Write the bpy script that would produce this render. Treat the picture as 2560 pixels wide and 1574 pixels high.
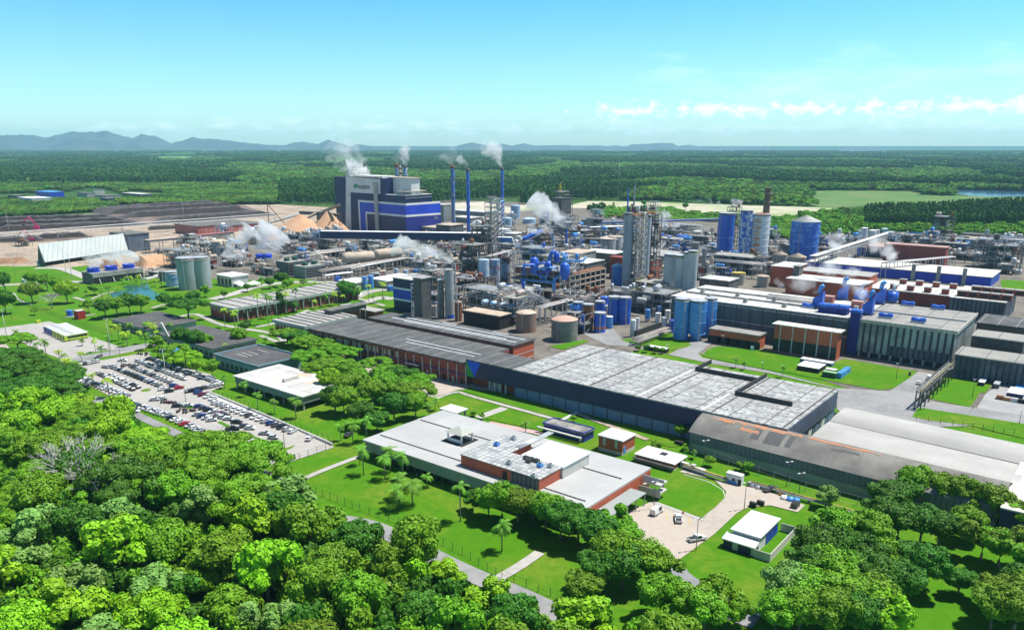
import bpy, bmesh, math, random
from math import sin, cos, pi, atan, atan2, radians, hypot, sqrt, exp, floor
from mathutils import Vector, Matrix, noise
for o in list(bpy.data.objects): bpy.data.objects.remove(o)
SC = bpy.context.scene; COL = SC.collection
# ---------------------------------------------------------------- camera
F, Y0, HOR, H = 1955.0, 960.0, 364.0, 100.0        # focal length and principal row in photo pixels, flying height in metres
PITCH = atan((Y0-HOR)/F); CP, SP = cos(PITCH), sin(PITCH)
cd = bpy.data.cameras.new('camera'); cam = bpy.data.objects.new('camera', cd); COL.objects.link(cam)
cd.sensor_width = 36; cd.lens = F/2560*36; cd.shift_y = (Y0-787)/2560; cd.clip_start = 1; cd.clip_end = 150000
cam.location = (0, 0, H); cam.rotation_euler = (pi/2-PITCH, 0, 0); SC.camera = cam
SC.render.engine = 'CYCLES'
# ---------------------------------------------------------------- sun and sky
SUN_AZ, SUN_EL = radians(76), radians(66)            # clockwise from the view direction
sdir = Vector((sin(SUN_AZ)*cos(SUN_EL), cos(SUN_AZ)*cos(SUN_EL), sin(SUN_EL)))
sl = bpy.data.lights.new('sun', 'SUN'); so = bpy.data.objects.new('sun', sl); COL.objects.link(so)
sl.energy = 5; sl.angle = radians(.5); sl.color = (1, .97, .91); so.rotation_euler = sdir.to_track_quat('Z', 'Y').to_euler(); so.location = (0, 0, 400)
W = bpy.data.worlds.new('World'); SC.world = W; W.use_nodes = True
nt = W.node_tree; N, LK = nt.nodes, nt.links; N.clear()
def nd(t, **k):
    n = N.new(t)
    for a, b in k.items(): setattr(n, a, b)
    return n
def setup_world():
    out = nd('ShaderNodeOutputWorld'); bg = nd('ShaderNodeBackground'); sky = nd('ShaderNodeTexSky', sky_type='NISHITA')
    sky.sun_disc = False; sky.sun_elevation = SUN_EL; sky.sun_rotation = SUN_AZ; sky.altitude = 100; sky.air_density = 1.0; sky.dust_density = .4; sky.ozone_density = 1.2
    tc = nd('ShaderNodeTexCoord'); sep = nd('ShaderNodeSeparateXYZ'); LK.new(tc.outputs['Generated'], sep.inputs[0])
    ramp = nd('ShaderNodeValToRGB'); e = ramp.color_ramp.elements
    e[0].position = 0.0; e[0].color = (.84, 1.16, 1.25, 1); e[1].position = .5; e[1].color = (.36, .46, .54, 1)
    m1 = e.new(.05); m1.color = (.68, 1.05, 1.25, 1); m2 = e.new(.17); m2.color = (.33, .87, 1.15, 1)
    LK.new(sep.outputs['Z'], ramp.inputs[0])
    mul = nd('ShaderNodeMix', data_type='RGBA', blend_type='MULTIPLY'); mul.inputs['Factor'].default_value = 1
    LK.new(sky.outputs[0], mul.inputs['A']); LK.new(ramp.outputs[0], mul.inputs['B'])
    # cumulus bank low over the horizon to the right, and a few streaks
    def math_(op, a, b=None, c=None):
        n = nd('ShaderNodeMath', operation=op)
        for i, v in enumerate((a, b, c)):
            if v is None: continue
            if isinstance(v, (int, float)): n.inputs[i].default_value = v
            else: LK.new(v, n.inputs[i])
        return n.outputs[0]
    az = math_('ARCTAN2', sep.outputs['X'], sep.outputs['Y']); el = sep.outputs['Z']
    def cloud(sx, sz, scale, e0, e1, a0, a1, lo, hi, off):
        cb = nd('ShaderNodeCombineXYZ'); LK.new(math_('MULTIPLY', az, sx), cb.inputs[0]); LK.new(math_('MULTIPLY', el, sz), cb.inputs[1]); cb.inputs[2].default_value = off
        nz = nd('ShaderNodeTexNoise'); nz.inputs['Scale'].default_value = scale; nz.inputs['Detail'].default_value = 9; nz.inputs['Roughness'].default_value = .62
        LK.new(cb.outputs[0], nz.inputs[0])
        mid, hw = (e0+e1)/2, (e1-e0)/2
        band = math_('SUBTRACT', 1, math_('ABSOLUTE', math_('DIVIDE', math_('SUBTRACT', el, mid), hw)))
        am, ah = (a0+a1)/2, (a1-a0)/2
        side = math_('SUBTRACT', 1, math_('ABSOLUTE', math_('DIVIDE', math_('SUBTRACT', az, am), ah)))
        side = math_('MINIMUM', math_('MULTIPLY', math_('MAXIMUM', side, 0), 3), 1)
        v = math_('ADD', nz.outputs[0], math_('MULTIPLY', math_('MAXIMUM', band, -1), .22)); v = math_('SUBTRACT', v, math_('MULTIPLY', math_('SUBTRACT', 1, side), .35))
        mr = nd('ShaderNodeMapRange', clamp=True); mr.inputs[1].default_value = lo; mr.inputs[2].default_value = hi; LK.new(v, mr.inputs[0])
        mask = math_('MULTIPLY', mr.outputs[0], math_('GREATER_THAN', band, -.98)); return mask
    cur = mul.outputs['Result']
    for a, colr, st in ((cloud(1.0, 1.7, 50, .026, .054, -.02, .8, .61, .74, 3.1), (8.6, 9.2, 9.2, 1), .78),
                        (cloud(1.0, 2.6, 34, .004, .034, -.7, .9, .60, .84, 9.7), (7.4, 8.8, 9.0, 1), .55),
                        (cloud(.8, 3.5, 9, .02, .13, .05, .9, .66, 1.0, 5.5), (7.4, 8.8, 9.0, 1), .45)):
        mx = nd('ShaderNodeMix', data_type='RGBA'); LK.new(math_('MULTIPLY', a, st), mx.inputs['Factor']); LK.new(cur, mx.inputs['A']); mx.inputs['B'].default_value = colr; cur = mx.outputs['Result']
    LK.new(cur, bg.inputs[0]); bg.inputs[1].default_value = .125; LK.new(bg.outputs[0], out.inputs[0])
setup_world()
SC.view_settings.view_transform = 'Standard'; SC.view_settings.look = 'None'; SC.view_settings.exposure = .42; SC.view_settings.gamma = 1
SC.cycles.max_bounces = 5; SC.cycles.volume_bounces = 3; SC.cycles.transparent_max_bounces = 12; SC.cycles.diffuse_bounces = 3
# ---------------------------------------------------------------- measuring the photograph: where a photo point lies on the plane at height z
TL = dict(a=(0,300,3.78), b=(640,300,3.78), c=(1280,300,3.78), d=(1920,300,3.78), e=(0,600,3.78), f=(640,600,3.78), i=(1280,600,3.78), j=(1920,600,3.78),
          k=(0,1000,2.634), l=(860,950,2.634), m=(1660,1000,2.634), n=(880,700,5.04), o=(1640,880,4.2), q=(2160,600,5.815), r=(2260,860,7.56),
          s=(1080,500,6.0475), t=(160,880,6.0475), u=(1480,480,5.04), v=(640,560,5.04), w=(0,0,.9605), p=(0,0,1.0))
def px(t, x, y): a, b, s = TL[t]; return (a+x/s, b+y/s)
def gp(P, z=0):
    v = (P[1]-Y0)/F; Z = (H-z)/(v*CP+SP); return Vector(((P[0]-1280)/F*Z, Z*CP-v*Z*SP, z))
def G(t, x, y, z=0): return gp(px(t, x, y), z)
def proj(X, Y, z):
    Z = Y*CP-(z-H)*SP; v = -Y*SP-(z-H)*CP
    return (1280+F*X/Z, Y0+F*v/Z)
def depth(p): return p.y*CP-(p.z-H)*SP
def height(base, ytop):           # height of a vertical thing standing at ground point base whose top shows at photo row ytop
    v = (ytop-Y0)/F                # -Y*SP-(z-H)*CP = v*(Y*CP-(z-H)*SP)
    return H-(v*base.y*CP+base.y*SP)/(CP-v*SP)
GA = radians(-38.5); U = Vector((cos(GA), sin(GA), 0)); V = Vector((-sin(GA), cos(GA), 0))
# ---------------------------------------------------------------- materials
MATS = {}
def M(name, col, col2=None, ns=.08, lo=.42, hi=.62, rough=.75, metal=0, stripes=None, grid=None, bands=None, bump=0, spec=None, jitter=0, detail=6, fine=None):
    """plain colour, or two real colours mixed by noise; stripes (period, colour, share) run up walls; grid (pu, pv, width, colour) are roof seams; bands (period, colour, share) run round a thing"""
    if name in MATS: return MATS[name]
    m = bpy.data.materials.new(name); m.use_nodes = True; t = m.node_tree; b = t.nodes['Principled BSDF']; L = t.links
    b.inputs['Roughness'].default_value = rough; b.inputs['Metallic'].default_value = metal
    if spec is not None: b.inputs['Specular IOR Level'].default_value = spec
    def new(k, **kw):
        n = t.nodes.new(k)
        for a, c in kw.items(): setattr(n, a, c)
        return n
    def mt(op, a, b_=None):
        n = new('ShaderNodeMath', operation=op)
        for i, v in enumerate((a, b_)):
            if v is None: continue
            if isinstance(v, (int, float)): n.inputs[i].default_value = v
            else: L.new(v, n.inputs[i])
        return n.outputs[0]
    def mix(f, a, c):
        n = new('ShaderNodeMix', data_type='RGBA')
        L.new(f, n.inputs['Factor'])
        for k, v in (('A', a), ('B', c)):
            if isinstance(v, tuple): n.inputs[k].default_value = (*v[:3], 1)
            else: L.new(v, n.inputs[k])
        return n.outputs['Result']
    geo = new('ShaderNodeNewGeometry'); pos = geo.outputs['Position']; cur = tuple(col)
    def nz(scale, det=detail, ro=.6):
        n = new('ShaderNodeTexNoise'); n.inputs['Scale'].default_value = scale; n.inputs['Detail'].default_value = det; n.inputs['Roughness'].default_value = ro; L.new(pos, n.inputs[0]); return n.outputs[0]
    def rng(v, a, c):
        n = new('ShaderNodeMapRange', clamp=True); n.inputs[1].default_value = a; n.inputs[2].default_value = c; L.new(v, n.inputs[0]); return n.outputs[0]
    if col2: cur = mix(rng(nz(ns), lo, hi), cur, tuple(col2))
    else: cur = mix(mt('MULTIPLY', rng(nz(.25), .35, .7), .5), cur, tuple(c*.72 for c in col))
    if fine: cur = mix(mt('MULTIPLY', rng(nz(fine[0], 3), .4, .65), fine[2]), cur, fine[1])
    def dot(vec):
        n = new('ShaderNodeVectorMath', operation='DOT_PRODUCT'); L.new(pos, n.inputs[0]); n.inputs[1].default_value = vec; return n.outputs['Value']
    if stripes:
        s = mt('ADD', dot(U), dot(V)); cur = mix(mt('LESS_THAN', mt('FRACT', mt('DIVIDE', s, stripes[0])), stripes[2]), cur, stripes[1])
    if bands:
        sp = new('ShaderNodeSeparateXYZ'); L.new(pos, sp.inputs[0]); cur = mix(mt('LESS_THAN', mt('FRACT', mt('DIVIDE', sp.outputs[2], bands[0])), bands[2]), cur, bands[1])
    if grid:
        pu, pv, wd, gc = grid; f1 = mt('LESS_THAN', mt('FRACT', mt('DIVIDE', dot(U), pu)), wd/pu); f2 = mt('LESS_THAN', mt('FRACT', mt('DIVIDE', dot(V), pv)), wd/pv); cur = mix(mt('MAXIMUM', f1, f2), cur, gc)
    if jitter:
        oi = new('ShaderNodeObjectInfo'); hs = new('ShaderNodeHueSaturation'); L.new(mt('ADD', mt('MULTIPLY', oi.outputs['Random'], jitter), 1-jitter/2), hs.inputs['Value'])
        L.new(mt('ADD', mt('MULTIPLY', oi.outputs['Random'], jitter*.08), .5-jitter*.04), hs.inputs['Hue']); L.new(cur, hs.inputs['Color']); cur = hs.outputs[0]
    L.new(cur, b.inputs['Base Color'])
    if bump:
        bp = new('ShaderNodeBump'); bp.inputs['Strength'].default_value = .6; bp.inputs['Distance'].default_value = bump; L.new(nz(1.2), bp.inputs['Height']); L.new(bp.outputs[0], b.inputs['Normal'])
    MATS[name] = m; return m
# ---------------------------------------------------------------- mesh building
class MB:
    def __init__(s): s.v = []; s.f = []; s.m = []; s.sm = []
    def add(s, vs, fs, mi=0, smooth=False):
        o = len(s.v); s.v += [tuple(v) for v in vs]; s.f += [tuple(i+o for i in f) for f in fs]; s.m += [mi]*len(fs); s.sm += [smooth]*len(fs); return s
    def box(s, x0, x1, y0, y1, z0, z1, mi=0):
        return s.add([(x0,y0,z0),(x1,y0,z0),(x1,y1,z0),(x0,y1,z0),(x0,y0,z1),(x1,y0,z1),(x1,y1,z1),(x0,y1,z1)],
                     [(0,3,2,1),(4,5,6,7),(0,1,5,4),(1,2,6,5),(2,3,7,6),(3,0,4,7)], mi)
    def prism(s, pts, z0, z1, mi=0, top=None):
        n = len(pts); a = sum(pts[i][0]*pts[(i+1)%n][1]-pts[(i+1)%n][0]*pts[i][1] for i in range(n))
        if a < 0: pts = pts[::-1]; top = top[::-1] if top else None
        zt = top or [z1]*n
        return s.add([(p[0],p[1],z0) for p in pts]+[(p[0],p[1],zt[i]) for i, p in enumerate(pts)], [tuple(range(n))[::-1], tuple(range(n, 2*n))]+[(i,(i+1)%n,n+(i+1)%n,n+i) for i in range(n)], mi)
    def rev(s, x, y, prof, n=20, mi=0, smooth=True):        # profile of (radius, z) round a vertical axis
        vs = []; fs = []
        for r, z in prof:
            for k in range(n): a = 2*pi*k/n; vs.append((x+r*cos(a), y+r*sin(a), z))
        for j in range(len(prof)-1):
            for k in range(n): fs.append((j*n+k, j*n+(k+1)%n, (j+1)*n+(k+1)%n, (j+1)*n+k))
        s.add(vs, fs, mi, smooth)
        if prof[-1][0] > .02: s.add(vs[-n:], [tuple(range(n))], mi)
        return s
    def cyl(s, x, y, z0, z1, r, r2=None, n=16, mi=0): return s.rev(x, y, [(r, z0), (r if r2 is None else r2, z1)], n, mi)
    def tube(s, pts, r, n=6, mi=0, smooth=True, r2=None):
        pts = [Vector(p) for p in pts]; vs = []; fs = []
        for i, p in enumerate(pts):
            d = (pts[min(i+1, len(pts)-1)]-pts[max(i-1, 0)]).normalized(); a = d.cross(Vector((0,0,1)))
            a = a.normalized() if a.length > 1e-3 else Vector((1,0,0)); b = a.cross(d); rr = r if r2 is None else r+(r2-r)*i/max(1, len(pts)-1)
            for k in range(n): t = 2*pi*k/n; vs.append(p+a*rr*cos(t)+b*rr*sin(t))
        for i in range(len(pts)-1):
            for k in range(n): fs.append((i*n+k, i*n+(k+1)%n, (i+1)*n+(k+1)%n, (i+1)*n+k))
        fs += [tuple(range(n))[::-1], tuple(range(len(vs)-n, len(vs)))]
        return s.add(vs, fs, mi, smooth)
    def bar(s, p, q, w=.3, mi=0): return s.tube([p, q], w*.7, 4, mi, False)
    def build(s, name, mat, parent=None, loc=None, label=None):
        me = bpy.data.meshes.new(name); me.from_pydata(s.v, [], s.f)
        for m in (mat if isinstance(mat, (list, tuple)) else [mat]): me.materials.append(m)
        me.polygons.foreach_set('material_index', s.m); me.polygons.foreach_set('use_smooth', s.sm); me.update()
        o = bpy.data.objects.new(name, me); COL.objects.link(o)
        if parent: o.parent = parent
        if loc is not None: o.location = loc
        if label: o['label'] = label
        return o
def tag(o, label=None, cat=None, group=None, kind=None):
    for k, v in (('label', label), ('category', cat), ('group', group), ('kind', kind)):
        if v: o[k] = v
    return o
def thing(name, label, cat, loc, rz=0, group=None):
    o = bpy.data.objects.new(name, None); o.empty_display_size = .5; COL.objects.link(o); o.location = loc; o.rotation_euler = (0, 0, rz); return tag(o, label, cat, group)
def dup(o, loc, rz=0, s=1, label=None, group=None, mats=None):
    r = o.copy(); COL.objects.link(r); r.location = loc; r.rotation_euler = (0, 0, rz); r.scale = (s, s, s) if isinstance(s, (int, float)) else s
    if label: r['label'] = label
    if group: r['group'] = group
    def go(a, b):
        for ch in a.children:
            c = ch.copy(); COL.objects.link(c); c.parent = b
            st = ch.name.split('.')[0]
            if mats and st in mats: c.material_slots[0].link = 'OBJECT'; c.material_slots[0].material = mats[st]
            go(ch, c)
    go(o, r); return r
NTH = ['first','second','third','fourth','fifth','sixth','seventh','eighth','ninth','tenth','eleventh','twelfth','thirteenth','fourteenth','fifteenth','sixteenth','seventeenth','eighteenth','nineteenth','twentieth']+['twenty-'+x for x in ('first','second','third','fourth','fifth','sixth','seventh','eighth','ninth')]+['thirtieth']+['thirty-'+x for x in ('first','second','third','fourth','fifth')]
R = random.Random(7)
def inside(p, poly):
    c = False; j = len(poly)-1; x, y = p[0], p[1]
    for i in range(len(poly)):
        xi, yi = poly[i][0], poly[i][1]; xj, yj = poly[j][0], poly[j][1]
        if (yi > y) != (yj > y) and x < (xj-xi)*(y-yi)/(yj-yi)+xi: c = not c
        j = i
    return c
# ================================================================ GROUND
grass = M('grass', (.068, .20, .005), (.16, .225, .02), ns=.045, lo=.46, hi=.68, rough=.95, spec=.1, fine=(.35, (.05, .17, .006), .7))
woodfloor = M('forest_floor', (.030, .085, .020), (.06, .12, .03), ns=.004, rough=1, spec=.05)
concrete = M('concrete_paving', (.38, .36, .33), (.29, .28, .25), ns=.03, rough=.9, fine=(.4, (.52, .5, .46), .5))
lotpave = M('lot_paving', (.38, .355, .32), (.31, .29, .265), ns=.03, rough=.9, fine=(.35, (.44, .42, .39), .5))
sandp = M('bare_earth', (.36, .28, .20), (.17, .125, .095), ns=.035, rough=1, fine=(.3, (.6, .5, .38), .5))
plaza = M('plaza_paving', (.42, .36, .295), (.35, .30, .25), ns=.04, rough=.9, fine=(.5, (.47, .42, .36), .5))
asphalt = M('asphalt', (.20, .20, .21), (.26, .26, .26), ns=.05, rough=.9, fine=(.5, (.17, .17, .18), .5))
asphd = M('worn_asphalt', (.27, .265, .26), (.19, .19, .19), ns=.06, rough=.9, fine=(.4, (.32, .32, .31), .5))
yardm = M('yard_surface', (.17, .15, .12), (.09, .08, .07), ns=.05, rough=.95, fine=(.25, (.24, .21, .17), .5))
whitep = M('white_paint', (.8, .8, .78)); yellowp = M('yellow_paint', (.75, .5, .05))
field = M('pasture', (.075, .17, .025), (.13, .19, .05), ns=.01, rough=1)
def ground_sheet():
    mb = MB(); xs = [-60000, -14000, -5000, -1500, -600, -200, 0, 200, 600, 1500, 5000, 14000, 60000]; ys = [-600, 0, 200, 500, 900, 1500, 3000, 6000, 12000, 25000, 60000]
    nx = len(xs); mb.add([(x, y, 0) for y in ys for x in xs], [(j*nx+i, j*nx+i+1, (j+1)*nx+i+1, (j+1)*nx+i) for j in range(len(ys)-1) for i in range(nx-1)])
    return tag(mb.build('ground', grass), kind='structure')
ground_sheet()
LAYER = [0]
def patch(name, mat, pts, z, kind='structure'):
    LAYER[0] += 1; z = z+LAYER[0]*.0006
    P = [G(*q, z) if isinstance(q[0], str) else gp(q, z) for q in pts]
    a = sum(P[i].x*P[(i+1)%len(P)].y-P[(i+1)%len(P)].x*P[i].y for i in range(len(P)))
    if a < 0: P = P[::-1]
    mb = MB(); mb.add(P, [tuple(range(len(P)))]); return tag(mb.build(name, mat), kind=kind)
def strip(name, mat, pts, wd, z, kind='structure'):       # a ribbon of even width along photo points
    P = [G(*q, z) if isinstance(q[0], str) else (gp(q, z) if len(q) == 2 else q) for q in pts]
    LAYER[0] += 1; z += LAYER[0]*.0006
    if len(P) > 2:
        Q = []
        for i in range(len(P)-1):
            p0, p1, p2, p3 = P[max(i-1,0)], P[i], P[i+1], P[min(i+2,len(P)-1)]
            for k in range(5):
                t = k/5; Q.append(.5*((2*p1)+(p2-p0)*t+(2*p0-5*p1+4*p2-p3)*t*t+(3*p1-p0-3*p2+p3)*t*t*t))
        Q.append(P[-1]); P = Q
    vs = []
    for i, p in enumerate(P):
        d = (P[min(i+1, len(P)-1)]-P[max(i-1, 0)]); d = Vector((-d.y, d.x, 0)).normalized()*wd/2; vs += [(p.x+d.x, p.y+d.y, z), (p.x-d.x, p.y-d.y, z)]
    mb = MB(); mb.add(vs, [(2*i+1, 2*i+3, 2*i+2, 2*i) for i in range(len(P)-1)]); return tag(mb.build(name, mat), kind=kind)
def curb(name, mat, pts, wd=.3, hg=.15, close=False, label=None, cat=None):
    P = [G(*q) for q in pts]; mb = MB()
    if close: P.append(P[0])
    for a, b in zip(P, P[1:]):
        d = (b-a); n = Vector((-d.y, d.x, 0)).normalized()*wd/2
        mb.prism([(a+n)[:2], (b+n)[:2], (b-n)[:2], (a-n)[:2]], 0, hg)
    o = mb.build(name, mat); tag(o, kind='structure') if not label else tag(o, label, cat); return o
ZB = .04
patch('forest_floor', woodfloor, [(-900,515),(-300,545),(0,541),(80,541),(255,533),(310,516),(700,513),(840,520),(1100,512),(1280,512),(1460,515),(1700,508),(1940,520),(2120,560),(2560,602),(3100,640),(4200,480),(6000,365.0),(-3500,365.0)], .02)
patch('bare_earth', sandp, [('p',-300,560),('p',0,545),('p',80,541),('p',255,533),('p',310,512),('p',700,511),('p',850,520),('p',860,600),('p',480,690),('p',330,680),('p',100,665),('p',-300,670)], .05)
patch('plant_yard', yardm, [('p',340,690),('p',420,660),('p',560,620),('p',820,580),('p',1100,500),('p',1290,505),('p',1500,520),('p',1850,560),('p',2100,585),('p',2560,605),('p',3000,640),('p',3300,1200),('p',2560,1094),('p',2290,1030),('p',2060,950),('p',1640,860),('p',1340,960),('p',1100,900),('p',1000,800),('p',1030,725),('p',980,700),('p',830,705),('p',700,690),('p',640,700)], .08)
patch('clearing', M('dry_clearing', (.5, .44, .34), (.30, .36, .16), ns=.012, rough=1), [('c',70,800),('c',560,800),('c',720,765),('c',1300,775),('c',2000,800),('d',700,835),('d',900,870),('d',60,915),('c',1700,870),('c',1500,850),('c',600,830),('c',80,860)], .11)
patch('clearing', M('dry_clearing2', (.55, .48, .38), (.42, .40, .28), ns=.01), [('b',1780,790),('b',2150,770),('b',2420,830),('b',2420,880),('b',2200,870),('b',1850,860)], .11)
patch('field', field, [('d',540,650),('d',1400,660),('d',1440,700),('d',1900,720),('d',2200,725),('d',2420,730),('d',2420,765),('d',1900,770),('d',1500,800),('d',900,810),('d',600,830),('d',200,820),('d',300,720)], .06)
patch('field', M('lime_field', (.22, .42, .05), (.16, .35, .04), ns=.02), [('a',1180,350),('a',1850,345),('a',1840,378),('a',1400,375)], .06)
for i_, pts in enumerate(([('a',880,905),('a',1000,820),('a',1300,800),('a',2300,800),('a',2450,860),('a',2600,900),('a',1500,985),('a',1100,950)], [('a',-200,930),('a',1150,915),('a',1420,985),('a',900,1020),('a',-200,1075)], [('a',-200,1080),('a',900,1090),('a',800,1135),('a',-200,1170)])): patch('bare_earth', M('bark_litter', (.13,.09,.075), (.26,.19,.15), ns=.05), pts, .075)
for pts in ([('a',960,430),('a',1110,428),('a',1100,450),('a',970,448)], [('a',1715,478),('a',1860,478),('a',1870,510),('a',1750,508)], [('b',130,430),('b',570,428),('b',560,455),('b',250,458)], [('b',1600,465),('b',1790,468),('b',1780,500),('b',1640,500)], [('a',1150,470),('a',1230,478),('a',1190,490)]):
    patch('clearing', sandp, pts, .06)
water = M('lake_water', (.03, .09, .16), (.05, .13, .22), ns=.02, rough=.12); pondm = M('pond_water', (.01, .10, .07), (.04, .13, .015), ns=.035, lo=.45, hi=.6, rough=.12, spec=.25)
patch('lake', water, [('d',1755,648),('d',1900,655),('d',2420,668),('d',3300,690),('d',3300,740),('d',2420,722),('d',2100,725),('d',1900,715),('d',1760,690)], .09)
# near plant: pond, roads, lots, lawns
patch('pond', pondm, [('e',1040,520),('e',1060,490),('e',1150,475),('e',1215,465),('e',1150,445),('e',1200,425),('e',1350,420),('e',1410,428),('e',1420,460),('e',1470,490),('e',1540,520),('e',1510,555),('e',1440,565),('e',1250,560),('e',1100,555)], .10)
patch('lawn', grass, [('e',-100,245),('e',80,245),('e',280,262),('e',490,280),('e',780,350),('e',500,372),('e',340,375),('e',-100,420)], .12)
patch('lawn', grass, [('e',670,255),('e',830,238),('e',860,270),('e',850,310),('e',740,290)], .12)
strip('road', concrete, [('e',-80,430),('e',500,400),('e',640,390),('e',830,400)], 7, .13)
strip('road', concrete, [('e',330,265),('e',560,265),('e',700,305),('e',830,355)], 9, .13)
# bus lot and the road beside the car park
patch('parking_lot', lotpave, [('e',-100,850),('e',60,820),('e',470,768),('e',560,800),('e',860,915),('e',1000,960),('e',1110,1000),('e',1300,1040),('e',810,1140),('e',600,1130),('e',300,1020),('e',130,900),('e',-100,930)], .12)
patch('parking_lot', plaza, [('e',-200,965),('e',60,985),('e',130,1060),('e',180,1105),('e',-200,1130)], .12)
strip('road', asphd, [('e',400,1180),('e',810,1115),('e',1100,1050),('e',1300,1010),('e',1480,985),('e',1640,965)], 10, .15)
strip('sidewalk', concrete, [('e',540,1180),('e',850,1150),('e',1300,1085),('e',1420,1065)], 2.5, .16)
strip('median', grass, [('e',780,1085),('e',1030,1040)], 3.4, .18)
strip('median', grass, [('e',1330,1045),('e',1420,1035)], 3, .18)
strip('median', grass, [('e',930,1130),('e',1290,1070)], 3.4, .18)
# car park
patch('parking_lot', lotpave, [('e',560,1240),('e',520,1160),('e',860,1135),('e',1380,1060),('e',1480,1130),('e',2000,1270),('e',2110,1380),('e',1960,1440),('k',1480,0),('k',1620,60),('k',1900,165),('k',2190,290),('k',2195,310),('k',1790,445),('k',1300,215),('k',1040,110),('k',800,10),('e',880,1390),('e',640,1300)], .13)
patch('sidewalk', M('white_concrete', (.72, .70, .66)), [('e',1960,1440),('k',1500,0),('k',1490,-10),('k',2190,290),('k',2130,275),('k',1700,100),('k',1460,5),('e',1890,1440)], .17)
strip('road', asphd, [('k',560,-15),('k',760,20),('k',1000,130),('k',1350,290),('k',1600,400),('k',1800,505),('k',1960,620),('k',2000,740),('l',150,950),('l',400,1060),('l',780,1250),('l',1180,1420),('l',1500,1580)], 6, .14)
strip('verge', grass, [('k',780,-5),('k',1000,98),('k',1350,255),('k',1700,410),('k',1850,490)], 3.2, .16)
patch('lawn', grass, [('k',1790,450),('k',2230,300),('k',2360,350),('k',2340,385),('k',1940,550),('k',1700,430)], .18)
strip('median', grass, [('k',1440,140),('k',1600,215),('k',1880,320)], 1.6, .18)
patch('median', grass, [('k',1780,348),('k',1945,292),('k',1920,315),('k',1860,335)], .19)
for c in (('e',720,1290,4.5),('e',1380,1420,2),('k',1240,50,2.2)): 
    P = G(*c[:3]); mb = MB(); mb.cyl(P.x, P.y, 0, .2, c[3], n=14); tag(mb.build('median', grass), kind='structure')
strip('path', concrete, [('k',1910,560),('k',2080,480),('k',2345,377),('l',110,510)], 2.2, .2)
strip('path', concrete, [('l',1020,1300),('l',1150,1225),('l',1290,1130)], 3, .2)
# plaza before the red brick hall, and the lawns between it and the canteen
patch('plaza', plaza, [('f',930,1000),('f',1000,990),('n',0,780),('n',500,900),('n',1100,1080),('n',1560,1200),('n',2130,1340),('l',1100,75),('l',760,60),('l',590,110),('f',1660,1480),('f',1100,1290),('f',930,1100)], .14)
patch('lawn', grass, [('l',600,125),('l',740,85),('l',1320,255),('l',1290,330),('l',1160,300),('l',880,240),('l',640,200)], .2)
patch('lawn', grass, [('l',765,65),('l',830,48),('l',960,80),('l',1040,85),('l',1500,220),('l',1440,250),('l',1390,245),('l',1100,165),('l',850,90)], .2)
patch('lawn', grass, [('l',1095,60),('l',1160,40),('l',1650,160),('l',2200,290),('l',2260,420),('l',2150,440),('l',1900,350),('l',1640,240),('l',1540,215)], .2)
strip('path', concrete, [('l',600,120),('l',740,78),('l',860,110),('l',1370,250)], 2.2, .22)
strip('path', M('light_path', (.62, .60, .56)), [('l',1440,258),('l',1660,158),('l',1780,190),('l',2280,300)], 1.6, .22)
strip('path', sandp, [('l',1100,80),('l',1300,130),('l',1540,220),('l',1700,280),('l',2000,390)], 2.4, .21)
strip('path', concrete, [('l',880,245),('l',1060,182)], 4, .23)
strip('path', M('pink_paving', (.52, .36, .34)), [('l',950,280),('l',1150,320),('l',1300,350)], 3.5, .23)
patch('road', plaza, [('l',1790,900),('l',2040,790),('l',2100,820),('l',2371,930),('m',245,790),('m',400,640),('m',410,600),('m',330,520),('m',100,470),('m',130,455),('m',420,540),('m',700,600),('m',930,690),('m',880,735),('m',700,690),('m',560,700),('m',480,740),('m',330,880),('m',110,1040),('m',-60,1130),('l',1900,1080)], .17)
patch('road', asphalt, [('m',-60,1120),('m',110,1050),('m',160,1130),('m',350,1270),('m',600,1395),('m',640,1420),('m',580,1500),('m',520,1480),('m',330,1400),('m',150,1300),('m',40,1180)], .19)
patch('lawn', grass, [('m',-60,470),('m',100,490),('m',300,540),('m',385,590),('m',400,640),('m',340,700),('m',250,770),('m',-30,690),('m',-80,560)], .21)
strip('path', concrete, [('l',2040,800),('l',2340,910)], 1.4, .24)
curb('kerb', M('kerb_stone', (.55,.53,.48)), [('m',110,1055),('m',145,1130),('m',240,1210),('m',420,1315),('m',600,1398)])
curb('kerb', MATS['kerb_stone'], [('m',-30,690),('m',250,775),('m',340,705),('m',400,645),('m',390,595),('m',300,540),('m',130,490)])
# right hand roads and lawns
patch('road', asphd, [('i',1700,955),('i',1900,960),('i',1760,1070),('i',1800,1110),('i',2419,1230),('j',640,1395),('j',1150,1425),('j',1420,1240),('j',1540,1260),('j',1430,1440),('r',250,1160),('r',2268,1480),('r',2268,1512),('o',2352,800),('o',1900,600),('o',1960,400),('o',1200,220),('i',1900,1170),('i',1100,1000),('i',900,990),('i',620,860),('i',960,840),('i',1040,940),('i',1150,990),('i',1480,1080)], .16)
patch('road', asphd, [('j',640,1395),('r',0,1000),('r',250,1040),('r',2268,1330),('r',2500,1400),('r',2500,1560),('r',250,1170),('o',2352,700),('o',2352,900),('o',1900,600)], .165)
patch('parking_lot', M('grey_lot', (.33,.33,.32), (.27,.27,.27)), [('r',1650,860),('r',1880,760),('r',2700,880),('r',2700,1420),('r',2268,1340),('r',1380,1200),('r',1540,940)], .17)
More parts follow.
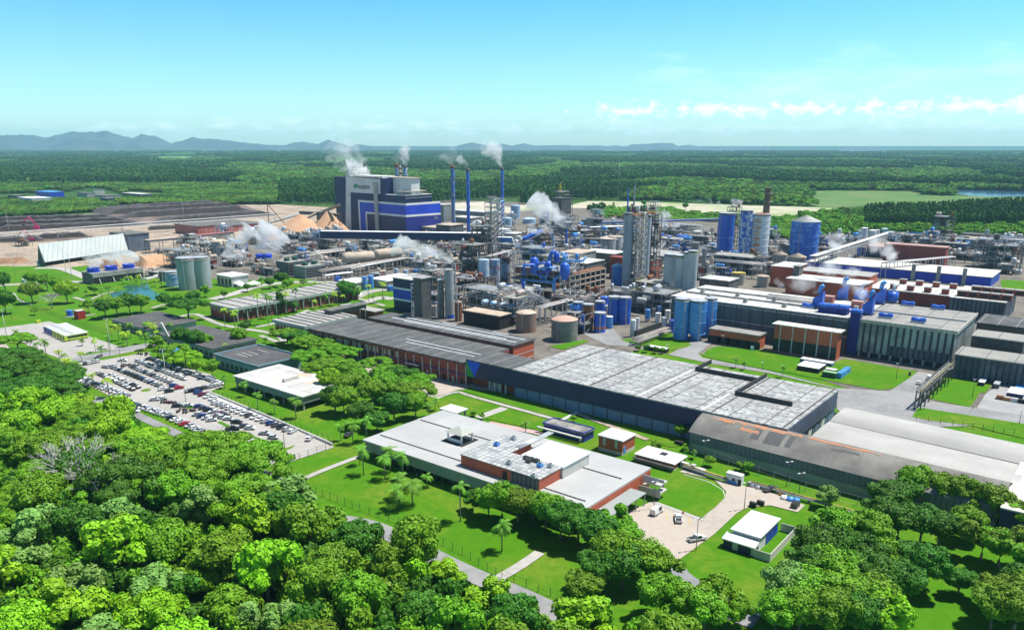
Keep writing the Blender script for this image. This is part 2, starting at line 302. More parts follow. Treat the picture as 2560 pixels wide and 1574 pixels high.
for pts in ([('i',1200,985),('i',1430,875),('i',1500,880),('i',1700,985),('i',1650,1010),('i',1500,1040),('i',1440,1040)], [('i',1030,940),('i',1130,925),('i',1190,970),('i',1150,985)],
            [('i',1800,1090),('i',1850,1030),('i',1950,1000),('j',0,1040),('j',280,1130),('j',250,1260),('i',2419,1225),('i',1900,1120)],
            [('j',-60,1060),('j',640,1150),('j',720,1120),('j',1410,1240),('j',1340,1300),('j',1180,1400),('j',1060,1415),('j',380,1290),('j',-60,1190)],
            [('r',420,1010),('r',800,600),('r',1680,740),('r',1540,920),('r',1440,910),('r',1260,1180),('r',1150,1170)],
            [('r',150,1370),('r',270,1190),('r',2268,1500),('r',2600,1570),('m',2371,250),('r',1200,1520),('r',500,1440)],
            [('i',350,1000),('i',680,940),('i',730,955),('i',480,1035)], [('j',2200,370),('j',2700,400),('j',2700,490),('j',2210,470)], [('b',1900,1290+1000),('b',2100,2200),('b',2420,2300)]):
    if pts[0][2] > 2000: continue
    patch('lawn', grass, pts, .22)
# admin quarter lawns and paths (on the grass of the ground sheet), car bays, road paint
for pts, wd in (([('e',1640,740),('e',1850,700),('e',2100,800),('f',150,880),('f',270,960)], 3.5), ([('f',240,680),('f',600,560),('f',780,540),('f',1000,560),('f',1280,640)], 3), ([('f',0,820),('f',230,770),('f',500,660)], 3.5), ([('f',40,900),('f',200,960)], 3),
                ([('e',2000,560),('e',2230,500),('e',2419,440),('f',300,400),('f',700,400),('f',900,450)], 9), ([('f',900,560),('f',1020,500),('f',1180,470),('f',1280,470)], 10), ([('f',1010,590),('f',1200,540),('f',1290,560)], 8), ([('e',700,540),('e',860,590),('e',900,620)], 3), ([('e',620,725),('e',800,710),('e',900,700)], 2.5), ([('e',1440,640),('e',1500,620),('e',1600,600)], 3),
                ([('e',0,560+0),('e',120,500),('e',170,560),('e',300,610)], 1.5), ([('e',860,560),('e',960,515),('e',1080,485)], 2)):
    strip('path', concrete, pts, wd, .17)
patch('lawn', grass, [('f',420,650),('f',640,590),('f',780,600),('f',560,650)], .19)
patch('lawn', grass, [('f',1150,510),('f',1280,480),('f',1280,540)], .19); patch('lawn', grass, [('f',1160,630),('f',1280,605),('f',1420,620),('f',1370,680),('f',1200,690)], .19)
# gravel bottoms and bays
def bays(t, p0, p1, n, ln, ang, mat=whitep):
    a, b = G(t, *p0), G(t, *p1); mb = MB(); d = Vector((cos(radians(ang)), sin(radians(ang)), 0)); nn = Vector((-d.y, d.x, 0))*.07
    for k in range(n):
        c = a.lerp(b, k/(n-1)); e = c+d*ln; mb.add([(c+nn)[:2]+(.26,), (c-nn)[:2]+(.26,), (e-nn)[:2]+(.26,), (e+nn)[:2]+(.26,)], [(0,1,2,3)])
    tag(mb.build('bay_markings', mat), kind='structure')
bays('k', (1340,225), (1700,395), 16, 5, 52); bays('k', (1560,200), (1820,315), 14, 5, 190); bays('k', (1935,225), (2100,285), 8, 5, 70)
bays('e', (250,800), (440,770), 8, 12, -30, whitep); bays('e', (760,985), (900,950), 7, 12, -28); bays('k', (1340, 180), (1500, 250), 8, 5, 52)
bays('l', (2280,960), (2130,930), 4, 5, 85, yellowp)
# ================================================================ MOUNTAINS
def ridge(prof, base, dist, depth_m, col):
    mb = MB(); n = len(prof); cols = []
    P = []
    for (x0, y0), (x1, y1) in zip(prof, prof[1:]):
        k = max(1, int((x1-x0)/9))
        for j in range(k): P.append((x0+(x1-x0)*j/k, y0+(y1-y0)*j/k))
    P.append(prof[-1]); rows = 9
    for i, (x, y) in enumerate(P):
        X = (x-1280)/F*dist; hh = (base-y)/F*dist
        hh += (noise.noise(Vector((x*.06, dist, 0)))*.10+noise.noise(Vector((x*.2, dist, 3)))*.05)*hh if hh > 0 else 0
        for r in range(rows):
            t = r/(rows-1)*2-1                       # -1 front foot, 0 crest, 1 back foot
            prof_ = (1-abs(t))**(.85+.4*noise.noise(Vector((x*.03, r*.5, 1))))
            rid = 1+.35*noise.noise(Vector((x*.045+r*.2, r*.9, dist*.001)))*(1-(1-abs(t)))
            mb.v.append((X*(1+t*depth_m/dist), dist*(1+0)+t*depth_m, max(-5, hh)*prof_*rid-3))
    m = len(P)
    for i in range(m-1):
        for r in range(rows-1): a = i*rows+r; mb.f.append((a, a+rows, a+rows+1, a+1)); mb.m.append(0); mb.sm.append(True)
    return tag(mb.build('mountains', col), kind='structure')
mcol = M('mountain_forest', (.04, .065, .065), (.08, .10, .10), ns=.002)
def tp(t, pts): return [px(t, *q) for q in pts]
ridge([(-900,352),(-500,330),(-200,345)]+tp('a', [(0,90),(60,75),(140,92),(215,100),(240,110),(380,110),(420,100),(650,125),(720,110),(900,78),(1010,86),(1190,72),(1250,95),(1420,130),(1470,115),(1500,92),(1570,112),(1650,122),(1760,178),(1860,155),(1960,125),(2060,140),(2180,140),(2419,172)])+tp('b', [(120,182),(240,192),(370,192),(450,172),(540,163),(670,185),(760,144),(860,178),(970,205),(1010,182),(1130,200),(1210,208),(1280,200),(1400,215),(1700,225),(1900,208),(2000,180),(2060,170),(2170,192),(2240,205),(2320,178),(2419,198)])+[(1330,366),(1600,367)], 366, 14500, 1500, mcol)
ridge([(-700,362),(-300,350)]+tp('a', [(0,95),(130,140),(210,112),(290,98),(420,130),(520,190),(640,205),(790,150),(900,120),(1010,110),(1150,130),(1330,190),(1440,150),(1600,205),(1760,190),(1880,205),(2419,205)])+[(760,366)], 366, 13000, 1300, mcol)
ridge([(1180,366)]+tp('c', [(0,210),(60,196),(115,188),(200,206),(500,204),(620,208),(760,205),(860,212),(950,205),(1040,212),(1090,196),(1200,194),(1280,186),(1440,186),(1500,210),(1600,200),(1760,225),(1860,214),(1940,226),(2030,220),(2180,214),(2300,226),(2419,230)])+tp('d', [(60,236),(280,219),(360,226),(410,246),(500,236),(590,219),(700,226),(860,215),(960,235),(1080,240),(1250,248)])+[(2400,367)], 367, 16500, 1500, mcol)
# ================================================================ BUILDERS
brick = M('red_brick', (.50, .105, .045), (.38, .08, .04), ns=.12, fine=(.9, (.55, .16, .08), .4)); dbrick = M('dark_red_brick', (.30, .06, .04), (.17, .04, .03), ns=.1, fine=(.6, (.28, .07, .05), .5))
pinkw = M('faded_red_sheet', (.40, .15, .13), (.30, .10, .09), ns=.1, stripes=(4, (.28, .09, .08), .1))
navy = M('navy_cladding', (.008, .012, .085), (.012, .018, .10), ns=.05, rough=.5, stripes=(2.4, (.004, .006, .05), .05)); royal = M('royal_blue_cladding', (.012, .045, .50), (.015, .06, .58), ns=.05, rough=.45, stripes=(3, (.01, .03, .34), .06))
bluep = M('blue_paint', (.02, .10, .55), (.035, .16, .62), ns=.25, rough=.4, fine=(.35, (.02, .06, .36), .6)); lblue = M('light_blue_paint', (.07, .26, .66), (.10, .34, .70), ns=.2, rough=.45, fine=(.5, (.04, .17, .5), .5))
worn = M('peeling_blue_paint', (.03, .11, .50), (.45, .52, .58), ns=.35, lo=.47, hi=.56, rough=.6); bluew = M('blue_white_stain', (.22, .40, .62), (.55, .62, .66), ns=.25, rough=.6)
greyc = M('grey_sheet', (.30, .31, .30), (.22, .23, .23), ns=.08, stripes=(1.1, (.13, .14, .14), .35)); dgrey = M('dark_sheet', (.10, .105, .105), (.16, .16, .155), ns=.1, stripes=(1.6, (.05, .05, .055), .3))
ribg = M('ribbed_green_grey_sheet', (.36, .40, .37), (.17, .19, .185), ns=.09, lo=.44, hi=.62, stripes=(3.0, (.05, .055, .055), .38)); ribn = M('ribbed_dark_blue_grey_sheet', (.12, .14, .17), (.05, .055, .08), ns=.08, lo=.4, hi=.6, stripes=(2.4, (.03, .035, .04), .3))
beigec = M('beige_sheet', (.48, .46, .40), (.38, .36, .32), ns=.1, stripes=(2.2, (.28, .27, .24), .18)); whitec = M('white_cladding', (.72, .73, .71), (.62, .63, .62), ns=.08, stripes=(2.2, (.55, .56, .55), .06))
concr = M('raw_concrete', (.36, .35, .32), (.22, .215, .20), ns=.2, fine=(.9, (.42, .41, .38), .4)); dconc = M('stained_concrete', (.17, .165, .15), (.08, .08, .075), ns=.25); lconc = M('light_concrete', (.58, .56, .51), (.45, .44, .41), ns=.15)
white = M('white_paint_wall', (.78, .78, .76), (.68, .68, .67), ns=.2); steel = M('grey_steel', (.33, .34, .35), (.24, .25, .26), ns=.3, rough=.5, metal=.2); dsteel = M('dark_steel', (.07, .07, .07), (.12, .11, .10), ns=.4, rough=.6, metal=.2)
gal = M('galvanised_steel', (.55, .56, .56), (.42, .43, .44), ns=.4, rough=.45, metal=.3); rust = M('rusty_steel', (.28, .10, .04), (.12, .06, .04), ns=.3, rough=.9); beigep = M('beige_paint', (.52, .42, .32), (.42, .33, .25), ns=.2)
tankg = M('grey_tank_plate', (.34, .37, .37), (.27, .29, .29), ns=.07, rough=.6, bands=(2.4, (.26, .28, .28), .06)); silog = M('silo_concrete', (.46, .48, .47), (.38, .40, .39), ns=.1, rough=.7)
glass = M('window_glass', (.02, .026, .035), rough=.3, spec=.3); dark = M('dark_opening', (.015, .015, .017)); lwin = M('pale_window_panel', (.5, .5, .46)); pipe_p = M('pale_pink_pipe', (.55, .43, .38), (.45, .36, .33), ns=.4); yell = M('yellow_paint_steel', (.50, .40, .08), (.3, .24, .06), ns=.5)
rfd = M('dark_corrugated_roof', (.085, .087, .085), (.13, .13, .127), ns=.12, rough=.9, grid=(8.2, 900, .28, (.30, .30, .29)), fine=(.5, (.04, .042, .04), .5)); rfdark = M('charcoal_tile_roof', (.075, .073, .074), (.115, .112, .11), ns=.10, rough=.9, grid=(1.6, 900, .25, (.03, .03, .03)), fine=(.5, (.09, .09, .09), .4))
rfstain = M('mould_stained_white_roof', (.46, .46, .445), (.12, .125, .125), ns=.7, lo=.44, hi=.66, rough=.9, detail=9, grid=(12.4, 6.2, .38, (.08, .08, .08)), fine=(.10, (.22, .22, .22), .6)); rfgrey = M('grey_roof_sheet', (.38, .37, .34), (.30, .29, .27), ns=.06, rough=.85, grid=(1.3, 900, .12, (.24, .23, .22)))
rfwhite = M('white_roof', (.66, .65, .61), (.45, .44, .41), ns=.09, rough=.8, grid=(9, 14, .35, (.25, .25, .24)), fine=(.3, (.5, .48, .44), .5)); rfcant = M('pale_grey_sheet_roof', (.46, .46, .445), (.38, .38, .37), ns=.05, rough=.7, grid=(1.0, 8.6, .12, (.33, .33, .325)), fine=(.25, (.41, .40, .38), .6)); rfbeige = M('beige_roof', (.60, .55, .48), (.52, .48, .42), ns=.03, rough=.8, grid=(3, 900, .12, (.46, .42, .37)))
rfpan = M('grey_panel_roof', (.30, .29, .26), (.22, .215, .20), ns=.1, rough=.9, grid=(11, 9.5, .4, (.12, .12, .12)), fine=(.5, (.35, .34, .31), .4)); rfpink = M('pink_tile_roof', (.45, .28, .24), (.36, .22, .19), ns=.05, rough=.9, grid=(4, 900, .2, (.3, .19, .17)))
UVR = GA
def loc2(o_, p): d = Vector(p)-Vector(o_.location); return (d.dot(U), d.dot(V), d.z)
def box_spec(t, Bp, Ap, Cp, h):
    if isinstance(h, tuple): gb = G(t, *h); h = height(gb, px(t, *Bp)[1]); b = gb.copy()
    else: b = G(t, *Bp, h); b.z = 0
    L_ = Ap if isinstance(Ap, (int, float)) else abs((b-G(t, *Ap, h)).dot(U)); W_ = Cp if isinstance(Cp, (int, float)) else abs((G(t, *Cp, h)-b).dot(V)); return b, L_, W_, h
def bld(name, label, cat, t, Bp, Ap, Cp, h, wall, roof, z0=0, over=.5, rt=.5, win=(), parapet=0, group=None, legs=0, plinth=None, fascia=None, tilt=0):
    b, L_, W_, h = box_spec(t, Bp, Ap, Cp, h); o = thing(name, label, cat, b-U*L_, UVR, group)
    m = MB(); m.box(0, L_, 0, W_, z0, h-rt); m.build('wall', wall, o)
    if plinth: k = MB(); k.box(-.06, L_+.06, -.06, W_+.06, 0, plinth[0]); k.build('plinth', plinth[1], o)
    m = MB()
    if tilt: m.prism([(-over, -over), (L_+over, -over), (L_+over, W_+over), (-over, W_+over)], h-rt, h, top=[h, h, h+tilt, h+tilt])
    else: m.box(-over, L_+over, -over, W_+over, h-rt, h)
    m.build('roof', roof, o)
    if parapet:
        m = MB(); a, c = -over, .35
        for x0, x1, y0, y1 in ((-over, L_+over, -over, -over+c), (-over, L_+over, W_+over-c, W_+over), (-over, -over+c, -over+c, W_+over-c), (L_+over-c, L_+over, -over+c, W_+over-c)): m.box(x0, x1, y0, y1, h+.003, h+parapet)
        m.build('parapet', fascia or wall, o)
    elif fascia:
        m = MB(); e = over+.05
        m.box(-e, L_+e, -e-.15, -e, h-rt-1.1, h-.05); m.box(L_+e, L_+e+.15, -e, W_+e, h-rt-1.1, h-.05); m.build('fascia', fascia, o)
    if z0 > .5 or legs:
        n = max(2, legs or 4)
        for k in range(n):
            for y in (0.5, W_-.5): c = MB(); c.box(-.3, .3, -.3, .3, 0, z0 or .5); q = c.build('pillar', concr, o, (.6+(L_-1.2)*k/(n-1), y, 0))
    for wd in win: windows(o, L_, W_, **wd)
    return o, L_, W_, h
def windows(o, L_, W_, face='f', n=8, z0=1, z1=2.6, w=1.4, mat=None, a=0.0, b=1.0, name='window', frame=None, dep=.12):
    S = L_ if face in 'fb' else W_; m = MB(); m.box(-w/2, w/2, -dep, .02, z0, z1); me = None
    for k in range(n):
        s = S*(a+(b-a)*(k+.5)/n); pos, rz = ((s, 0, 0), 0) if face == 'f' else ((L_, s, 0), pi/2) if face == 'r' else ((s, W_, 0), pi) if face == 'b' else ((0, s, 0), -pi/2)
        if me is None: q = m.build(name, mat or glass, o); me = q.data
        else: q = bpy.data.objects.new(name, me); COL.objects.link(q); q.parent = o
        q.location = pos; q.rotation_euler = (0, 0, rz)
def block(o, x0, x1, y0, y1, z0, z1, wall, roof, name='upper_storey', over=.2, rt=.3):
    m = MB(); m.box(x0, x1, y0, y1, z0, z1-rt); a = m.build(name, wall, o); m = MB(); m.box(x0-over, x1+over, y0-over, y1+over, z1-rt, z1); m.build('roof', roof, a); return a
def tank(label, t, x0, x1, yb, yt, mat, name='storage_tank', cat='tank', roof=None, kind='dome', z0=0, group=None, bands=0, bandm=None, ladder=True, rail=False, cone=0, stripe=None, n=24, legs=0, base=None):
    """an upright cylinder: its left and right edge, the row of its nearest foot and of its top rim in the photo"""
    P = G(t, (x0+x1)/2, yb, z0); s = TL[t][2]; r = (x1-x0)/s/2*depth(P)/F; hd = Vector((P.x, P.y, 0)).normalized(); c = Vector((P.x, P.y, 0))+hd*r*(.96); h = height(Vector((P.x, P.y, 0)), px(t, 0, yt)[1])
    if h < z0+2: h = z0+2
    o = thing(name, label, cat, (c.x, c.y, 0), UVR, group); roof = roof or mat
    m = MB()
    if cone: zc = z0+cone; m.rev(0, 0, [(r*.55, z0), (r*.58, z0+cone*.3), (r, zc), (r, h)], n)
    else: m.cyl(0, 0, z0, h, r, n=n)
    m.build('shell', mat, o); m = MB()
    if kind == 'dome': m.rev(0, 0, [(r*1.02, h), (r*.98, h+.15), (r*.6, h+r*.16), (r*.02, h+r*.24)], n)
    elif kind == 'cone': m.rev(0, 0, [(r*1.03, h-.1), (r*1.03, h+.1), (.25, h+r*.42), (.25, h+r*.42+.5)], n)
    else: m.rev(0, 0, [(r*1.03, h-.25), (r*1.03, h+.12), (r*.9, h+.12), (.02, h+.2)], n)
    m.build('roof', roof, o)
    if bands:
        m = MB()
        for k in range(bands): z = z0+(h-z0)*(k+.6)/(bands+.3); m.rev(0, 0, [(r+.01, z-.18), (r+.16, z-.14), (r+.16, z+.14), (r+.01, z+.18)], n)
        m.build('stiffening_rings', bandm or mat, o)
    if stripe:
        m = MB(); z = z0+(h-z0)*stripe[0]; m.rev(0, 0, [(r+.03, z), (r+.03, z+(h-z0)*stripe[1])], n); m.build('painted_band', stripe[2], o)
    if ladder:
        a = -2.2+R.random()*1.6; m = MB(); x, y = (r+.25)*cos(a), (r+.25)*sin(a); m.box(x-.35, x-.22, y-.1, y+.1, z0, h+1); m.box(x+.22, x+.35, y-.1, y+.1, z0, h+1); k = z0
        while k < h: m.box(x-.22, x+.22, y-.05, y+.05, k, k+.1); k += .9
        m.build('ladder', gal, o)
    if rail:
        m = MB(); 
        for z in (.6, 1.15): m.rev(0, 0, [(r+.02, h+z-.05), (r+.08, h+z), (r+.02, h+z+.05)], n)
        for k in range(12): a = 2*pi*k/12; m.box(r*cos(a)-.05, r*cos(a)+.05, r*sin(a)-.05, r*sin(a)+.05, h, h+1.15)
        m.build('railing', yell if rail == 'y' else gal, o)
    if z0 > 1:
        for k in range(4): a = pi/4+k*pi/2; q = MB(); q.box(-.22, .22, -.22, .22, 0, z0+.3); q.build('leg', legs or steel, o, (r*.8*cos(a), r*.8*sin(a), 0))
    if base: m = MB(); m.cyl(0, 0, 0, .5, r+1.2, n=n); m.build('plinth', base, o)
    return o, r, h
def frame_mb(L_, W_, levels, nx, ny, w=.35, brace=True):
    m = MB()
    for i in range(nx+1):
        for j in range(ny+1):
            x, y = L_*i/nx, W_*j/ny; m.box(x-w/2, x+w/2, y-w/2, y+w/2, 0, levels[-1])
    for z in levels:
        for j in range(ny+1): y = W_*j/ny; m.box(0, L_, y-w*.4, y+w*.4, z-w, z)
        for i in range(nx+1): x = L_*i/nx; m.box(x-w*.4, x+w*.4, 0, W_, z-w, z)
    if brace:
        zs = [0]+list(levels)
        for k in range(len(zs)-1):
            for i in range(0, nx, 2): m.bar((L_*i/nx, 0, zs[k]), (L_*(i+1)/nx, 0, zs[k+1]), w*.45)
            m.bar((L_, W_*(k%ny)/ny, zs[k]), (L_, W_*((k%ny)+1)/ny, zs[k+1]), w*.45)
    return m
def rail_mb(m, x0, x1, y0, y1, z, w=.1):
    for zz in (z+.6, z+1.15):
        for a, b in (((x0,y0),(x1,y0)), ((x1,y0),(x1,y1)), ((x1,y1),(x0,y1)), ((x0,y1),(x0,y0))): m.bar((*a, zz), (*b, zz), w*.6)
    n = max(1, int((x1-x0)/3))
    for k in range(n+1):
        for y in (y0, y1): x = x0+(x1-x0)*k/n; m.box(x-w/2, x+w/2, y-w/2, y+w/2, z, z+1.15)
PAL = dict(grey=(steel, gal, dsteel, pipe_p), blue=(steel, bluep, lblue, gal), pale=(gal, white, bluew, lblue), rust=(dsteel, rust, pipe_p, gal), beige=(gal, beigep, pipe_p, steel), yel=(yell, gal, pipe_p, beigep))
def unit(label, t, x, y, L_, W_, H_, pal='grey', seed=None, name='process_unit', cat='process unit', frame=True, vessels=4, pipes=7, deck=True):
    """an open steel frame with floors, vessels standing on them and pipes winding through"""
    P = G(t, x, y); rr = random.Random(seed if seed is not None else hash((int(x), int(y)))%9999); m1, m2, m3, m4 = PAL[pal]
    o = thing(name, label, cat, P-U*L_*.5, UVR); nl = max(1, int(H_/4.2)); lev = [H_*(k+1)/nl for k in range(nl)]; nx = max(1, int(L_/5.5)); ny = max(1, int(W_/6))
    if frame: frame_mb(L_, W_, lev, nx, ny, .38).build('steel_frame', m1 if m1 is not yell else gal, o)
    if deck:
        for k, z in enumerate(lev):
            x0 = rr.uniform(0, .3)*L_; x1 = L_*rr.uniform(.65, 1); m = MB(); m.box(x0, x1, .1, W_-.1, z+.01, z+.16); d = m.build('platform', rr.choice((concr, dconc, steel)), o); m = MB(); rail_mb(m, x0, x1, .1, W_-.1, z+.16); m.build('railing', yell if pal == 'yel' or rr.random() < .25 else m1, d)
    for k in range(vessels):
        z = rr.choice([0]+lev[:-1]+[lev[-1]]) ; r = rr.uniform(.8, min(2.1, W_*.24)); vh = rr.uniform(2.5, 5); vx, vy = rr.uniform(r, L_-r), rr.uniform(r, W_-r); m = MB(); mt_ = rr.choice((m2, m2, m3, m4))
        if rr.random() < .65: m.rev(vx, vy, [(r*.3, z+.2), (r, z+.9), (r, z+vh), (r*.7, z+vh+r*.3), (.02, z+vh+r*.45)], 14)
        else:
            a = rr.random() < .5; e = Vector((1,0,0) if a else (0,1,0))*rr.uniform(1.5, 3); c = Vector((vx, vy, z+r+.5)); m.tube([c-e-e.normalized()*.4, c-e, c+e, c+e+e.normalized()*.4], r*.9, 12); m.box(vx-.3, vx+.3, vy-.3, vy+.3, z, z+r)
        m.build('vessel', mt_, o)
    for k in range(1+int(L_*W_/150)):
        z = rr.choice([0]+lev[:-1]); bx, by = rr.uniform(0, L_*.6), rr.uniform(0, W_*.4); m = MB(); m.box(bx, bx+rr.uniform(3, L_*.4), by, by+rr.uniform(2.5, W_*.55), z+.2, z+rr.uniform(2, 4)); m.build('dark_filler_block', rr.choice((dsteel, dark, dconc, dbrick, dsteel)), o)  # dark boxes added for density and to stand in for shaded gaps
    for k in range(pipes):
        pr = rr.choice((.16, .22, .32, .5)); p = Vector((rr.uniform(0, L_), rr.uniform(0, W_), rr.uniform(.5, H_))); pts = [p.copy()]
        for j in range(rr.randint(3, 6)):
            ax = rr.randrange(3); p = p.copy(); p[ax] = rr.uniform(0, (L_, W_, H_+2)[ax]); pts.append(p)
        m = MB(); 
        for a, b in zip(pts, pts[1:]):
            if (b-a).length > .2: m.tube([a, b], pr, 6)
        m.build('pipe', rr.choice((m2, m3, m4, m4)), o)
    return o
def rack(label, t, p0, p1, z, wd=4, n=5, mats=None, name='pipe_rack', cat='pipe rack', zp=None, leg=steel, tiers=1, roof=None, step=9, truss=False):
    """a long elevated rack between two photo points taken at its deck height z"""
    a = G(t, *p0, z); b = G(t, *(p1[:2]), p1[2] if len(p1) > 2 else z); a0 = Vector((a.x, a.y, 0)); d = b-a; hd = Vector((d.x, d.y, 0)); L_ = hd.length; dz = b.z-a.z; o = thing(name, label, cat, a0, atan2(hd.y, hd.x)); zf = lambda x: a.z+dz*x/L_
    m = MB(); m.tube([(0, -wd/2, zf(0)), (L_, -wd/2, zf(L_))], .3, 4, 0, False); m.tube([(0, wd/2, zf(0)), (L_, wd/2, zf(L_))], .3, 4, 0, False); nb = max(2, int(L_/3))
    for k in range(nb+1): x = L_*k/nb; m.box(x-.12, x+.12, -wd/2, wd/2, zf(x)-.35, zf(x)-.05)
    if truss:
        for s in (-1, 1):
            y = s*wd/2; m.tube([(0, y, zf(0)+truss), (L_, y, zf(L_)+truss)], .22, 4, 0, False)
            for k in range(nb): x0, x1 = L_*k/nb, L_*(k+1)/nb; m.bar((x0, y, zf(x0)+(0 if k%2 else truss)), (x1, y, zf(x1)+(truss if k%2 else 0)), .16)
    m.build('deck_frame', leg, o); ns = max(1, int(L_/step))
    for k in range(ns+1):
        x = L_*k/ns
        if zf(x) < 1: continue
        m = MB(); m.box(-.22, .22, -wd/2-.1, -wd/2+.3, 0, zf(x)-.3); m.box(-.22, .22, wd/2-.3, wd/2+.1, 0, zf(x)-.3); m.bar((0, -wd/2, zf(x)*.35), (0, wd/2, zf(x)*.7), .14); m.build('trestle', leg, o, (x, 0, 0))
    mats = mats or (pipe_p, gal, steel, lconc)
    for ti in range(tiers):
        for k in range(n):
            y = -wd/2+wd*(k+.5)/n; r = R.choice((.12, .16, .22, .3)); m = MB(); zz = .3+ti*1.3; m.tube([(0, y, zf(0)+zz), (L_, y, zf(L_)+zz)], r, 6); m.build('pipe', mats[(k+ti)%len(mats)], o)
    if roof: m = MB(); m.prism([(0, -wd/2-.4), (L_, -wd/2-.4), (L_, wd/2+.4), (0, wd/2+.4)], 0, 0); m.v = [(v[0], v[1], zf(v[0])+roof[0]+(.0 if i < 4 else .3)) for i, v in enumerate(m.v)]; m.build('roof', roof[1], o)
    if roof and len(roof) > 2:
        m = MB()
        for s in (-1, 1): y = s*wd/2; m.add([(0,y,zf(0)), (L_,y,zf(L_)), (L_,y,zf(L_)+roof[0]), (0,y,zf(0)+roof[0]), (0,y-.1*s,zf(0)), (L_,y-.1*s,zf(L_)), (L_,y-.1*s,zf(L_)+roof[0]), (0,y-.1*s,zf(0)+roof[0])], [(0,1,2,3),(7,6,5,4),(0,3,7,4),(1,5,6,2)])
        m.build('side_cladding', roof[2], o)
    return o
def stack(label, t, x0, x1, yb, yt, mat, spiral=None, top=None, name='chimney', cat='chimney', bands=None, zb=0):
    P = G(t, (x0[0]+x0[1])/2 if isinstance(x0, tuple) else x0, yb); s = TL[t][2]; r = x1/s/2*depth(P)/F; h = height(P, px(t, 0, yt)[1]); o = thing(name, label, cat, P, 0)
    m = MB(); m.rev(0, 0, [(r*1.15, 0), (r, h*.25), (r*.96, h*.95), (r*.96, h)], 18); m.build('shaft', mat, o)
    m = MB(); m.rev(0, 0, [(r*.97, h*.955), (r*1.12, h*.96), (r*1.12, h), (r*.75, h), (r*.7, h-1)], 18); m.build('rim', top or dsteel, o)
    if spiral:
        m = MB()
        for k in range(3):
            pts = []; 
            for j in range(61): z = h*(.42+.53*j/60); a = 2*pi*(k/3+z/(r*13)); pts.append((r*1.08*cos(a), r*1.08*sin(a), z))
            m.tube(pts, r*.16, 4, 0, False)
        m.build('spiral_strake', spiral, o)
    if bands:
        for k in range(bands[1]):
            z0, z1 = h*(bands[2]+(1-bands[2])*k/bands[1]), h*(bands[2]+(1-bands[2])*(k+1)/bands[1])
            if k % 2 == 0: m = MB(); m.rev(0, 0, [(r*1.03, z0), (r*1.03, z1)], 18); m.build('warning_band', bands[0], o)
    for z in (h*.5, h*.8): m = MB(); m.rev(0, 0, [(r, z), (r*1.5, z), (r*1.5, z+.2), (r, z+.2)], 14); m.build('gallery', steel, o)
    return o, P, r, h
def hmast(label, t, x0, y0, x1, y1, heads=4, name='light_mast', cat='light mast', lattice=False, group=None, col=None):
    P = G(t, x0, y0); h = height(P, px(t, x1, y1)[1]); w = .32 if h > 14 else .2; o = thing(name, label, cat, P, .3, group)
    m = MB(); m.tube([(0,0,0), (0,0,h)], w*.6, 8, r2=w*.35); m.build('pole', col or (lconc if h > 14 else dsteel), o)
    if heads:
        m = MB(); m.bar((-.9, 0, h), (.9, 0, h), .1); m.build('crossarm', steel, o)
        for k in range(heads): x = -.9+1.8*k/max(1, heads-1); m = MB(); m.box(-.3, .3, -.22, .22, -.02, .16); m.build('lamp_head', white, o, (x, -.2, h))
    return o
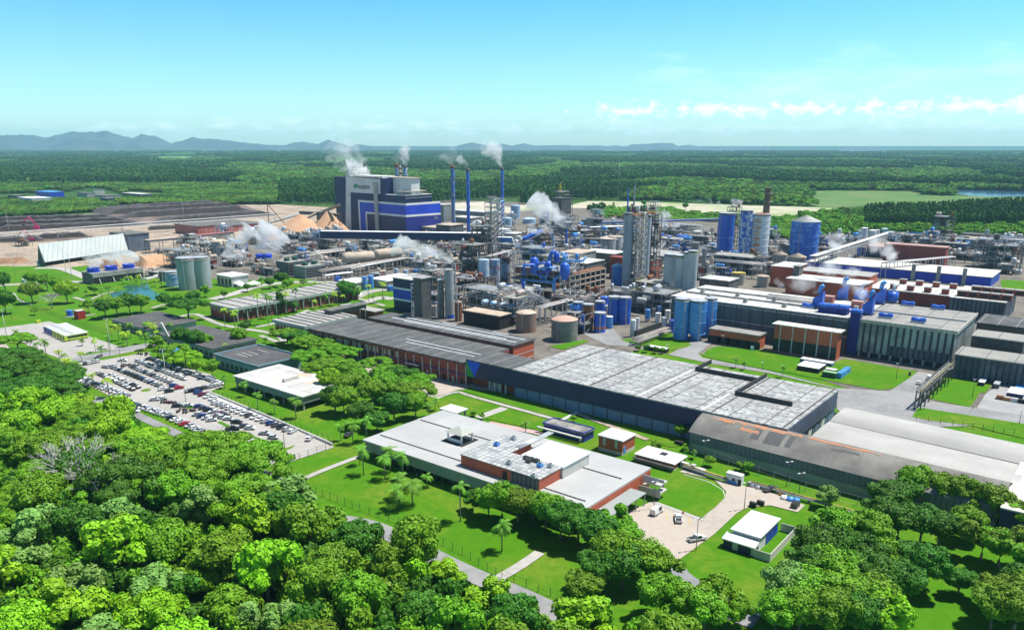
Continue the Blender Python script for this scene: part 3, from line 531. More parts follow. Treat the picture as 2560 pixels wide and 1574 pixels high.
# ================================================================ CANTEEN AND NEAR BUILDINGS
def canteen():
    h = 6.5; o, L_, W_, h = bld('canteen_building', 'large low canteen hall with pale ribbed sheet roof and raised red brick block', 'building', 'l', (1550,860), (95,405), (1920,640), h, M('grey_green_fascia', (.30, .34, .32)), rfcant, z0=2.6, over=.6, rt=.5, legs=12)
    # glazed base set back under the eave
    m = MB(); m.box(2, L_-1, 2.2, W_-.5, 0, 2.6); m.build('ground_floor', dbrick, o); W2 = abs((G('l', 2020, 578, h)-G('l', 1920, 640, h)).dot(V))
    windows(o, L_-1, W_, 'f', 26, .8, 2.3, 2.0, glass, .04, .97, dep=-2.1+.15)
    # rear wing: the same roof carried on to the back corner
    bU = abs((G('l', 1920, 640, h)-G('l', 2020, 578, h)).dot(U)); D = lambda x, y, z=h: loc2(o, G('l', x, y, z))
    p = D(640, 205); q = D(2020, 578); 
    m = MB(); m.box(max(p[0], 0), L_+.6, W_+.6, q[1], 0, h-.52); w = m.build('rear_wing', dbrick, o); m = MB(); m.box(min(p[0], -.6), L_+.6, W_+.6, q[1]+.5, h-.5, h-.003); m.build('roof', rfcant, w)
    m = MB(); m.box(L_+.62, L_+.72, -.3, q[1], 1.8, h-.55); m.build('end_wall', brick, o)
    # raised red block in an L
    hz = 10.2; a = D(770, 485, hz); b = D(1272, 655, hz); c = D(1420, 572, hz); e = D(1060, 360, hz)
    block(o, a[0], b[0], a[1], c[1], h, hz, brick, M('stained_panel_roof', (.52, .52, .50), (.25, .26, .26), ns=.3, grid=(1.9, 1.9, .35, (.22, .23, .23))), 'raised_block'); 
    block(o, a[0], a[0]+(c[1]-a[1])*1.05, c[1]+.25, e[1], h, hz-.01, brick, MATS['stained_panel_roof'], 'raised_block')
    m = MB(); x = a[0]+(b[0]-a[0])*.66; m.box(x, b[0]-.2, a[1]-.12, a[1]-.0, h+.2, hz-.5); m.build('louvre_panel', dgrey, o); m = MB(); m.box(x-3.2, x-1.6, a[1]-.1, a[1], h, h+2.6); m.build('door', dark, o)
    # white plant room with sloping roof behind
    hw = 10.6; f = D(1420, 572, hw); g_ = D(1620, 500, hw); k_ = D(1170, 490, hw); 
    wr = MB(); x1 = D(1420,575,hw)[0]; x0 = x1-15; y0 = c[1]+.6; y1 = y0+abs(g_[1]-f[1])+1.5; wr.box(x0, x1, y0, y1, h, hw-.6); w = wr.build('plant_room', lconc, o); m = MB(); m.box(x0-.3, x1+.3, y0-.3, y1+.3, hw-.6, hw-.25); m.build('roof', white, w)
    m = MB(); m.box(x0-7, x0-.4, y0+2, y1-1, h, h+.8); m.build('sheet_deck', greyc, o)
    # air conditioners on the block
    for i, (x, y) in enumerate(((1005,430),(1117,390),(1088,552),(1290,570),(1360,572),(1250,640),(1235,530),(1270,540),(1200,520),(1215,540))):
        d = D(x, y, hz); m = MB(); m.box(d[0]-.8, d[0]+.8, d[1]-.6, d[1]+.6, hz+.02, hz+1.1); q = m.build('air_conditioner', lblue if i in (0, 3) else gal if i < 6 else dsteel, o); m = MB(); m.rev(d[0], d[1], [(.45, hz+1.1), (.45, hz+1.22)], 10); m.build('fan_grille', dark, q)
    m = MB(); a1 = D(1130, 440, hz); b1 = D(1350, 345, hz)
    for s in (0, .8, 1.6): m.tube([(a1[0]+s, a1[1], hz), (b1[0]+s, b1[1], hz+.3)], .3, 6)
    m.build('duct', gal, o)
    # courtyard lantern: pyramid cap over a light well
    cc = D(765, 395, h); m = MB(); s = 4.6
    m.box(cc[0]-s, cc[0]+s, cc[1]-s*.9, cc[1]+s*.9, h+.01, h+.12); m.build('light_well', dark, o)
    m = MB(); zc = h+3.2; m.add([(cc[0]-4, cc[1]-3.4, zc), (cc[0]+4, cc[1]-3.4, zc), (cc[0]+4, cc[1]+3.4, zc), (cc[0]-4, cc[1]+3.4, zc), (cc[0], cc[1], zc+1.8)], [(0,1,4),(1,2,4),(2,3,4),(3,0,4),(3,2,1,0)]); m.build('lantern_cap', M('lantern_sheet', (.42, .43, .38)), o)
    for x, y in ((-3,-2.6),(3,-2.6),(3,2.6),(-3,2.6)): m = MB(); m.box(cc[0]+x-.2, cc[0]+x+.2, cc[1]+y-.2, cc[1]+y+.2, h, zc); m.build('lantern_post', white, o)
    m = MB(); m.box(cc[0]-3, cc[0]+3, cc[1]-2.7, cc[1]-2.6, h+.1, h+1.3); m.build('lantern_glazing', white, o)
    m = MB()
    for yy in (W_*.2, W_*.87): m.box(1, L_-2, yy, yy+.35, h, h+.25)
    m.build('roof_gutter', dgrey, o)
    # canopy over the loading bay on the right end
    m = MB(); ha = 4.2; m.box(L_+.8, L_+6, 1, W_*.9, ha-.25, ha); cpy = m.build('canopy', M('grey_canopy', (.33, .36, .34), stripes=(1.2, (.25,.27,.26), .2)), o)
    for k in range(6): m = MB(); m.box(-.12, .12, -.12, .12, 0, ha-.3); m.build('post', steel, cpy, (L_+5.7, 1.4+k*(W_*.9-1.8)/5, 0))
    # outside stair at the back of that end
    st = MB(); y0 = W_+2
    for lv in range(2):
        for k in range(9): st.box(L_+1+k*.55, L_+1.6+k*.55, y0+lv*2.1, y0+lv*2.1+1.8, lv*2.6+k*.29, lv*2.6+k*.29+.5)
        st.box(L_+6, L_+8, y0-.2, y0+4.2, lv*2.6+2.4, lv*2.6+2.7); st.box(L_+.9, L_+8, y0+lv*2.1-.12, y0+lv*2.1, lv*2.6+1.2, lv*2.6+3.6)
    st.build('stairs', lconc, o)
canteen()
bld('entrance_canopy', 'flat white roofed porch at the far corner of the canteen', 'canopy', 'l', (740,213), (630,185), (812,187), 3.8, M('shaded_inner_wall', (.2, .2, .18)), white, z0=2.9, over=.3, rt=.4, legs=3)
o, L_, W_, h = bld('utility_building', 'navy blue flat roofed hut behind the canteen with stained dark roof', 'building', 'l', (1578,350), (1322,277), (1655,320), (1578,410), M('navy_render', (.02,.04,.34)), M('stained_flat_roof', (.14,.14,.13), (.32,.30,.26), ns=.25), over=.3, win=[dict(face='f', n=1, z0=0, z1=2.1, w=1, mat=white, a=.85, b=.99, name='door'), dict(face='r', n=3, z0=1.5, z1=2.4, w=1)], parapet=.3)
m = MB(); m.box(-1.5, L_, -2.2, -1.2, 1.9, 2.3); m.build('pipe_tray', lconc, o)
o, L_, W_, h = bld('brick_hut', 'tall cube-shaped red brick hut with white flat roof right of the navy hut', 'building', 'l', (1830,397), (1687,352), (1918,352), (1830,500), brick, white, over=.35, rt=.4, win=[dict(face='f', n=2, z0=2.2, z1=5, w=1.1, mat=lwin), dict(face='r', n=1, z0=.6, z1=2.9, w=1.6, mat=lblue, a=0, b=.35, name='door')], plinth=(1.2, lconc))
o, L_, W_, h = bld('brick_hut', 'low long red brick hut with white roof and black gutter near the curved shed', 'building', 'l', (2170,548), (1922,482), (2228,492), (2170,597), brick, white, over=.5, rt=.35, plinth=(.5, lconc), win=[dict(face='r', n=1, z0=0, z1=2.6, w=2.6, mat=dark, name='door')])
m = MB(); m.box(-.5, L_+.5, -1.8, -.6, h-1.1, h-.9); m.build('lower_canopy', dsteel, o); m = MB(); m.box(L_*.45, L_*.62, W_*.5, W_*.8, h, h+.1); m.build('roof_hatch', dark, o)
# white hut in the right lawn
o, L_, W_, h = bld('white_workshop', 'small white roofed workshop with blue doors standing alone on the right lawn', 'building', 'm', (630,898), (455,842), (765,780), 4.4, white, whitec, over=.5, rt=.25, win=[dict(face='r', n=3, z0=.1, z1=2.8, w=2.4, mat=royal, a=.35, b=1, name='door')])
m = MB(); m.box(-1, L_, -3.2, -.55, 0, 2.4); ln = m.build('lean_to', navy, o); m = MB(); m.prism([(-1.3,-3.6),(L_+.3,-3.6),(L_+.3,-.52),(-1.3,-.52)], 2.4, 3, top=[2.75,2.75,3.4,3.4]); m.build('roof', white, ln)
for x0, x1 in ((1.5, 3), (6.5, 8.5)): m = MB(); m.box(x0, x1, -3.25, -3.2, .3, 2.2); m.build('door', lwin, o)
m = MB(); m.box(L_*.97, L_*.97+4.5, -3.2, -3.0, 0, 2.3); m.box(L_*.97+4.3, L_*.97+4.5, -3, W_+2, 0, 2.3); m.box(L_+.2, L_*.97+4.5, W_+2, W_+2.2, 0, 2.3); m.build('screen_wall', lconc, o)
o, L_, W_, h = bld('site_cabin', 'white and blue container cabin at the edge of the gravel yard', 'cabin', 'm', (505,500), (415,470), (552,492), (505,568), whitec, white, over=.05, rt=.12, win=[dict(face='f', n=1, z0=0, z1=2.1, w=1.1, mat=dark, a=.8, b=1, name='door'), dict(face='f', n=1, z0=1.2, z1=2, w=.9, mat=glass, a=.4, b=.6)])
m = MB(); m.box(-.03, L_*.7, -.05, -.0, .1, 1.3); m.build('blue_stripe', lblue, o)
# ================================================================ THE LONG BRICK HALL AND THE GREAT WAREHOUSE
def great():
    hb = 12.0; b = G('o', 1370, 797, hb); b.z = 0; W_ = (G('o', 1937, 405, hb)-G('o', 1370, 797, hb)).dot(V); Lj = (b-G('i', 130, 1180, hb)).dot(U); Ln = (b-G('n', 1580, 950, hb)).dot(U); Wn = (G('i', 360, 1093, hb)-G('i', 150, 1178, hb)).dot(V)
    o = thing('warehouse', 'huge flat warehouse with mould-stained white roof and navy front', 'warehouse', b-U*Lj, UVR)
    m = MB(); m.box(0, Lj, .0, W_, 0, hb-.5); m.build('wall', M('warehouse_base_wall', (.16, .21, .30), (.12, .16, .24), ns=.1, stripes=(6.4, (.05,.05,.06), .12)), o)
    m = MB(); m.box(-.4, Lj+.5, -.5, W_+.5, hb-.5, hb); m.build('roof', rfstain, o)
    m = MB(); m.box(-.0, Lj+.42, -.45, -.05, 4.6, hb-.02); m.build('fascia', navy, o); m = MB(); m.box(Lj+.05, Lj+.42, 0, W_+.3, 5.2, hb-.02); m.build('fascia', M('blue_grey_sheet', (.10,.12,.17), (.07,.08,.12), ns=.2, stripes=(3,(.05,.06,.09),.2)), o)
    for k in range(int(Lj/6.4)): m = MB(); m.box(-2.6, 2.6, -.1, 0, .4, 4.2); m.build('roller_door', M('blue_grey_door', (.17,.24,.36), (.13,.19,.3), ns=.3), o, (3.4+k*6.4, -.02, 0))
    for k in range(7): m = MB(); m.box(0, .1, -1.6, 1.6, .2, 4.4); m.build('roller_door', white if k%2 else MATS['blue_grey_door'], o, (Lj+.02, 4+k*(W_-6)/6.6, 0))
    D = lambda x, y, t='o': loc2(o, G(t, x, y, hb)); m = MB()
    def par(p, q, c=.5, hh=1.7):
        x0, x1 = sorted((p[0], q[0])); y0, y1 = sorted((p[1], q[1])); m.box(x0-c/2, x1+c/2, y0-c/2, y1+c/2, hb+.003, hb+hh)
    p1 = D(418, 195); p2 = D(570, 118); p3 = D(1050, 312); p4 = D(1215, 240); p5 = D(845, 452); p6 = D(1405, 578)
    par(p1, (p1[0], p2[1])); par((p1[0]+.5, p1[1]), (p3[0], p1[1])); par((p3[0]+.6, p5[1]), (p3[0]+.6, W_)); par((p3[0]+1.2, p5[1]), (p6[0], p5[1])); m.build('raised_parapet', M('black_flashing', (.035,.035,.04)), o)
    m = MB()
    for x in (p1[0]-1.2, p3[0]-1.4): m.box(x-.7, x, .5, p1[1] if x < p3[0]-5 else p5[1], hb+.003, hb+.12)
    m.build('roof_walkway', M('bare_white_strip', (.75,.75,.72)), o)
    m = MB()
    for x in range(12, int(Lj), 25): m.box(x, x+.3, 0, W_, hb+.003, hb+.3)
    m.build('roof_seam', M('dark_seam', (.06,.06,.06)), o)
    # part with the plain dark roof that joins it to the brick hall
    W1 = Wn; L1 = Ln-Lj
    o2 = thing('loading_hall', 'dark roofed loading hall with navy front panel and green and blue corner emblem', 'warehouse', b-U*Ln, UVR)
    m = MB(); m.box(0, L1-.45, 3.5, W1, 0, hb-.5); m.build('wall', brick, o2); m = MB(); m.box(-.2, L1-.42, -.5, W1+.4, hb-.52, hb-.02); m.build('roof', rfd, o2)
    m = MB(); m.box(0, L1-.0, -.45, -.05, 4.4, hb-.04); m.build('fascia', navy, o2)
    m = MB(); m.add([(0, -.5, 4.4), (4.6, -.5, 4.4), (0, -.5, hb-.1)], [(0,1,2)]); m.build('green_triangle', M('emblem_green', (.02,.30,.06)), o2)
    m = MB(); m.add([(.1, -.5, hb-.1), (4.7, -.5, 4.5), (8.2, -.5, hb-.1)], [(0,1,2)]); m.build('blue_triangle', M('emblem_blue', (.02,.10,.75)), o2)
    for k in range(4): m = MB(); m.box(-.35, .35, -.35, .35, 0, 4.4); m.build('pillar', lconc, o2, (12+k*(L1-16)/3.4, 1, 0))
    m = MB(); m.box(12, 17, 1.8, 3.4, 0, 4.2); m.build('guard_room', lconc, o2)
    # the long brick hall in two steps
    hh = hb-1.5; A = loc2(o2, G('f', 750, 782, hh)); L2 = -A[0]
    o3 = thing('brick_hall', 'very long red brick hall with dark corrugated roof facing the sandy plaza', 'building', b-U*(Ln+L2), UVR); W2 = loc2(o3, G('n', 2010, 835, hh+1))[1]
    m = MB(); m.box(0, L2-.05, 0, W2, 0, hh-.6); m.build('wall', dbrick, o3); m = MB(); m.box(-1, L2-.3, -1.6, W2, hh-.6, hh); m.build('roof', rfd, o3)
    nb = 20
    for k in range(nb+1): m = MB(); m.box(-.18, .18, -.5, 0, 0, hh-.6); m.build('column', lconc, o3, (.3+(L2-.8)*k/nb, 0, 0))
    m = MB(); m.box(0, L2-.1, -.35, 0, 4.5, 4.9); m.build('floor_band', M('blue_band', (.03,.05,.25)), o3)
    for k in range(nb):
        x = .3+(L2-.8)*(k+.5)/nb
        if k < 12:
            for s in (-1, 1): m = MB(); m.box(-.5, .5, -.08, 0, 5.6, 8.2); m.build('window', lwin if (k*3+s)%4 else dark, o3, (x+s*1.3, 0, 0))
        m = MB(); m.box(-.6, .6, -.08, 0, .2, 2.8); m.build('door', (royal if k in (9, 10, 12) else glass if k % 3 else lwin), o3, (x, 0, 0))
    m = MB(); m.box(L2*.66, L2*.66+7, -1.2, 0, 0, 4); g_ = m.build('gateway', dark, o3); m = MB(); m.box(L2*.66-.8, L2*.66+7.8, -1.5, -1.2, 4, 4.6); m.build('lintel', lconc, g_)
    for k in range(nb): m = MB(); m.prism([(0,-1.55),(L2/nb-1.1,-1.55),(L2/nb-1.1,.1),(0,.1)], hh-1.5, hh-.62); m.build('eave_panel', dbrick, o3, (.6+k*L2/nb, 0, 0))
    m = MB()
    for y0, x0, x1 in ((W2*.42, L2*.52, L2*.97), (W2*.28, L2*.56, L2*.99)): m.box(x0, x1, y0, y0+.5, hh+.01, hh+.2)
    m.build('skylight', white, o3)
    # upper, rear part of the hall
    hu = hh+1.6; q0 = loc2(o3, G('n', 300, 452, hu)); q1 = loc2(o3, G('n', 2010, 828, hu)); q2 = loc2(o3, G('n', 2290, 738, hu))
    o4 = thing('brick_hall', 'rear upper bay of the long brick hall with rows of white skylight strips', 'building', b-U*(Ln+L2), UVR)
    m = MB(); x0, x1, y0, y1 = q0[0], (q1[0]+q2[0])/2, W2+.2, q2[1]; m.box(x0, x1, y0, y1, 0, hu-.5); m.build('wall', dbrick, o4); m = MB(); m.box(x0-.8, x1+.6, y0-.5, y1+.6, hu-.5, hu); m.build('roof', rfd, o4)
    m = MB(); m.box(x1+.02, x1+.1, y0+.3, y1-.3, .3, hu-1); m.build('end_wall', brick, o4); m = MB(); m.box(x1+.1, x1+.2, y0, y1, 3.6, 4.0); m.box(x1+.1, x1+.2, y0, y1, 6.6, 6.9); m.build('wall_band', lconc, o4)
    for fy, fx0, fx1 in ((.28, .22, .98), (.42, .1, .9), (.70, .16, .98), (.9, .4, .5), (.9, .75, .85)): m = MB(); m.box(x0+(x1-x0)*fx0, x0+(x1-x0)*fx1, y0+(y1-y0)*fy, y0+(y1-y0)*fy+.7, hu+.01, hu+.2); m.build('skylight', white, o4)
    # outside stair on the plaza
    P = G('f', 1080, 1010); s = thing('stair_flight', 'white outside stair against the brick hall front', 'stairs', P-U*5, UVR); m = MB()
    for k in range(12): m.box(k*.45, k*.45+.5, 0, 2, 4.2-k*.34-.5, 4.2-k*.34)
    m.build('steps', lconc, s); m = MB(); m.add([(0,-.1,4.9),(5.6,-.1,.9),(5.6,-.1,0),(0,-.1,3.8)], [(0,1,2,3)]); m.add([(0,0,4.9),(5.6,0,.9),(5.6,0,0),(0,0,3.8)], [(3,2,1,0)]); m.box(-1.5, 0, -.1, 2.2, 3.7, 4.9); m.build('balustrade', white, s)
great()
# curved grey shed and pale roofs
def curved_sheds():
    ze = 7.0; e0 = G('m', 160, 207, ze); e1 = G('m', 2212, 728, ze); d = (e1-e0); d.z = 0; L_ = d.length; a = atan2(d.y, d.x); o = thing('curved_shed', 'long grey shed with a curved, rust-streaked roof in front of the right wood', 'shed', (e0.x, e0.y, 0), a); ux = d.normalized(); vy = Vector((-ux.y, ux.x, 0))
    zr = 11.4; rd = G('m', 332, 95, zr)-Vector((e0.x, e0.y, 0)); Wr = rd.dot(vy); Wf = Wr*2
    prof = [(0, ze)]+[(Wr*t, ze+(zr-ze)*(1-(1-t)**1.55)) for t in (.15,.3,.45,.6,.8,1)]; prof += [(Wf-y, z) for y, z in prof[-2::-1]]
    n = 24; m = MB(); vs = [(L_*i/n, y, z) for i in range(n+1) for y, z in prof]; k = len(prof)
    m.add(vs, [(i*k+j, (i+1)*k+j, (i+1)*k+j+1, i*k+j+1) for i in range(n) for j in range(k-1)]); m.build('roof', M('rust_streaked_roof', (.15,.14,.125), (.24,.225,.20), ns=.09, rough=.85, grid=(9, 60, .15, (.12,.12,.12)), fine=(.045, (.36,.17,.09), .0)), o)
    m = MB(); m.box(.3, L_-.3, .5, .7, 0, 3.2); m.build('lower_wall', M('pale_green_panel', (.30,.34,.27), (.24,.28,.23), ns=.1, stripes=(9, (.2,.22,.18), .03)), o)
    m = MB(); m.box(.3, L_-.3, .2, .4, 3.2, ze+.05); m.build('upper_wall', M('grey_sheet_wall', (.15,.165,.18), (.11,.12,.13), ns=.12, stripes=(1.5,(.10,.11,.12),.3)), o)
    g = [(y, z) for y, z in prof]; m = MB(); m.add([(.5, y, z) for y, z in g]+[(.5, Wf, 0), (.5, 0, 0)], [tuple(range(k+2))]); m.add([(L_-.5, y, z) for y, z in g]+[(L_-.5, Wf, 0), (L_-.5, 0, 0)], [tuple(range(k+2))[::-1]]); m.build('gable_wall', MATS['grey_sheet_wall'], o)
    m = MB(); m.box(.6, L_-.6, Wf-.4, Wf-.2, 0, ze); m.build('rear_wall', MATS['grey_sheet_wall'], o)
    rs = M('orange_rust', (.50,.20,.08), (.25,.20,.17), ns=.35, lo=.45, hi=.6); m = MB()
    def rfp(x, t): y = Wr*t; tt = min(1, t); z = ze+(zr-ze)*(1-(1-tt)**1.55); return (x, y, z+.03)
    for (xa, xb, ta, tb) in ((.05,.14,.72,.9),(.13,.32,.80,.99),(.17,.24,.52,.66),(.30,.38,.86,.99),(.40,.64,.88,.99)):
        nn = 8; vs = []
        for i in range(nn+1):
            for t_ in (ta, (ta+tb)/2, tb): vs.append(rfp(L_*(xa+(xb-xa)*i/nn), t_+.02*sin(i*2.1)))
        m.add(vs, [(3*i+j, 3*i+3+j, 3*i+4+j, 3*i+1+j) for i in range(nn) for j in range(2)])
    m.build('rust_patch', rs, o)
    dk = M('replaced_dark_sheets', (.09,.09,.09)); m = MB()
    for (xa, xb, ta, tb) in ((.22,.25,.3,.75),(.27,.33,.25,.8),(.345,.365,.3,.8),(.49,.53,.6,.68),(.52,.58,.64,.74)):
        vs = [];
        for j in range(4):
            t_ = ta+(tb-ta)*j/3; vs += [rfp(L_*xa, t_), rfp(L_*xb, t_)]
        m.add(vs, [(2*j, 2*j+1, 2*j+3, 2*j+2) for j in range(3)])
    m.build('patched_sheets', dk, o)
    # two pale roofs behind it
    pale = M('pale_concrete_sheet_roof', (.40,.385,.355), (.33,.32,.295), ns=.02, rough=.85, grid=(2.1, 400, .14, (.37,.36,.34)), fine=(.06, (.5,.48,.45), .5))
    def roof2(label, p0, p1, p2, p3, pr0, pr1, ze_, zr_):     # front left, front right, back left, back right, ridge left and right
        P = [G('m', *q, z) for q, z in ((p0, ze_), (p1, ze_), (p3, ze_), (p2, ze_))]; r0, r1 = G('m', *pr0, zr_), G('m', *pr1, zr_); oo = thing('pale_shed', label, 'shed', (P[0].x, P[0].y, 0), 0); bs = Vector((P[0].x, P[0].y, 0)); n_ = 10; rows = []
        for (f0, f1), (b0, b1) in (((P[0], P[1]), (r0, r1)), ((r0, r1), (P[3], P[2]))):
            for j in range(7):
                t = j/6; tt = sin(t*pi/2) if b0 is r0 else 1-cos(t*pi/2); rows.append([(f0.lerp(f1, i/n_).lerp(b0.lerp(b1, i/n_), t)*1, f0.z+(b0.z-f0.z)*tt) for i in range(n_+1)])
        vs = [(p.x-bs.x, p.y-bs.y, z) for r_ in rows for p, z in r_]; m = MB(); m.add(vs, [(j*(n_+1)+i, j*(n_+1)+i+1, (j+1)*(n_+1)+i+1, (j+1)*(n_+1)+i) for j in range(len(rows)-1) for i in range(n_)]); m.build('roof', pale, oo)
        m = MB(); Q = [p-bs for p in P]; ctr = (Q[0]+Q[1]+Q[2]+Q[3])/4; Q = [ctr+(q-ctr)*.985 for q in Q]; m.prism([q[:2] for q in Q], 0, ze_-.3); m.build('wall', greyc, oo)
    roof2('pale grey ribbed shed roof directly behind the curved shed', (950,262), (2282,592), (1090,138), (2420,440), (1010,200), (2345,520), 8.4, 9.6)
    roof2('pale grey ribbed shed roof on the road side of its twin', (1092,136), (2425,436), (1200,47), (2500,318), (1150,82), (2470,372), 8.4, 10.2)
    o, L_, W_, h = bld('navy_hall', 'beige roofed navy hall cut off by the right edge behind the wood', 'building', 'm', (2760,830), (2232,684), (3100,560), 9.5, navy, rfbeige, over=.3, rt=.4)
curved_sheds()
# ================================================================ LEFT SIDE: LOG YARD, SHEDS, ADMIN QUARTER
def onf(o, t, x, y, yl=0, axis='y'):
    X, Y = px(t, x, y); v = (Y-Y0)/F; d = Vector(((X-1280)/F, CP-v*SP, -(v*CP+SP))); n = V if axis == 'y' else U; c = Vector((0,0,H)); s = (yl-(c-o.location).dot(n))/d.dot(n); p = c+d*s-o.location
    return (p.dot(U) if axis == 'y' else p.dot(V)), p.z
def heap(name, label, cat, t, p0, p1, wd, hh, mat, seed=0, group=None, flat=.25, side=None):
    a, b = G(t, *p0), G(t, *p1); d = b-a; L_ = d.length
    m = MB(); n = max(6, int(L_/4)); k = 10
    for i in range(n+1):
        for j in range(k+1):
            x = L_*i/n; y = (j/k-.5)*wd; e = min(1, (i/n)/.12+.0, (1-i/n)/.12); e = max(0, e); c = min(1, (1-abs(j/k*2-1))/(1-flat)); z = hh*c**.8*e*(1+.22*noise.noise(Vector((x*.12, y*.15, seed)))); m.v.append((x, y+wd*.15*noise.noise(Vector((x*.03, seed, 1))), z+(.7*noise.noise(Vector((x*.5, y*.5, seed))) if 0 < z else 0)))
    for i in range(n):
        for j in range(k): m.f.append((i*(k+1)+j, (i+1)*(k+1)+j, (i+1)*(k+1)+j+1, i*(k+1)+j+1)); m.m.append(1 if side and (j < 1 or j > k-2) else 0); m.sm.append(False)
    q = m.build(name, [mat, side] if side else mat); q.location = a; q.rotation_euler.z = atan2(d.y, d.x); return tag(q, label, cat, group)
logm = M('stacked_logs', (.085, .072, .068), (.15, .13, .125), ns=.25, lo=.42, hi=.66, fine=(.6, (.012,.008,.010), .9)); chip = M('wood_chips', (.52, .31, .18), (.44, .25, .14), ns=.1, rough=1, fine=(.8, (.6, .38, .24), .5))
LP = 'stacked logs in the wood yard'
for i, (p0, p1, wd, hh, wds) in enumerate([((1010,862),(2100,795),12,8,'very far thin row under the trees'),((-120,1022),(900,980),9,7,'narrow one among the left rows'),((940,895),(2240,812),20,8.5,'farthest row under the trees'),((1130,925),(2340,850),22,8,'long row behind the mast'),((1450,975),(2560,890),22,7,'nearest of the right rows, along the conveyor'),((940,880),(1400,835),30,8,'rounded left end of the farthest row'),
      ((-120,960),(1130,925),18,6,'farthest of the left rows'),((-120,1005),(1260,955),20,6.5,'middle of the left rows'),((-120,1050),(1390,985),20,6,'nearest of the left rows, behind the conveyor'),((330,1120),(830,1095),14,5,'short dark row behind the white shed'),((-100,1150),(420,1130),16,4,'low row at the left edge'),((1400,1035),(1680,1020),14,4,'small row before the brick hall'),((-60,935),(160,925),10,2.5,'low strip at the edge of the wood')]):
    heap('log_pile', 'long dark pile of stacked logs, %s' % wds, 'log pile', 'a', p0, p1, wd*1.35, hh*.95, logm, i, LP, .8, M('shaded_log_ends', (.018,.012,.012), (.05,.035,.03), ns=.5))  # steep log-end sides near black: the shade of the fronts is in the colour
heap('chip_pile', 'orange bank of wood chips beside the elevated gallery', 'chip pile', 'a', (1290,1385), (1600,1345), 26, 8, chip, 3)
heap('chip_pile', 'brown heap of bark left of the white shed', 'chip pile', 'a', (-120,1350), (265,1340), 20, 4, M('bark_heap', (.25,.13,.07), (.33,.19,.11), ns=.2), 5)
heap('chip_pile', 'small brown heap half hidden in steam beside the cooling tower', 'chip pile', 'e', (960,262), (1120,262), 14, 7, MATS['bark_heap'], 6)
def cone(label, t, x, y, r, hh, mat):
    P = G(t, x, y); m = MB(); pr = []
    for k in range(10): f = k/9; pr.append((r*(1-f)+.05, hh*f**1.05))
    m.rev(0, 0, pr, 26); m.v = [(a+.6*noise.noise(Vector((a*.3, b*.3, c))), b, c+.5*noise.noise(Vector((a*.4, b*.4, 2)))) for a, b, c in m.v]; q = m.build('chip_pile', mat, None, (P.x, P.y, 0)); tag(q, label, 'chip pile')
cone('largest orange cone of wood chips under the inclined conveyors', 'b', 430, 1095, 44, 25, chip); cone('narrow orange cone of wood chips beside the boiler house', 'b', 690, 1090, 30, 29, chip); cone('low orange chip cone in front of the other two', 'b', 600, 1120, 26, 11, chip)
# conveyor over the yard, steel gallery, sheds
rack('long grey truss conveyor bridge crossing the log yard', 'a', (-150,1105), (1700,968), 9, 4, 2, None, 'conveyor_bridge', 'conveyor', None, steel, 1, None, 60, 3)
rack('second truss conveyor continuing behind the brick halls', 'a', (1690,972), (2600,905), 9, 4, 2, None, 'conveyor_bridge', 'conveyor', None, steel, 1, None, 60, 3)
rack('thin conveyor rising from the halls to the junction tower', 'b', (90,985), (420,895,16), 10, 3, 1, None, 'conveyor_bridge', 'conveyor', None, dsteel, 1, (1.6, gal), 40)
rack('beige covered conveyor rising over the chip cones', 'b', (255,1045), (585,885,24), 7, 3.4, 0, None, 'conveyor_bridge', 'conveyor', None, dsteel, 1, (2.2, beigep, beigep), 26)
rack('beige covered conveyor from the junction tower to the boiler house', 'b', (600,885), (790,812,34), 24, 3.4, 0, None, 'conveyor_bridge', 'conveyor', None, dsteel, 1, (2.0, beigep, beigep), 40)
rack('dark level conveyor gallery above the chip cones', 'b', (420,885), (790,912,20), 22, 5, 0, None, 'conveyor_bridge', 'conveyor', None, dsteel, 1, (3, dconc, dsteel), 34)
bld('junction_tower', 'small dark junction tower where the beige conveyors meet', 'tower', 'b', (610,870), 8, 8, 27, dsteel, dconc, z0=18, legs=2)
rack('thin red boom leaning over the chip store', 'b', (295,1010), (105,790,34), 5, 1.0, 0, [rust], 'crane_boom', 'crane', None, rust, 1, None, 300)
rack('rust brown boom above the chip cone, left one', 'b', (460,1095), (600,950,17), 3, .9, 0, [rust], 'crane_boom', 'crane', None, rust, 1, None, 300); rack('rust brown boom above the chip cone, right one', 'b', (610,1095), (715,940,19), 3, .9, 0, [rust], 'crane_boom', 'crane', None, rust, 1, None, 300)
bld('brick_hall', 'dark red hall with grey roof behind the elevated gallery', 'hall', 'a', (1865,1003), (1690,975), (2100,982), 11, pinkw, dconc, over=.8, win=[dict(face='r', n=6, z0=2, z1=9.5, w=.4, mat=dbrick)]); bld('brick_hall', 'long faded red hall with grey roof right of its darker neighbour', 'hall', 'a', (2130,1000), (1960,960), (2480,968), 8, pinkw, dconc, over=.6)
bld('transfer_tower', 'tall grey blue sheet clad building behind the white shed', 'building', 'a', (1220,1080), (1110,1050), (1400,1062), (1225,1250), M('blue_grey_panel', (.10,.12,.17), (.16,.18,.22), ns=.15), dconc, over=.6)
rack('wide elevated gallery on dark columns with beige top', 'a', (1380,1150), (1780,1115), 11, 8, 0, None, 'elevated_gallery', 'gallery', None, dsteel, 1, (1.6, beigep, M('gallery_side', (.22,.27,.36))), 12); rack('wide elevated gallery with faded pink top, right part', 'a', (1790,1110), (2190,1070), 11, 8, 0, None, 'elevated_gallery', 'gallery', None, dsteel, 1, (1.6, pinkw, MATS['gallery_side']), 12)
bld('gallery_cabin', 'small white cabin standing on the elevated gallery', 'cabin', 'a', (1790,1080), 7, 7, 17, lconc, lconc, z0=10, legs=2)
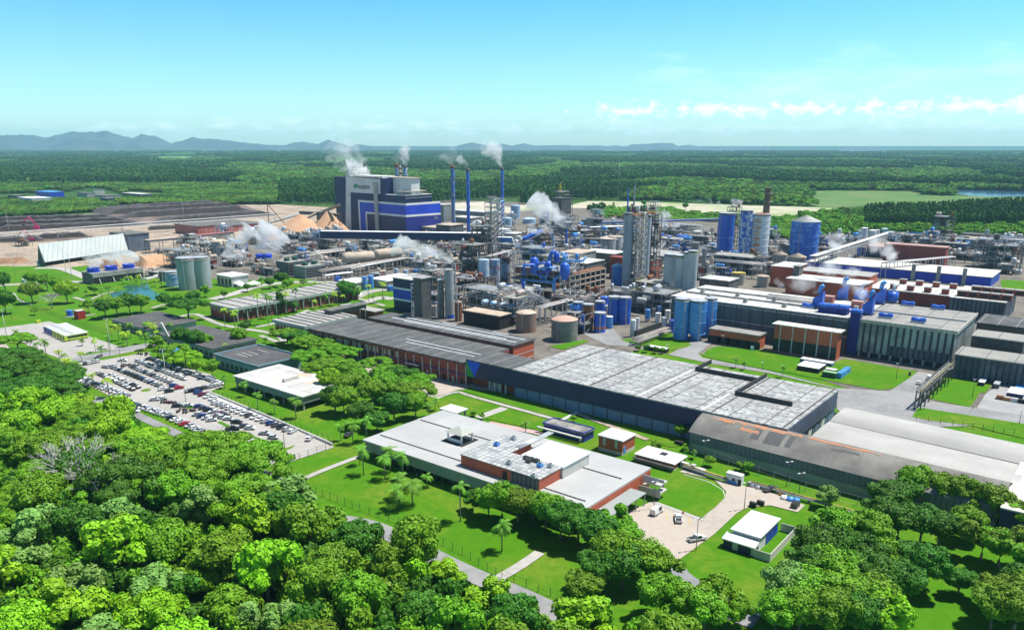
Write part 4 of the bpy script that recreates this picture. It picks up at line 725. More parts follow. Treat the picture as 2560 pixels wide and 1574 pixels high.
def white_shed():
    zr, ze = 19, 3.6; P = [G('a', 357, 1340, ze), G('a', 1155, 1222, ze), G('a', 1110, 1100, zr), G('a', 275, 1160, zr)]; b = Vector((P[0].x, P[0].y, 0)); d = P[1]-P[0]; a = atan2(d.y, d.x); o = thing('storage_shed', 'large open storage shed with one steep white ribbed roof slope', 'shed', b, a); L_ = d.length; ux = Vector((cos(a), sin(a), 0)); vy = Vector((-sin(a), cos(a), 0)); Wd = ((P[3]-b).dot(vy)+(P[2]-b).dot(vy))/2; x0, x1 = 0, L_
    notch = [(.40,.53,.0,.16),(.04,.07,.12,.28)]; m = MB(); n = 40; q = lambda s, t_: (x0+(x1-x0)*s, Wd*t_, ze+(zr-ze)*t_)
    m.add([q(0,.0), q(.38,0), q(.38,.16), q(.55,.16), q(.55,0), q(.63,.08), q(.63,.16), q(1,.16), q(1,1), q(0,1)], [tuple(range(10))]); m.add([(v[0], v[1]+.1, v[2]-.45) for v in m.v[:10]], [tuple(range(10))[::-1]]); m.build('front_roof', M('white_ribbed_roof', (.62,.66,.62), (.55,.59,.56), ns=.05, stripes=(3.2, (.42,.46,.44), .14)), o)
    m = MB(); m.add([(x0,Wd,zr),(x1,Wd,zr),(x1,Wd*2,ze),(x0,Wd*2,ze)], [(0,1,2,3)]); m.build('rear_roof', MATS['white_ribbed_roof'], o)
    for x in (x0+.4, x1-.4): m = MB(); m.add([(x,.5,0),(x,.5,ze),(x,Wd,zr-.6),(x,Wd*2-.5,ze),(x,Wd*2-.5,0)], [(0,1,2,3,4)]); m.build('gable_wall', dgrey, o)
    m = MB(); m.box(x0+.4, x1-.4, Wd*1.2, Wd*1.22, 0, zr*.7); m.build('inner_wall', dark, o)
    for k in range(11): m = MB(); m.prism([(-.4,-2.6),(.4,-2.6),(.4,1),(-.4,1)], 0, ze, top=[.3,.3,ze+.5,ze+.5]); m.build('buttress', lconc, o, (x0+(x1-x0)*k/10, 0, 0))
white_shed()
def cooling():
    o, L_, W_, h = bld('cooling_tower', 'long concrete cooling tower with three blue fan rings on top', 'cooling tower', 'e', (880,298+20), (812,292), (1352,262), (885,420), dconc, concr, over=.2, rt=.4); 
    for k in range(3): y = W_*(.13+.35*k); m = MB(); m.rev(L_/2, y, [(4.6, h), (4.2, h+1.6), (4.6, h+3.0), (4.4, h+3), (4.1, h+1.4)], 20); q = m.build('fan_ring', royal, o); m = MB(); m.rev(L_/2, y, [(4.0, h+1.9), (.3, h+2.0)], 12); m.build('fan', dark, q)
    m = MB(); m.prism([(L_+.05,0),(L_+.5,0),(L_+.5,W_),(L_+.05,W_)], h-3.2, h-.6); m.build('louvre_band', concr, o); m = MB(); m.box(L_+.02, L_+.3, .5, W_-.5, .8, h-3.6); m.build('air_opening', dark, o)
    for k in range(4): m = MB(); m.prism([(L_,-.2),(L_+2.4,-.2),(L_+2.4,.2),(L_,.2)], 0, 3, top=[h-3.6,.4,.4,h-3.6]); m.build('buttress', lconc, o, (0, W_*(.12+.27*k), 0))
cooling()
for a in (('large pale grey tank, left one of the pair beside the pond',1700,1890,475,190,tankg),('large pale grey tank, right one of the pair beside the pond',1880,2005,465,183,tankg),): tank(a[0], 'e', a[1]-(0 if a[1] < 1800 else 40), a[2], a[3], a[4], a[5], roof=beigep, kind='flat', rail=True)
tank('short stained blue tank left of the grey pair', 'e', 1578, 1715, 445, 318, bluew, roof=white, kind='flat', bands=2, rail=True); tank('dark squat tank behind the stained blue one', 'e', 1515, 1590, 395, 298, dgrey, roof=concr, kind='flat')
tank('pale blue grey tank rising behind the small cooling towers', 'a', 2005, 2165, 1290, 1150, tankg, roof=beigep, kind='dome', ladder=True)
bld('pump_house', 'cream building with white roof beside the grey tanks', 'building', 'e', (2190,345), (2065,318), (2335,322), (2195,445), lconc, white, over=.7, win=[dict(face='f', n=4, z0=1, z1=5.5, w=2.6, mat=glass), dict(face='r', n=1, z0=0, z1=3, w=2, mat=dbrick)])
def marquee(label, t, x, y, s=3.2):
    P = G(t, x, y); o = thing('marquee', label, 'tent', P, UVR); m = MB(); m.add([(-s,-s,2.5),(s,-s,2.5),(s,s,2.5),(-s,s,2.5),(0,0,4.6)], [(0,1,4),(1,2,4),(2,3,4),(3,0,4)]); m.build('canopy', white, o)
    for a in (-1,1):
        for b in (-1,1): m = MB(); m.box(a*s-.06, a*s+.06, b*s-.06, b*s+.06, 0, 2.5); m.build('pole', gal, o)
marquee('cream tent beside the cream building', 'e', 2260, 440); marquee('white tent at the end of the cream building, left one', 'e', 2290, 460, 2.6); marquee('white tent at the end of the cream building, right one', 'e', 2400, 440, 4); marquee('small white tent under the large tree near the offices', 'f', 955, 545, 3)
# admin quarter
def admin():
    rf = rfdark; lf = M('pale_green_fascia', (.36,.42,.40)); 
    bld('office_building', 'low office with charcoal roof behind the fence palms', 'office', 'e', (1405,842), (1105,738), (1825,755), 4.2, lf, rf, over=.8, rt=.35, win=[dict(face='f', n=12, z0=.9, z1=2.6, w=2.4)])
    bld('office_building', 'wide office with charcoal roof behind the car park trees', 'office', 'e', (2010,1022), (1640,832+20), (2400,930), 5.2, lf, rf, over=.9, rt=.4, win=[dict(face='f', n=12, z0=.9, z1=2.8, w=2.4), dict(face='r', n=4, z0=.2, z1=3.6, w=5, mat=brick)])
    o, L_, W_, h = bld('office_building', 'charcoal roofed block with pale blue roof border', 'office', 'p', (645,917), (567,880), (760,893), 5.5, M('blue_green_fascia', (.22,.36,.42)), rf, over=.6, rt=.3, parapet=.7, win=[dict(face='f', n=9, z0=.7, z1=3, w=2)])
    for q in (.3, .42, .55, .78): m = MB(); m.box(L_*.2, L_*.45, W_*q, W_*q+.4, h+.005, h+.08); m.build('skylight', lconc, o)
    o, L_, W_, h = bld('office_building', 'broad white roofed block with pinkish roof panels beside the car park', 'office', 'p', (757,990), (586,938), (842,950), 6, M('green_glass_fascia', (.22,.27,.26)), rfwhite, z0=2.8, over=.6, rt=.4, legs=8)
    pk = M('pink_stained_sheet', (.62,.42,.32), (.68,.52,.42), ns=.1)
    for x0, x1, y0, y1 in ((.42,.55,.35,.95),(.68,.76,.5,.97),(.45,.48,.05,.3)): m = MB(); m.box(L_*x0, L_*x1, W_*y0, W_*y1, h+.005, h+.05); m.build('roof_panel', pk, o)
    m = MB(); m.box(L_*.52, L_*.55, W_*.3, W_*.62, h, h+1.5); m.build('roof_plant', lconc, o)
    o, L_, W_, h = bld('office_block', 'long two storey brick office with grey slab roof in the palm avenue', 'office', 'e', (2212,640), (1995,588), 95, 8.5, dbrick, rfgrey, over=1.2, rt=.5, fascia=lf, win=[dict(face='r', n=22, z0=4.6, z1=7.2, w=1.3, mat=lwin), dict(face='r', n=22, z0=.8, z1=3.2, w=1.3, mat=glass), dict(face='f', n=8, z0=4.4, z1=7.2, w=1.2, mat=lwin)])
    for k in range(12): m = MB(); m.box(-1, L_+1, -.2, .2, h+.002, h+.35); m.build('roof_rib', dconc, o, (0, W_*(k+.5)/12, 0))
    for k in range(14): m = MB(); m.box(0, .7, -.2, .2, 0, h-1.5); m.build('column', lconc, o, (L_+.1, W_*(k+.2)/14, 0))
    o, L_, W_, h = bld('office_block', 'two storey brick office with ribbed grey roof left of the long hall', 'office', 'f', (462,810), (202,742), (930,712), 8.5, dbrick, rfgrey, over=1, rt=.5, fascia=lf, win=[dict(face='f', n=9, z0=4.6, z1=7, w=1.2, mat=lwin), dict(face='r', n=10, z0=4.6, z1=7, w=1.2, mat=lwin)])
    for k in range(7): m = MB(); m.box(-1, L_+1, -.2, .2, h+.002, h+.4); m.build('roof_rib', dconc, o, (0, W_*(k+.5)/7, 0))
    bld('office_block', 'low grey roofed wing between the brick office and the striped block', 'office', 'f', (1120,672), (860,602), (1185,652), 7, dbrick, rfgrey, over=.8, rt=.5); bld('office_block', 'small grey roofed link with a white trellis at the end of the brick hall', 'office', 'f', (690,880), (560,852), (770,858), 6, lconc, rfgrey, over=.4, win=[dict(face='r', n=1, z0=0, z1=4, w=3, mat=brick)]); bld('roof_lantern', 'dark raised strip on the ribbed office roof', 'roof lantern', 'f', (710,665), 6, 26, 11, dsteel, dconc, z0=8.5, legs=2)
    bld('red_booth', 'small red booth with white roof on the lawn above the bus lot', 'booth', 'e', (740,672), (688,662), (798,660), (742,752), M('signal_red', (.42,.02,.02)), lconc, over=.1, rt=.15); tank('small blue tank left of the red booth', 'e', 640, 692, 722, 668, bluep, roof=lblue)
    bld('kiosk', 'small pale green kiosk on the lawn at the left', 'kiosk', 'e', (225,372), (200,368), (250,365), (225,402), M('mint_wall', (.25,.42,.38)), white, over=.1); bld('yellow_container', 'lime yellow skip at the back of the bus lot', 'container', 'e', (350,760), (335,756), (378,752), (352,790), M('lime_yellow', (.45,.55,.03)), M('lime_yellow', (.45,.55,.03)), over=.02, rt=.1)
    # monument: leaning white blade with blue foot at the boulevard
    P = G('e', 1620, 1000); o = thing('monument', 'leaning white blade monument with lattice frame at the boulevard corner', 'monument', P, 0); hh = height(P, px('e', 0, 780)[1]); m = MB(); dx = -(80/3.78)*depth(P)/F; m.add([(0,-.6,0),(1.6,-.6,0),(dx+1,-.6,hh),(dx,-.6,hh),(0,.6,0),(1.6,.6,0),(dx+1,.6,hh),(dx,.6,hh)], [(0,1,2,3),(7,6,5,4),(1,5,6,2),(0,3,7,4),(3,2,6,7)]); m.build('blade', lconc, o); m = MB(); m.box(-7, -5.4, -.5, .5, 0, hh*.55); m.bar((-6,0,hh*.5), (dx,0,hh*.9), .3); m.build('brace', dsteel, o)
    bld('blue_pavilion', 'light blue slatted pavilion roof beside the monument', 'pavilion', 'e', (1560,1065), (1530,1040), (1640,1000), 3, lblue, lblue, z0=2.4, over=.2, rt=.2, legs=2)
admin()
# distant houses in the trees
for i, (B_, A_, C_, wl, rf, wd) in enumerate([((470,682),(395,668),(585,675),royal,lblue,'bright blue hall among the far trees'),((820,690),(440,695),(850,683),concr,dconc,'long grey roof just right of the far blue hall'),((880,655),(710,662),(975,650),beigec,concr,'beige roofed hall highest in the far trees'),((1000,715),(860,708),(1160,710),concr,dconc,'dark flat roof right of the far beige hall'),((1330,700),(1225,683),(1500,700),dgrey,lconc,'pale striped roof at the right of the far halls'),((160,715),(-60,712),(165,705),dgrey,dconc,'dark roofs at the left edge of the far halls'),((300,740),(150,728),(385,722),lconc,white,'pale low hall left of the far blue hall'),((1010,740),(930,735),(1070,735),dgrey,dconc,'smallest dark hall before the far trees')]):
    bld('far_hall', wd, 'hall', 'a', B_, A_, C_, 11, wl, rf, over=.5)
for i, (x0, y0, x1, y1, w) in enumerate([(90,1060,45,855,'tall at the left edge beside the conveyor'),(885,902,865,715,'behind the white shed at the edge of the trees'),(1745,955,1722,768,'in the middle of the log rows'),(1925,828,1908,680,'behind the farthest log row')]): hmast('grey floodlight mast, %s' % w, 'a', x0, y0, x1, y1, 4)
for x0, y0, x1, y1, w in [(145,335,112,125,'on the lawn at the left edge'),(627,322,588,82,'before the white shed, taller one'),(686,390,648,142,'before the white shed, nearer one'),(70,945,22,655,'at the left end of the bus lot'),(115,762,97,640,'small, on the lawn left of the bus lot'),(1045,1040,988,742,'behind the lime coach'),(1150,1190,1125,1030,'at the top of the car park'),(1508,1320,1490,1170,'between the car rows'),(1582,1385,1540,1030,'tallest, latticed, in the car park'),(1757,1530,1736,1372,'near the red hatchback'),(775,1530,765,1392,'beside the lane at the wood'),(1040,1100,1030,1000,'slim, on the boulevard strip')]: hmast('light pole %s' % w, 'e', x0, y0, x1, y1, 2)
for x0, y0, x1, y1, w in [(1525,172,1514,20,'with a red foot in the near car rows'),(1875,318,1865,150,'at the end of the planted median'),(1230,60,1222,-60,'over the motorcycle rack'),(1796,565,1792,505,'at the lane bend')]: hmast('light pole %s' % w, 'k', x0, y0, x1, y1, 2)
for x0, y0, x1, y1, w in [(258,468,266,265,'at the end of the curved shed'),(806,570,818,405,'before the middle of the curved shed'),(885,640,900,480,'with a double head behind the skips'),(527,722,542,540,'beside the blue and white cabin'),(210,990,228,785,'beside the white pickup'),(1448,640,1455,575,'last before the right wood')]: hmast('street lamp %s' % w, 'm', x0, y0, x1, y1, 2, 'street_lamp', 'street lamp')
for t, x0, y0, x1, y1, w in [('l',2040,850,2047,665,'at the grey canopy end'),('r',812,815,858,470,'on the right lawn, left one'),('r',1288,1020,1360,665,'on the right lawn, right one'),('r',2175,1510,2235,1240,'at the right edge road'),('r',372,1250,405,930,'beside the pipe bridge'),('j',1210,1320,1235,1165,'before the ribbed hall'),('i',1988,1020,1993,900,'at the brick annex'),('i',1468,1085,1478,985,'beside the bus shelter'),('o',1117,190,1122,105,'on the verge')]: hmast('street lamp %s' % w, t, x0, y0, x1, y1, 1, 'street_lamp', 'street lamp')
# ================================================================ BOILER HOUSE
def boiler():
    o, L_, W_, h = bld('boiler_house', 'enormous navy blue boiler house with bright blue stripes and white upper storey', 'building', 'b', (1410,712), (1175,705), (1740,700), (1425,1110), navy, lconc, over=.6, rt=.6)
    D = lambda x, y: onf(o, 'b', x, y); xl = D(755, 800)[0]; zt = D(852, 540)[1]; xm = D(1175, 650)[0]; zl = D(1000, 570)[1]
    m = MB(); m.box(xl, 0, 0, W_*.8, 0, zt); m.build('tower_wall', navy, o)
    def pan(nm, pts, mat, k): m = MB(); q = [D(*p) for p in pts]; a = -.12*k; m.add([(x, a, max(0, z)) for x, z in q], [tuple(range(len(q)))]); n = len(q); m.add([(x, a+.1, max(0, z)) for x, z in q], [tuple(range(n))[::-1]]); return m.build(nm, mat, o)
    pan('white_cladding', [(850,1100),(905,1100),(893,683),(1175,700),(1175,560),(850,535)], whitec, 1)
    for p in ([(985,1100),(995,1100),(978,776),(1410,803),(1410,790),(964,756)],): pan('white_stripe', [(983,1100),(997,1100),(979,774),(1412,808),(1412,788),(964,754)], white, 2)
    pan('blue_stripe', [(997,1100),(1047,1100),(1036,866),(1415,898),(1412,808),(979,774)], royal, 1)
    pan('white_stripe', [(1047,1100),(1059,1100),(1048,884),(1416,918),(1415,898),(1036,866)], white, 2)
    E = lambda x, y: onf(o, 'b', x, y, L_, 'x')
    for pts, mt_, k in (([(1412,788),(1741,766),(1741,786),(1412,808)], white, .24), ([(1412,808),(1741,786),(1744,876),(1415,898)], royal, .12), ([(1415,898),(1744,876),(1745,893),(1416,918)], white, .24), ([(1416,918),(1745,893),(1755,1100),(1425,1100)], M('deep_blue_cladding', (.01,.015,.22)), .12)):
        q = [E(*p) for p in pts]; m = MB(); m.add([(L_+k, y, z) for y, z in q], [(0,1,2,3)]); m.add([(L_+k-.1, y, z) for y, z in q], [(3,2,1,0)]); m.build('right_face_stripe', mt_, o)
    # upper white storeys
    a = D(850, 520); b_ = D(1140, 575); m = MB(); m.box(a[0]+1, xm-2, .6, W_*.75, zt-.2, zt+1.2); m.build('roof', beigep, o)
    z2 = zl+3; m = MB(); x0 = D(905,600)[0]; x1 = D(1120,600)[0]; m.box(x0, x1+10, 3, W_*.55, zt, zt+2.4); m.build('penthouse', whitec, o)
    xr = D(1235, 600)[0]; m = MB(); m.box(xm-1, D(1390,600)[0], W_*.30, W_*.62, h, h+18); m.build('penthouse', whitec, o); m = MB(); m.box(xm-2, D(1400,600)[0], W_*.28, W_*.64, h+18, h+18.6); m.build('roof', beigep, o)
    m = MB(); m.box(L_*.5, L_-1, 2, W_*.85, h+3.5, h+4.1); m.build('canopy_roof', beigep, o); m = MB()
    for k in range(5): m.box(L_*.5, L_*.5+.5, 2+k*8, 2.5+k*8, h, h+3.5)
    frame_mb(L_*.48, W_*.8, [3.5], 4, 4, .3, False).build('canopy_posts', steel, o, (L_*.5, 2, h))
    p0 = D(1120, 600)[0]; m = MB(); m.box(p0, p0+5.6, -2.2, -.3, 0, D(1150,585)[1]); m.build('service_shaft', beigec, o)
    m = MB(); m.box(L_+.3, L_+.9, 0, W_, h-3.5, h-3.1); m.build('ledge', gal, o)
    for k in range(14): m = MB(); x, y = xl+8+k*3.4, R.uniform(6, W_*.5); r = R.uniform(.5, 1.2); m.rev(x, y, [(r, zt), (r, zt+R.uniform(2, 5))], 10); m.build('vent', R.choice((gal, white, beigep)), o)
    # sign: green leaf emblem and dark lettering
    tx = bpy.data.curves.new('sign_lettering', 'FONT'); tx.body = 'suzano'; tx.size = 1; tx.extrude = .03; to = bpy.data.objects.new('tmp', tx); COL.objects.link(to); bpy.context.view_layer.update(); me = bpy.data.meshes.new_from_object(to.evaluated_get(bpy.context.evaluated_depsgraph_get())); bpy.data.objects.remove(to)
    xs = [v.co.x for v in me.vertices]; w0 = max(xs)-min(xs); s0 = D(966, 648); s1 = D(1078, 652); k = (s1[0]-s0[0])/w0; zt2 = D(966, 612)[1]; q = bpy.data.objects.new('sign_lettering', me); COL.objects.link(q); q.parent = o; me.materials.clear(); me.materials.append(M('sign_green_black', (.01,.05,.04))); q.rotation_euler = (pi/2, 0, 0); q.scale = (k, k*1.12, 3); q.location = (s0[0]-min(xs)*k, -.32, s0[1]+.1)
    e0 = D(922, 645); e1 = D(958, 600); gr = M('emblem_leaf_green', (.01,.30,.10)); 
    for j in range(2):
        xx = e0[0]+(e1[0]-e0[0])*(.5*j); wv = (e1[0]-e0[0])*.5; m = MB(); n = 8; pts = [(xx+wv*(.5+.5*sin(pi*t/n))+.3*t/n*wv, e0[1]+(e1[1]-e0[1])*t/n) for t in range(n+1)]+[(xx+wv*(.5-.45*sin(pi*t/n))+.3*t/n*wv, e0[1]+(e1[1]-e0[1])*t/n) for t in range(n-1, 0, -1)]; m.add([(x, -.3, z) for x, z in pts], [tuple(range(len(pts)))]); m.build('leaf_emblem', gr, o)
boiler()
stack('tall chimney with blue and grey spiral strakes beside the boiler house', 'b', 1868, 36, 1000, 428, M('grey_blue_shaft', (.10,.20,.45), (.22,.27,.36), ns=.1), bluep, rust); stack('bright blue chimney with spiral strakes rising from the dark gallery', 'b', 2011, 30, 1150, 458, bluep, lblue)
stack('tallest bright blue chimney, farthest right of the group', 'b', 2328, 26, 1010, 450, bluep, lblue); stack('mottled blue and white chimney behind the boiler house', 'b', 1424, 38, 880, 428, worn, white); stack('brown topped chimney behind the boiler house', 'b', 1345, 34, 880, 415, M('blue_grey_shaft', (.2,.3,.45)), None, rust, bands=(rust, 1, .93)); stack('thin red and white banded chimney behind the boiler house', 'b', 1378, 18, 850, 402, white, None, None, bands=(M('warning_red', (.5,.02,.02)), 9, .55)); stack('short white pipe stack on the boiler roof', 'b', 1053, 18, 850, 412, white)
stack('thin blue stack behind the twin grey columns', 'u', 440, 20, 420, -60, bluep); stack('slim grey mast-like stack beside the thin blue one', 'u', 518, 20, 400, -110, steel, gal); stack('yellow flare pipe on the dark lattice tower', 'c', 452, 20, 850, 590, M('flare_yellow', (.65,.50,.03)))
stack('grey striped vent stack above the blue pipework', 'c', 385, 30, 1400, 1065, M('pale_blue_stack', (.30,.36,.50)), white); stack('blue steam stack right of the grey vent stack', 'c', 512, 24, 1230, 1028, bluep); stack('short blue steam stack before the scrub', 'c', 1578, 24, 1120, 1010, bluep); stack('dark rusty leaning-looking tower at the wood bank', 'd', -20, 60, 900, 640, rust, None, dsteel)
hmast('very tall thin radio mast standing on the sand behind the plant', 'c', 998, 820, 1010, 410, 0, 'radio_mast', 'radio mast', col=gal)
# ================================================================ BUILDINGS OF THE PLANT: label, tile, B, A, C, height or foot, wall, roof
rack('long navy conveyor gallery with white roof passing before the boiler house', 'b', (620,1112), (2160,1135), 15, 8, 0, None, 'conveyor_gallery', 'gallery', None, dsteel, 1, (6.5, white, navy), 60)
rack('short blue sided end of the long conveyor gallery', 'b', (2160,1145), (2419,1150), 14, 6, 0, None, 'conveyor_gallery', 'gallery', None, dsteel, 1, (4, white, lblue), 30)
rack('bright blue inclined conveyor housing behind the process blocks', 's', (1385,620), (1670,488,19), 12, 4, 0, None, 'inclined_conveyor', 'conveyor', None, dsteel, 1, (3, bluep, bluep), 12)
rack('level pipe bridge between the masts and the blue digesters', 'u', (120,395), (1600,352), 24, 3, 2, (gal, bluep), 'pipe_bridge', 'pipe bridge', None, gal, 1, (1.5, gal, bluep), 70)
rack('diagonal covered conveyor climbing behind the blue roofed hall', 'd', (420,1310), (1170,1072,13), 13, 5, 2, (gal, steel), 'conveyor_bridge', 'conveyor', None, gal, 1, (2, lconc), 11)
HW = height(G('j', 1720, 1225), px('j', 0, 862)[1]); HW = (HW, (G('i', 1810, 398, HW)-G('i', 1590, 505, HW)).dot(V)); print('HW', HW)
BL = [
 ('tall pale grey filter house right of the boiler house','b',(1770,800),(1745,765),(1862,795),(1775,965),greyc,lconc), ('grey hall with beige roof below the filter house','b',(1850,1030),(1592,1002),(1995,1010),(1855,1120),greyc,beigep), ('small upper grey house on the beige roofed hall','b',(1835,995),(1690,985),(1975,982),17,dgrey,beigep),
 ('grey hall with white roof between the spiral chimneys','b',(2030,925),(1868,912),(2128,915),(2030,975),greyc,rfwhite), ('low white warehouse on the sand behind the chimneys','b',(2160,870),(1880,848),(2330,862),6,greyc,rfwhite), ('cube house with white roof at the right of the gallery','s',(1245,510),(1100,498),(1395,488),(1250,650),beigec,rfwhite), ('small white roofed house before the tall blue chimney','s',(1080,445),(990,430),(1190,430),9,lconc,white),
 ('flat white roofed shed left of the cube house','s',(720,505),(630,480),(790,478),8,concr,white), ('dark red house behind the white silo towers','s',(600,830),(380,770),(800,790),8,dbrick,rfwhite),
 ('striped navy and blue block beside the steel stair tower','f',(1478,374),(1282,352),(1600,332),(1470,690),navy,rfwhite), ('tall dark lift tower on the striped block','f',(1560,360),(1508,345),(1620,340),33,dsteel,concr),
 ('white roofed open shed above the two blue silos','f',(940,402),(815,372),(1008,362),6,concr,white), ('second white roofed shed above the striped block','f',(1250,385),(1160,345),(1400,320),6,concr,white), ('long pinkish roofed brick hall before the chimneys','f',(1500,385),(1470,345),(1790,290),7,brick,rfpink),
 ('dark pillared platform hall with beige deck behind the long hall','f',(2310,715),(1975,655),(2419,690),(2300,850),dark,beigep), 
 ('tall dark open framed evaporator hall with brick end','i',(540,330),(500,318),(930,262),(535,560),dark,rust), ('white roofed hall behind the blue pipework','i',(700,220),(430,160),(930,190),16,dconc,rfwhite), ('white ridged hall with a row of roof vents','i',(960,130),(720,90),(1020,100),16,dconc,rfwhite), ('beige cube plant room above the blue pipework','i',(640,125),(585,85),(720,90),20,concr,beigep),
 ('orange red brick tower block between the grey columns and silos','i',(1330,190),(1300,180),(1410,172),(1310,400),brick,rfgrey), ('wide grey roofed hall behind the brick tower block','i',(1420,150),(1280,90),(1500,100),17,dconc,rfgrey), ('narrow red roofed shed behind the grey columns','i',(1040,165),(920,155),(1045,150),17,dbrick,dbrick),
 ('long white roofed paper hall behind the four blue silos','p',(2144.9,797.1),(1699.3,732.3),HW[1],HW[0],M('dark_teal_sheet',(.085,.12,.14),(.06,.09,.11),ns=.1,stripes=(6,(.04,.05,.06),.06)),rfwhite),
 ('low brick annex with grey roof before the paper hall','i',(2330,900),(1935,805),(2419,875),(2325,1040),brick,rfpan), ('wide ribbed grey green machine hall with panelled roof','j',(1765,862),(860,745),(1970,690),(1720,1225),ribg,rfpan), ('tall red brick hall with white roof and window grid','j',(660,868),(68,785),(715,848),(635,1140),brick,rfwhite),
 ('long low ribbed hall with blue edge reaching the right edge','r',(2700,440),(955,205),(3050,300),(2700,900),ribn,rfpan), ('roof of the right hall, raised middle part','j',(2419,960),(1950,880),(2700,930),14,dsteel,rfpan), 
 ('long machine hall with white corrugated roof and brick vents','q',(2050,905),(1290,800),(2265,735),(2000,1230),ribn,rfwhite), ('white roofed hall with smoke stained brick front','q',(1290,815),(50,690),(1500,690),(1270,1010),dbrick,rfwhite), ('grey corrugated low hall at the right edge','j',(2700,860),(1950,800),(2900,790),13,dsteel,rfd),
 ('long royal blue hall with beige roof at the far right','q',(1855,540),(-900,330),(1998,440),(1830,690),royal,rfbeige), ('grey blue hall with pink tile roof behind the royal blue hall','q',(1150,160),(60,75),(1290,110),(1140,330),M('slate_wall',(.10,.10,.14)),rfpink), ('pink ridge roof standing on the pink tiled hall','q',(1200,110),(305,45),(1280,90),17,dbrick,rfpink),
 ('red brick hall with white roof left of the royal blue hall','j',(900,430),(180,355),(1040,390),13,brick,rfwhite), ('dark red hall behind the white roofed brick hall','j',(960,345),(270,290),(1050,310),15,brick,rfgrey), ('smoke stained red wall house at the left of the paper hall','j',(250,260),(0,250),(370,220),15,brick,rfwhite), ('small concrete lift house on the brick halls','j',(300,245),(245,240),(360,235),20,dconc,concr),
 ('white roof segment left of the round silos','i',(2050,385),(1810,345),(2080,350),12,dconc,rfwhite), ('pale grey building with white roof near the round white tanks','d',(545,1108),(468,1092),(610,1090),(545,1160),lconc,rfwhite), ('small beige roofed house at the far right pipework','d',(2000,1115),(1925,1088),(2030,1105),9,dsteel,beigep), ('green container on the far pipe yard','d',(1340,1105),(1295,1092),(1352,1092),5,M('green_paint',(.03,.22,.08)),M('green_paint',(.03,.22,.08))),
 ('white roofed canteen shed above the evaporator hall','c',(760,945),(635,940),(950,938),(760,1060),concr,white), ('dark lattice plant block behind the steam plume','c',(470,740),(380,735),(520,730),40,dsteel,dsteel),
]
BO = {}
for lb, t, B_, A_, C_, hh, wl, rf in BL:
    kw = {}
    if 'brick annex' in lb: kw = dict(win=[dict(face='f', n=5, z0=.3, z1=4, w=7, mat=dark), ])
    if 'window grid' in lb: kw = dict(over=1.2, rt=.4, win=[dict(face='f', n=16, z0=.6, z1=6.6, w=1.9, mat=glass), dict(face='f', n=5, z0=0, z1=14, w=.5, mat=lconc, name='pilaster', dep=.3)])
    if 'filter house' in lb: kw = dict(win=[dict(face='f', n=1, z0=20, z1=23, w=6, mat=lconc, name='hood')])
    if 'pillared' in lb: kw = dict(z0=.2, legs=7)
    BO[lb] = bld('plant_building' if 'hall' not in lb else 'plant_hall', lb, 'building' if 'hall' not in lb else 'hall', t, B_, A_, C_, hh, wl, rf, **kw)
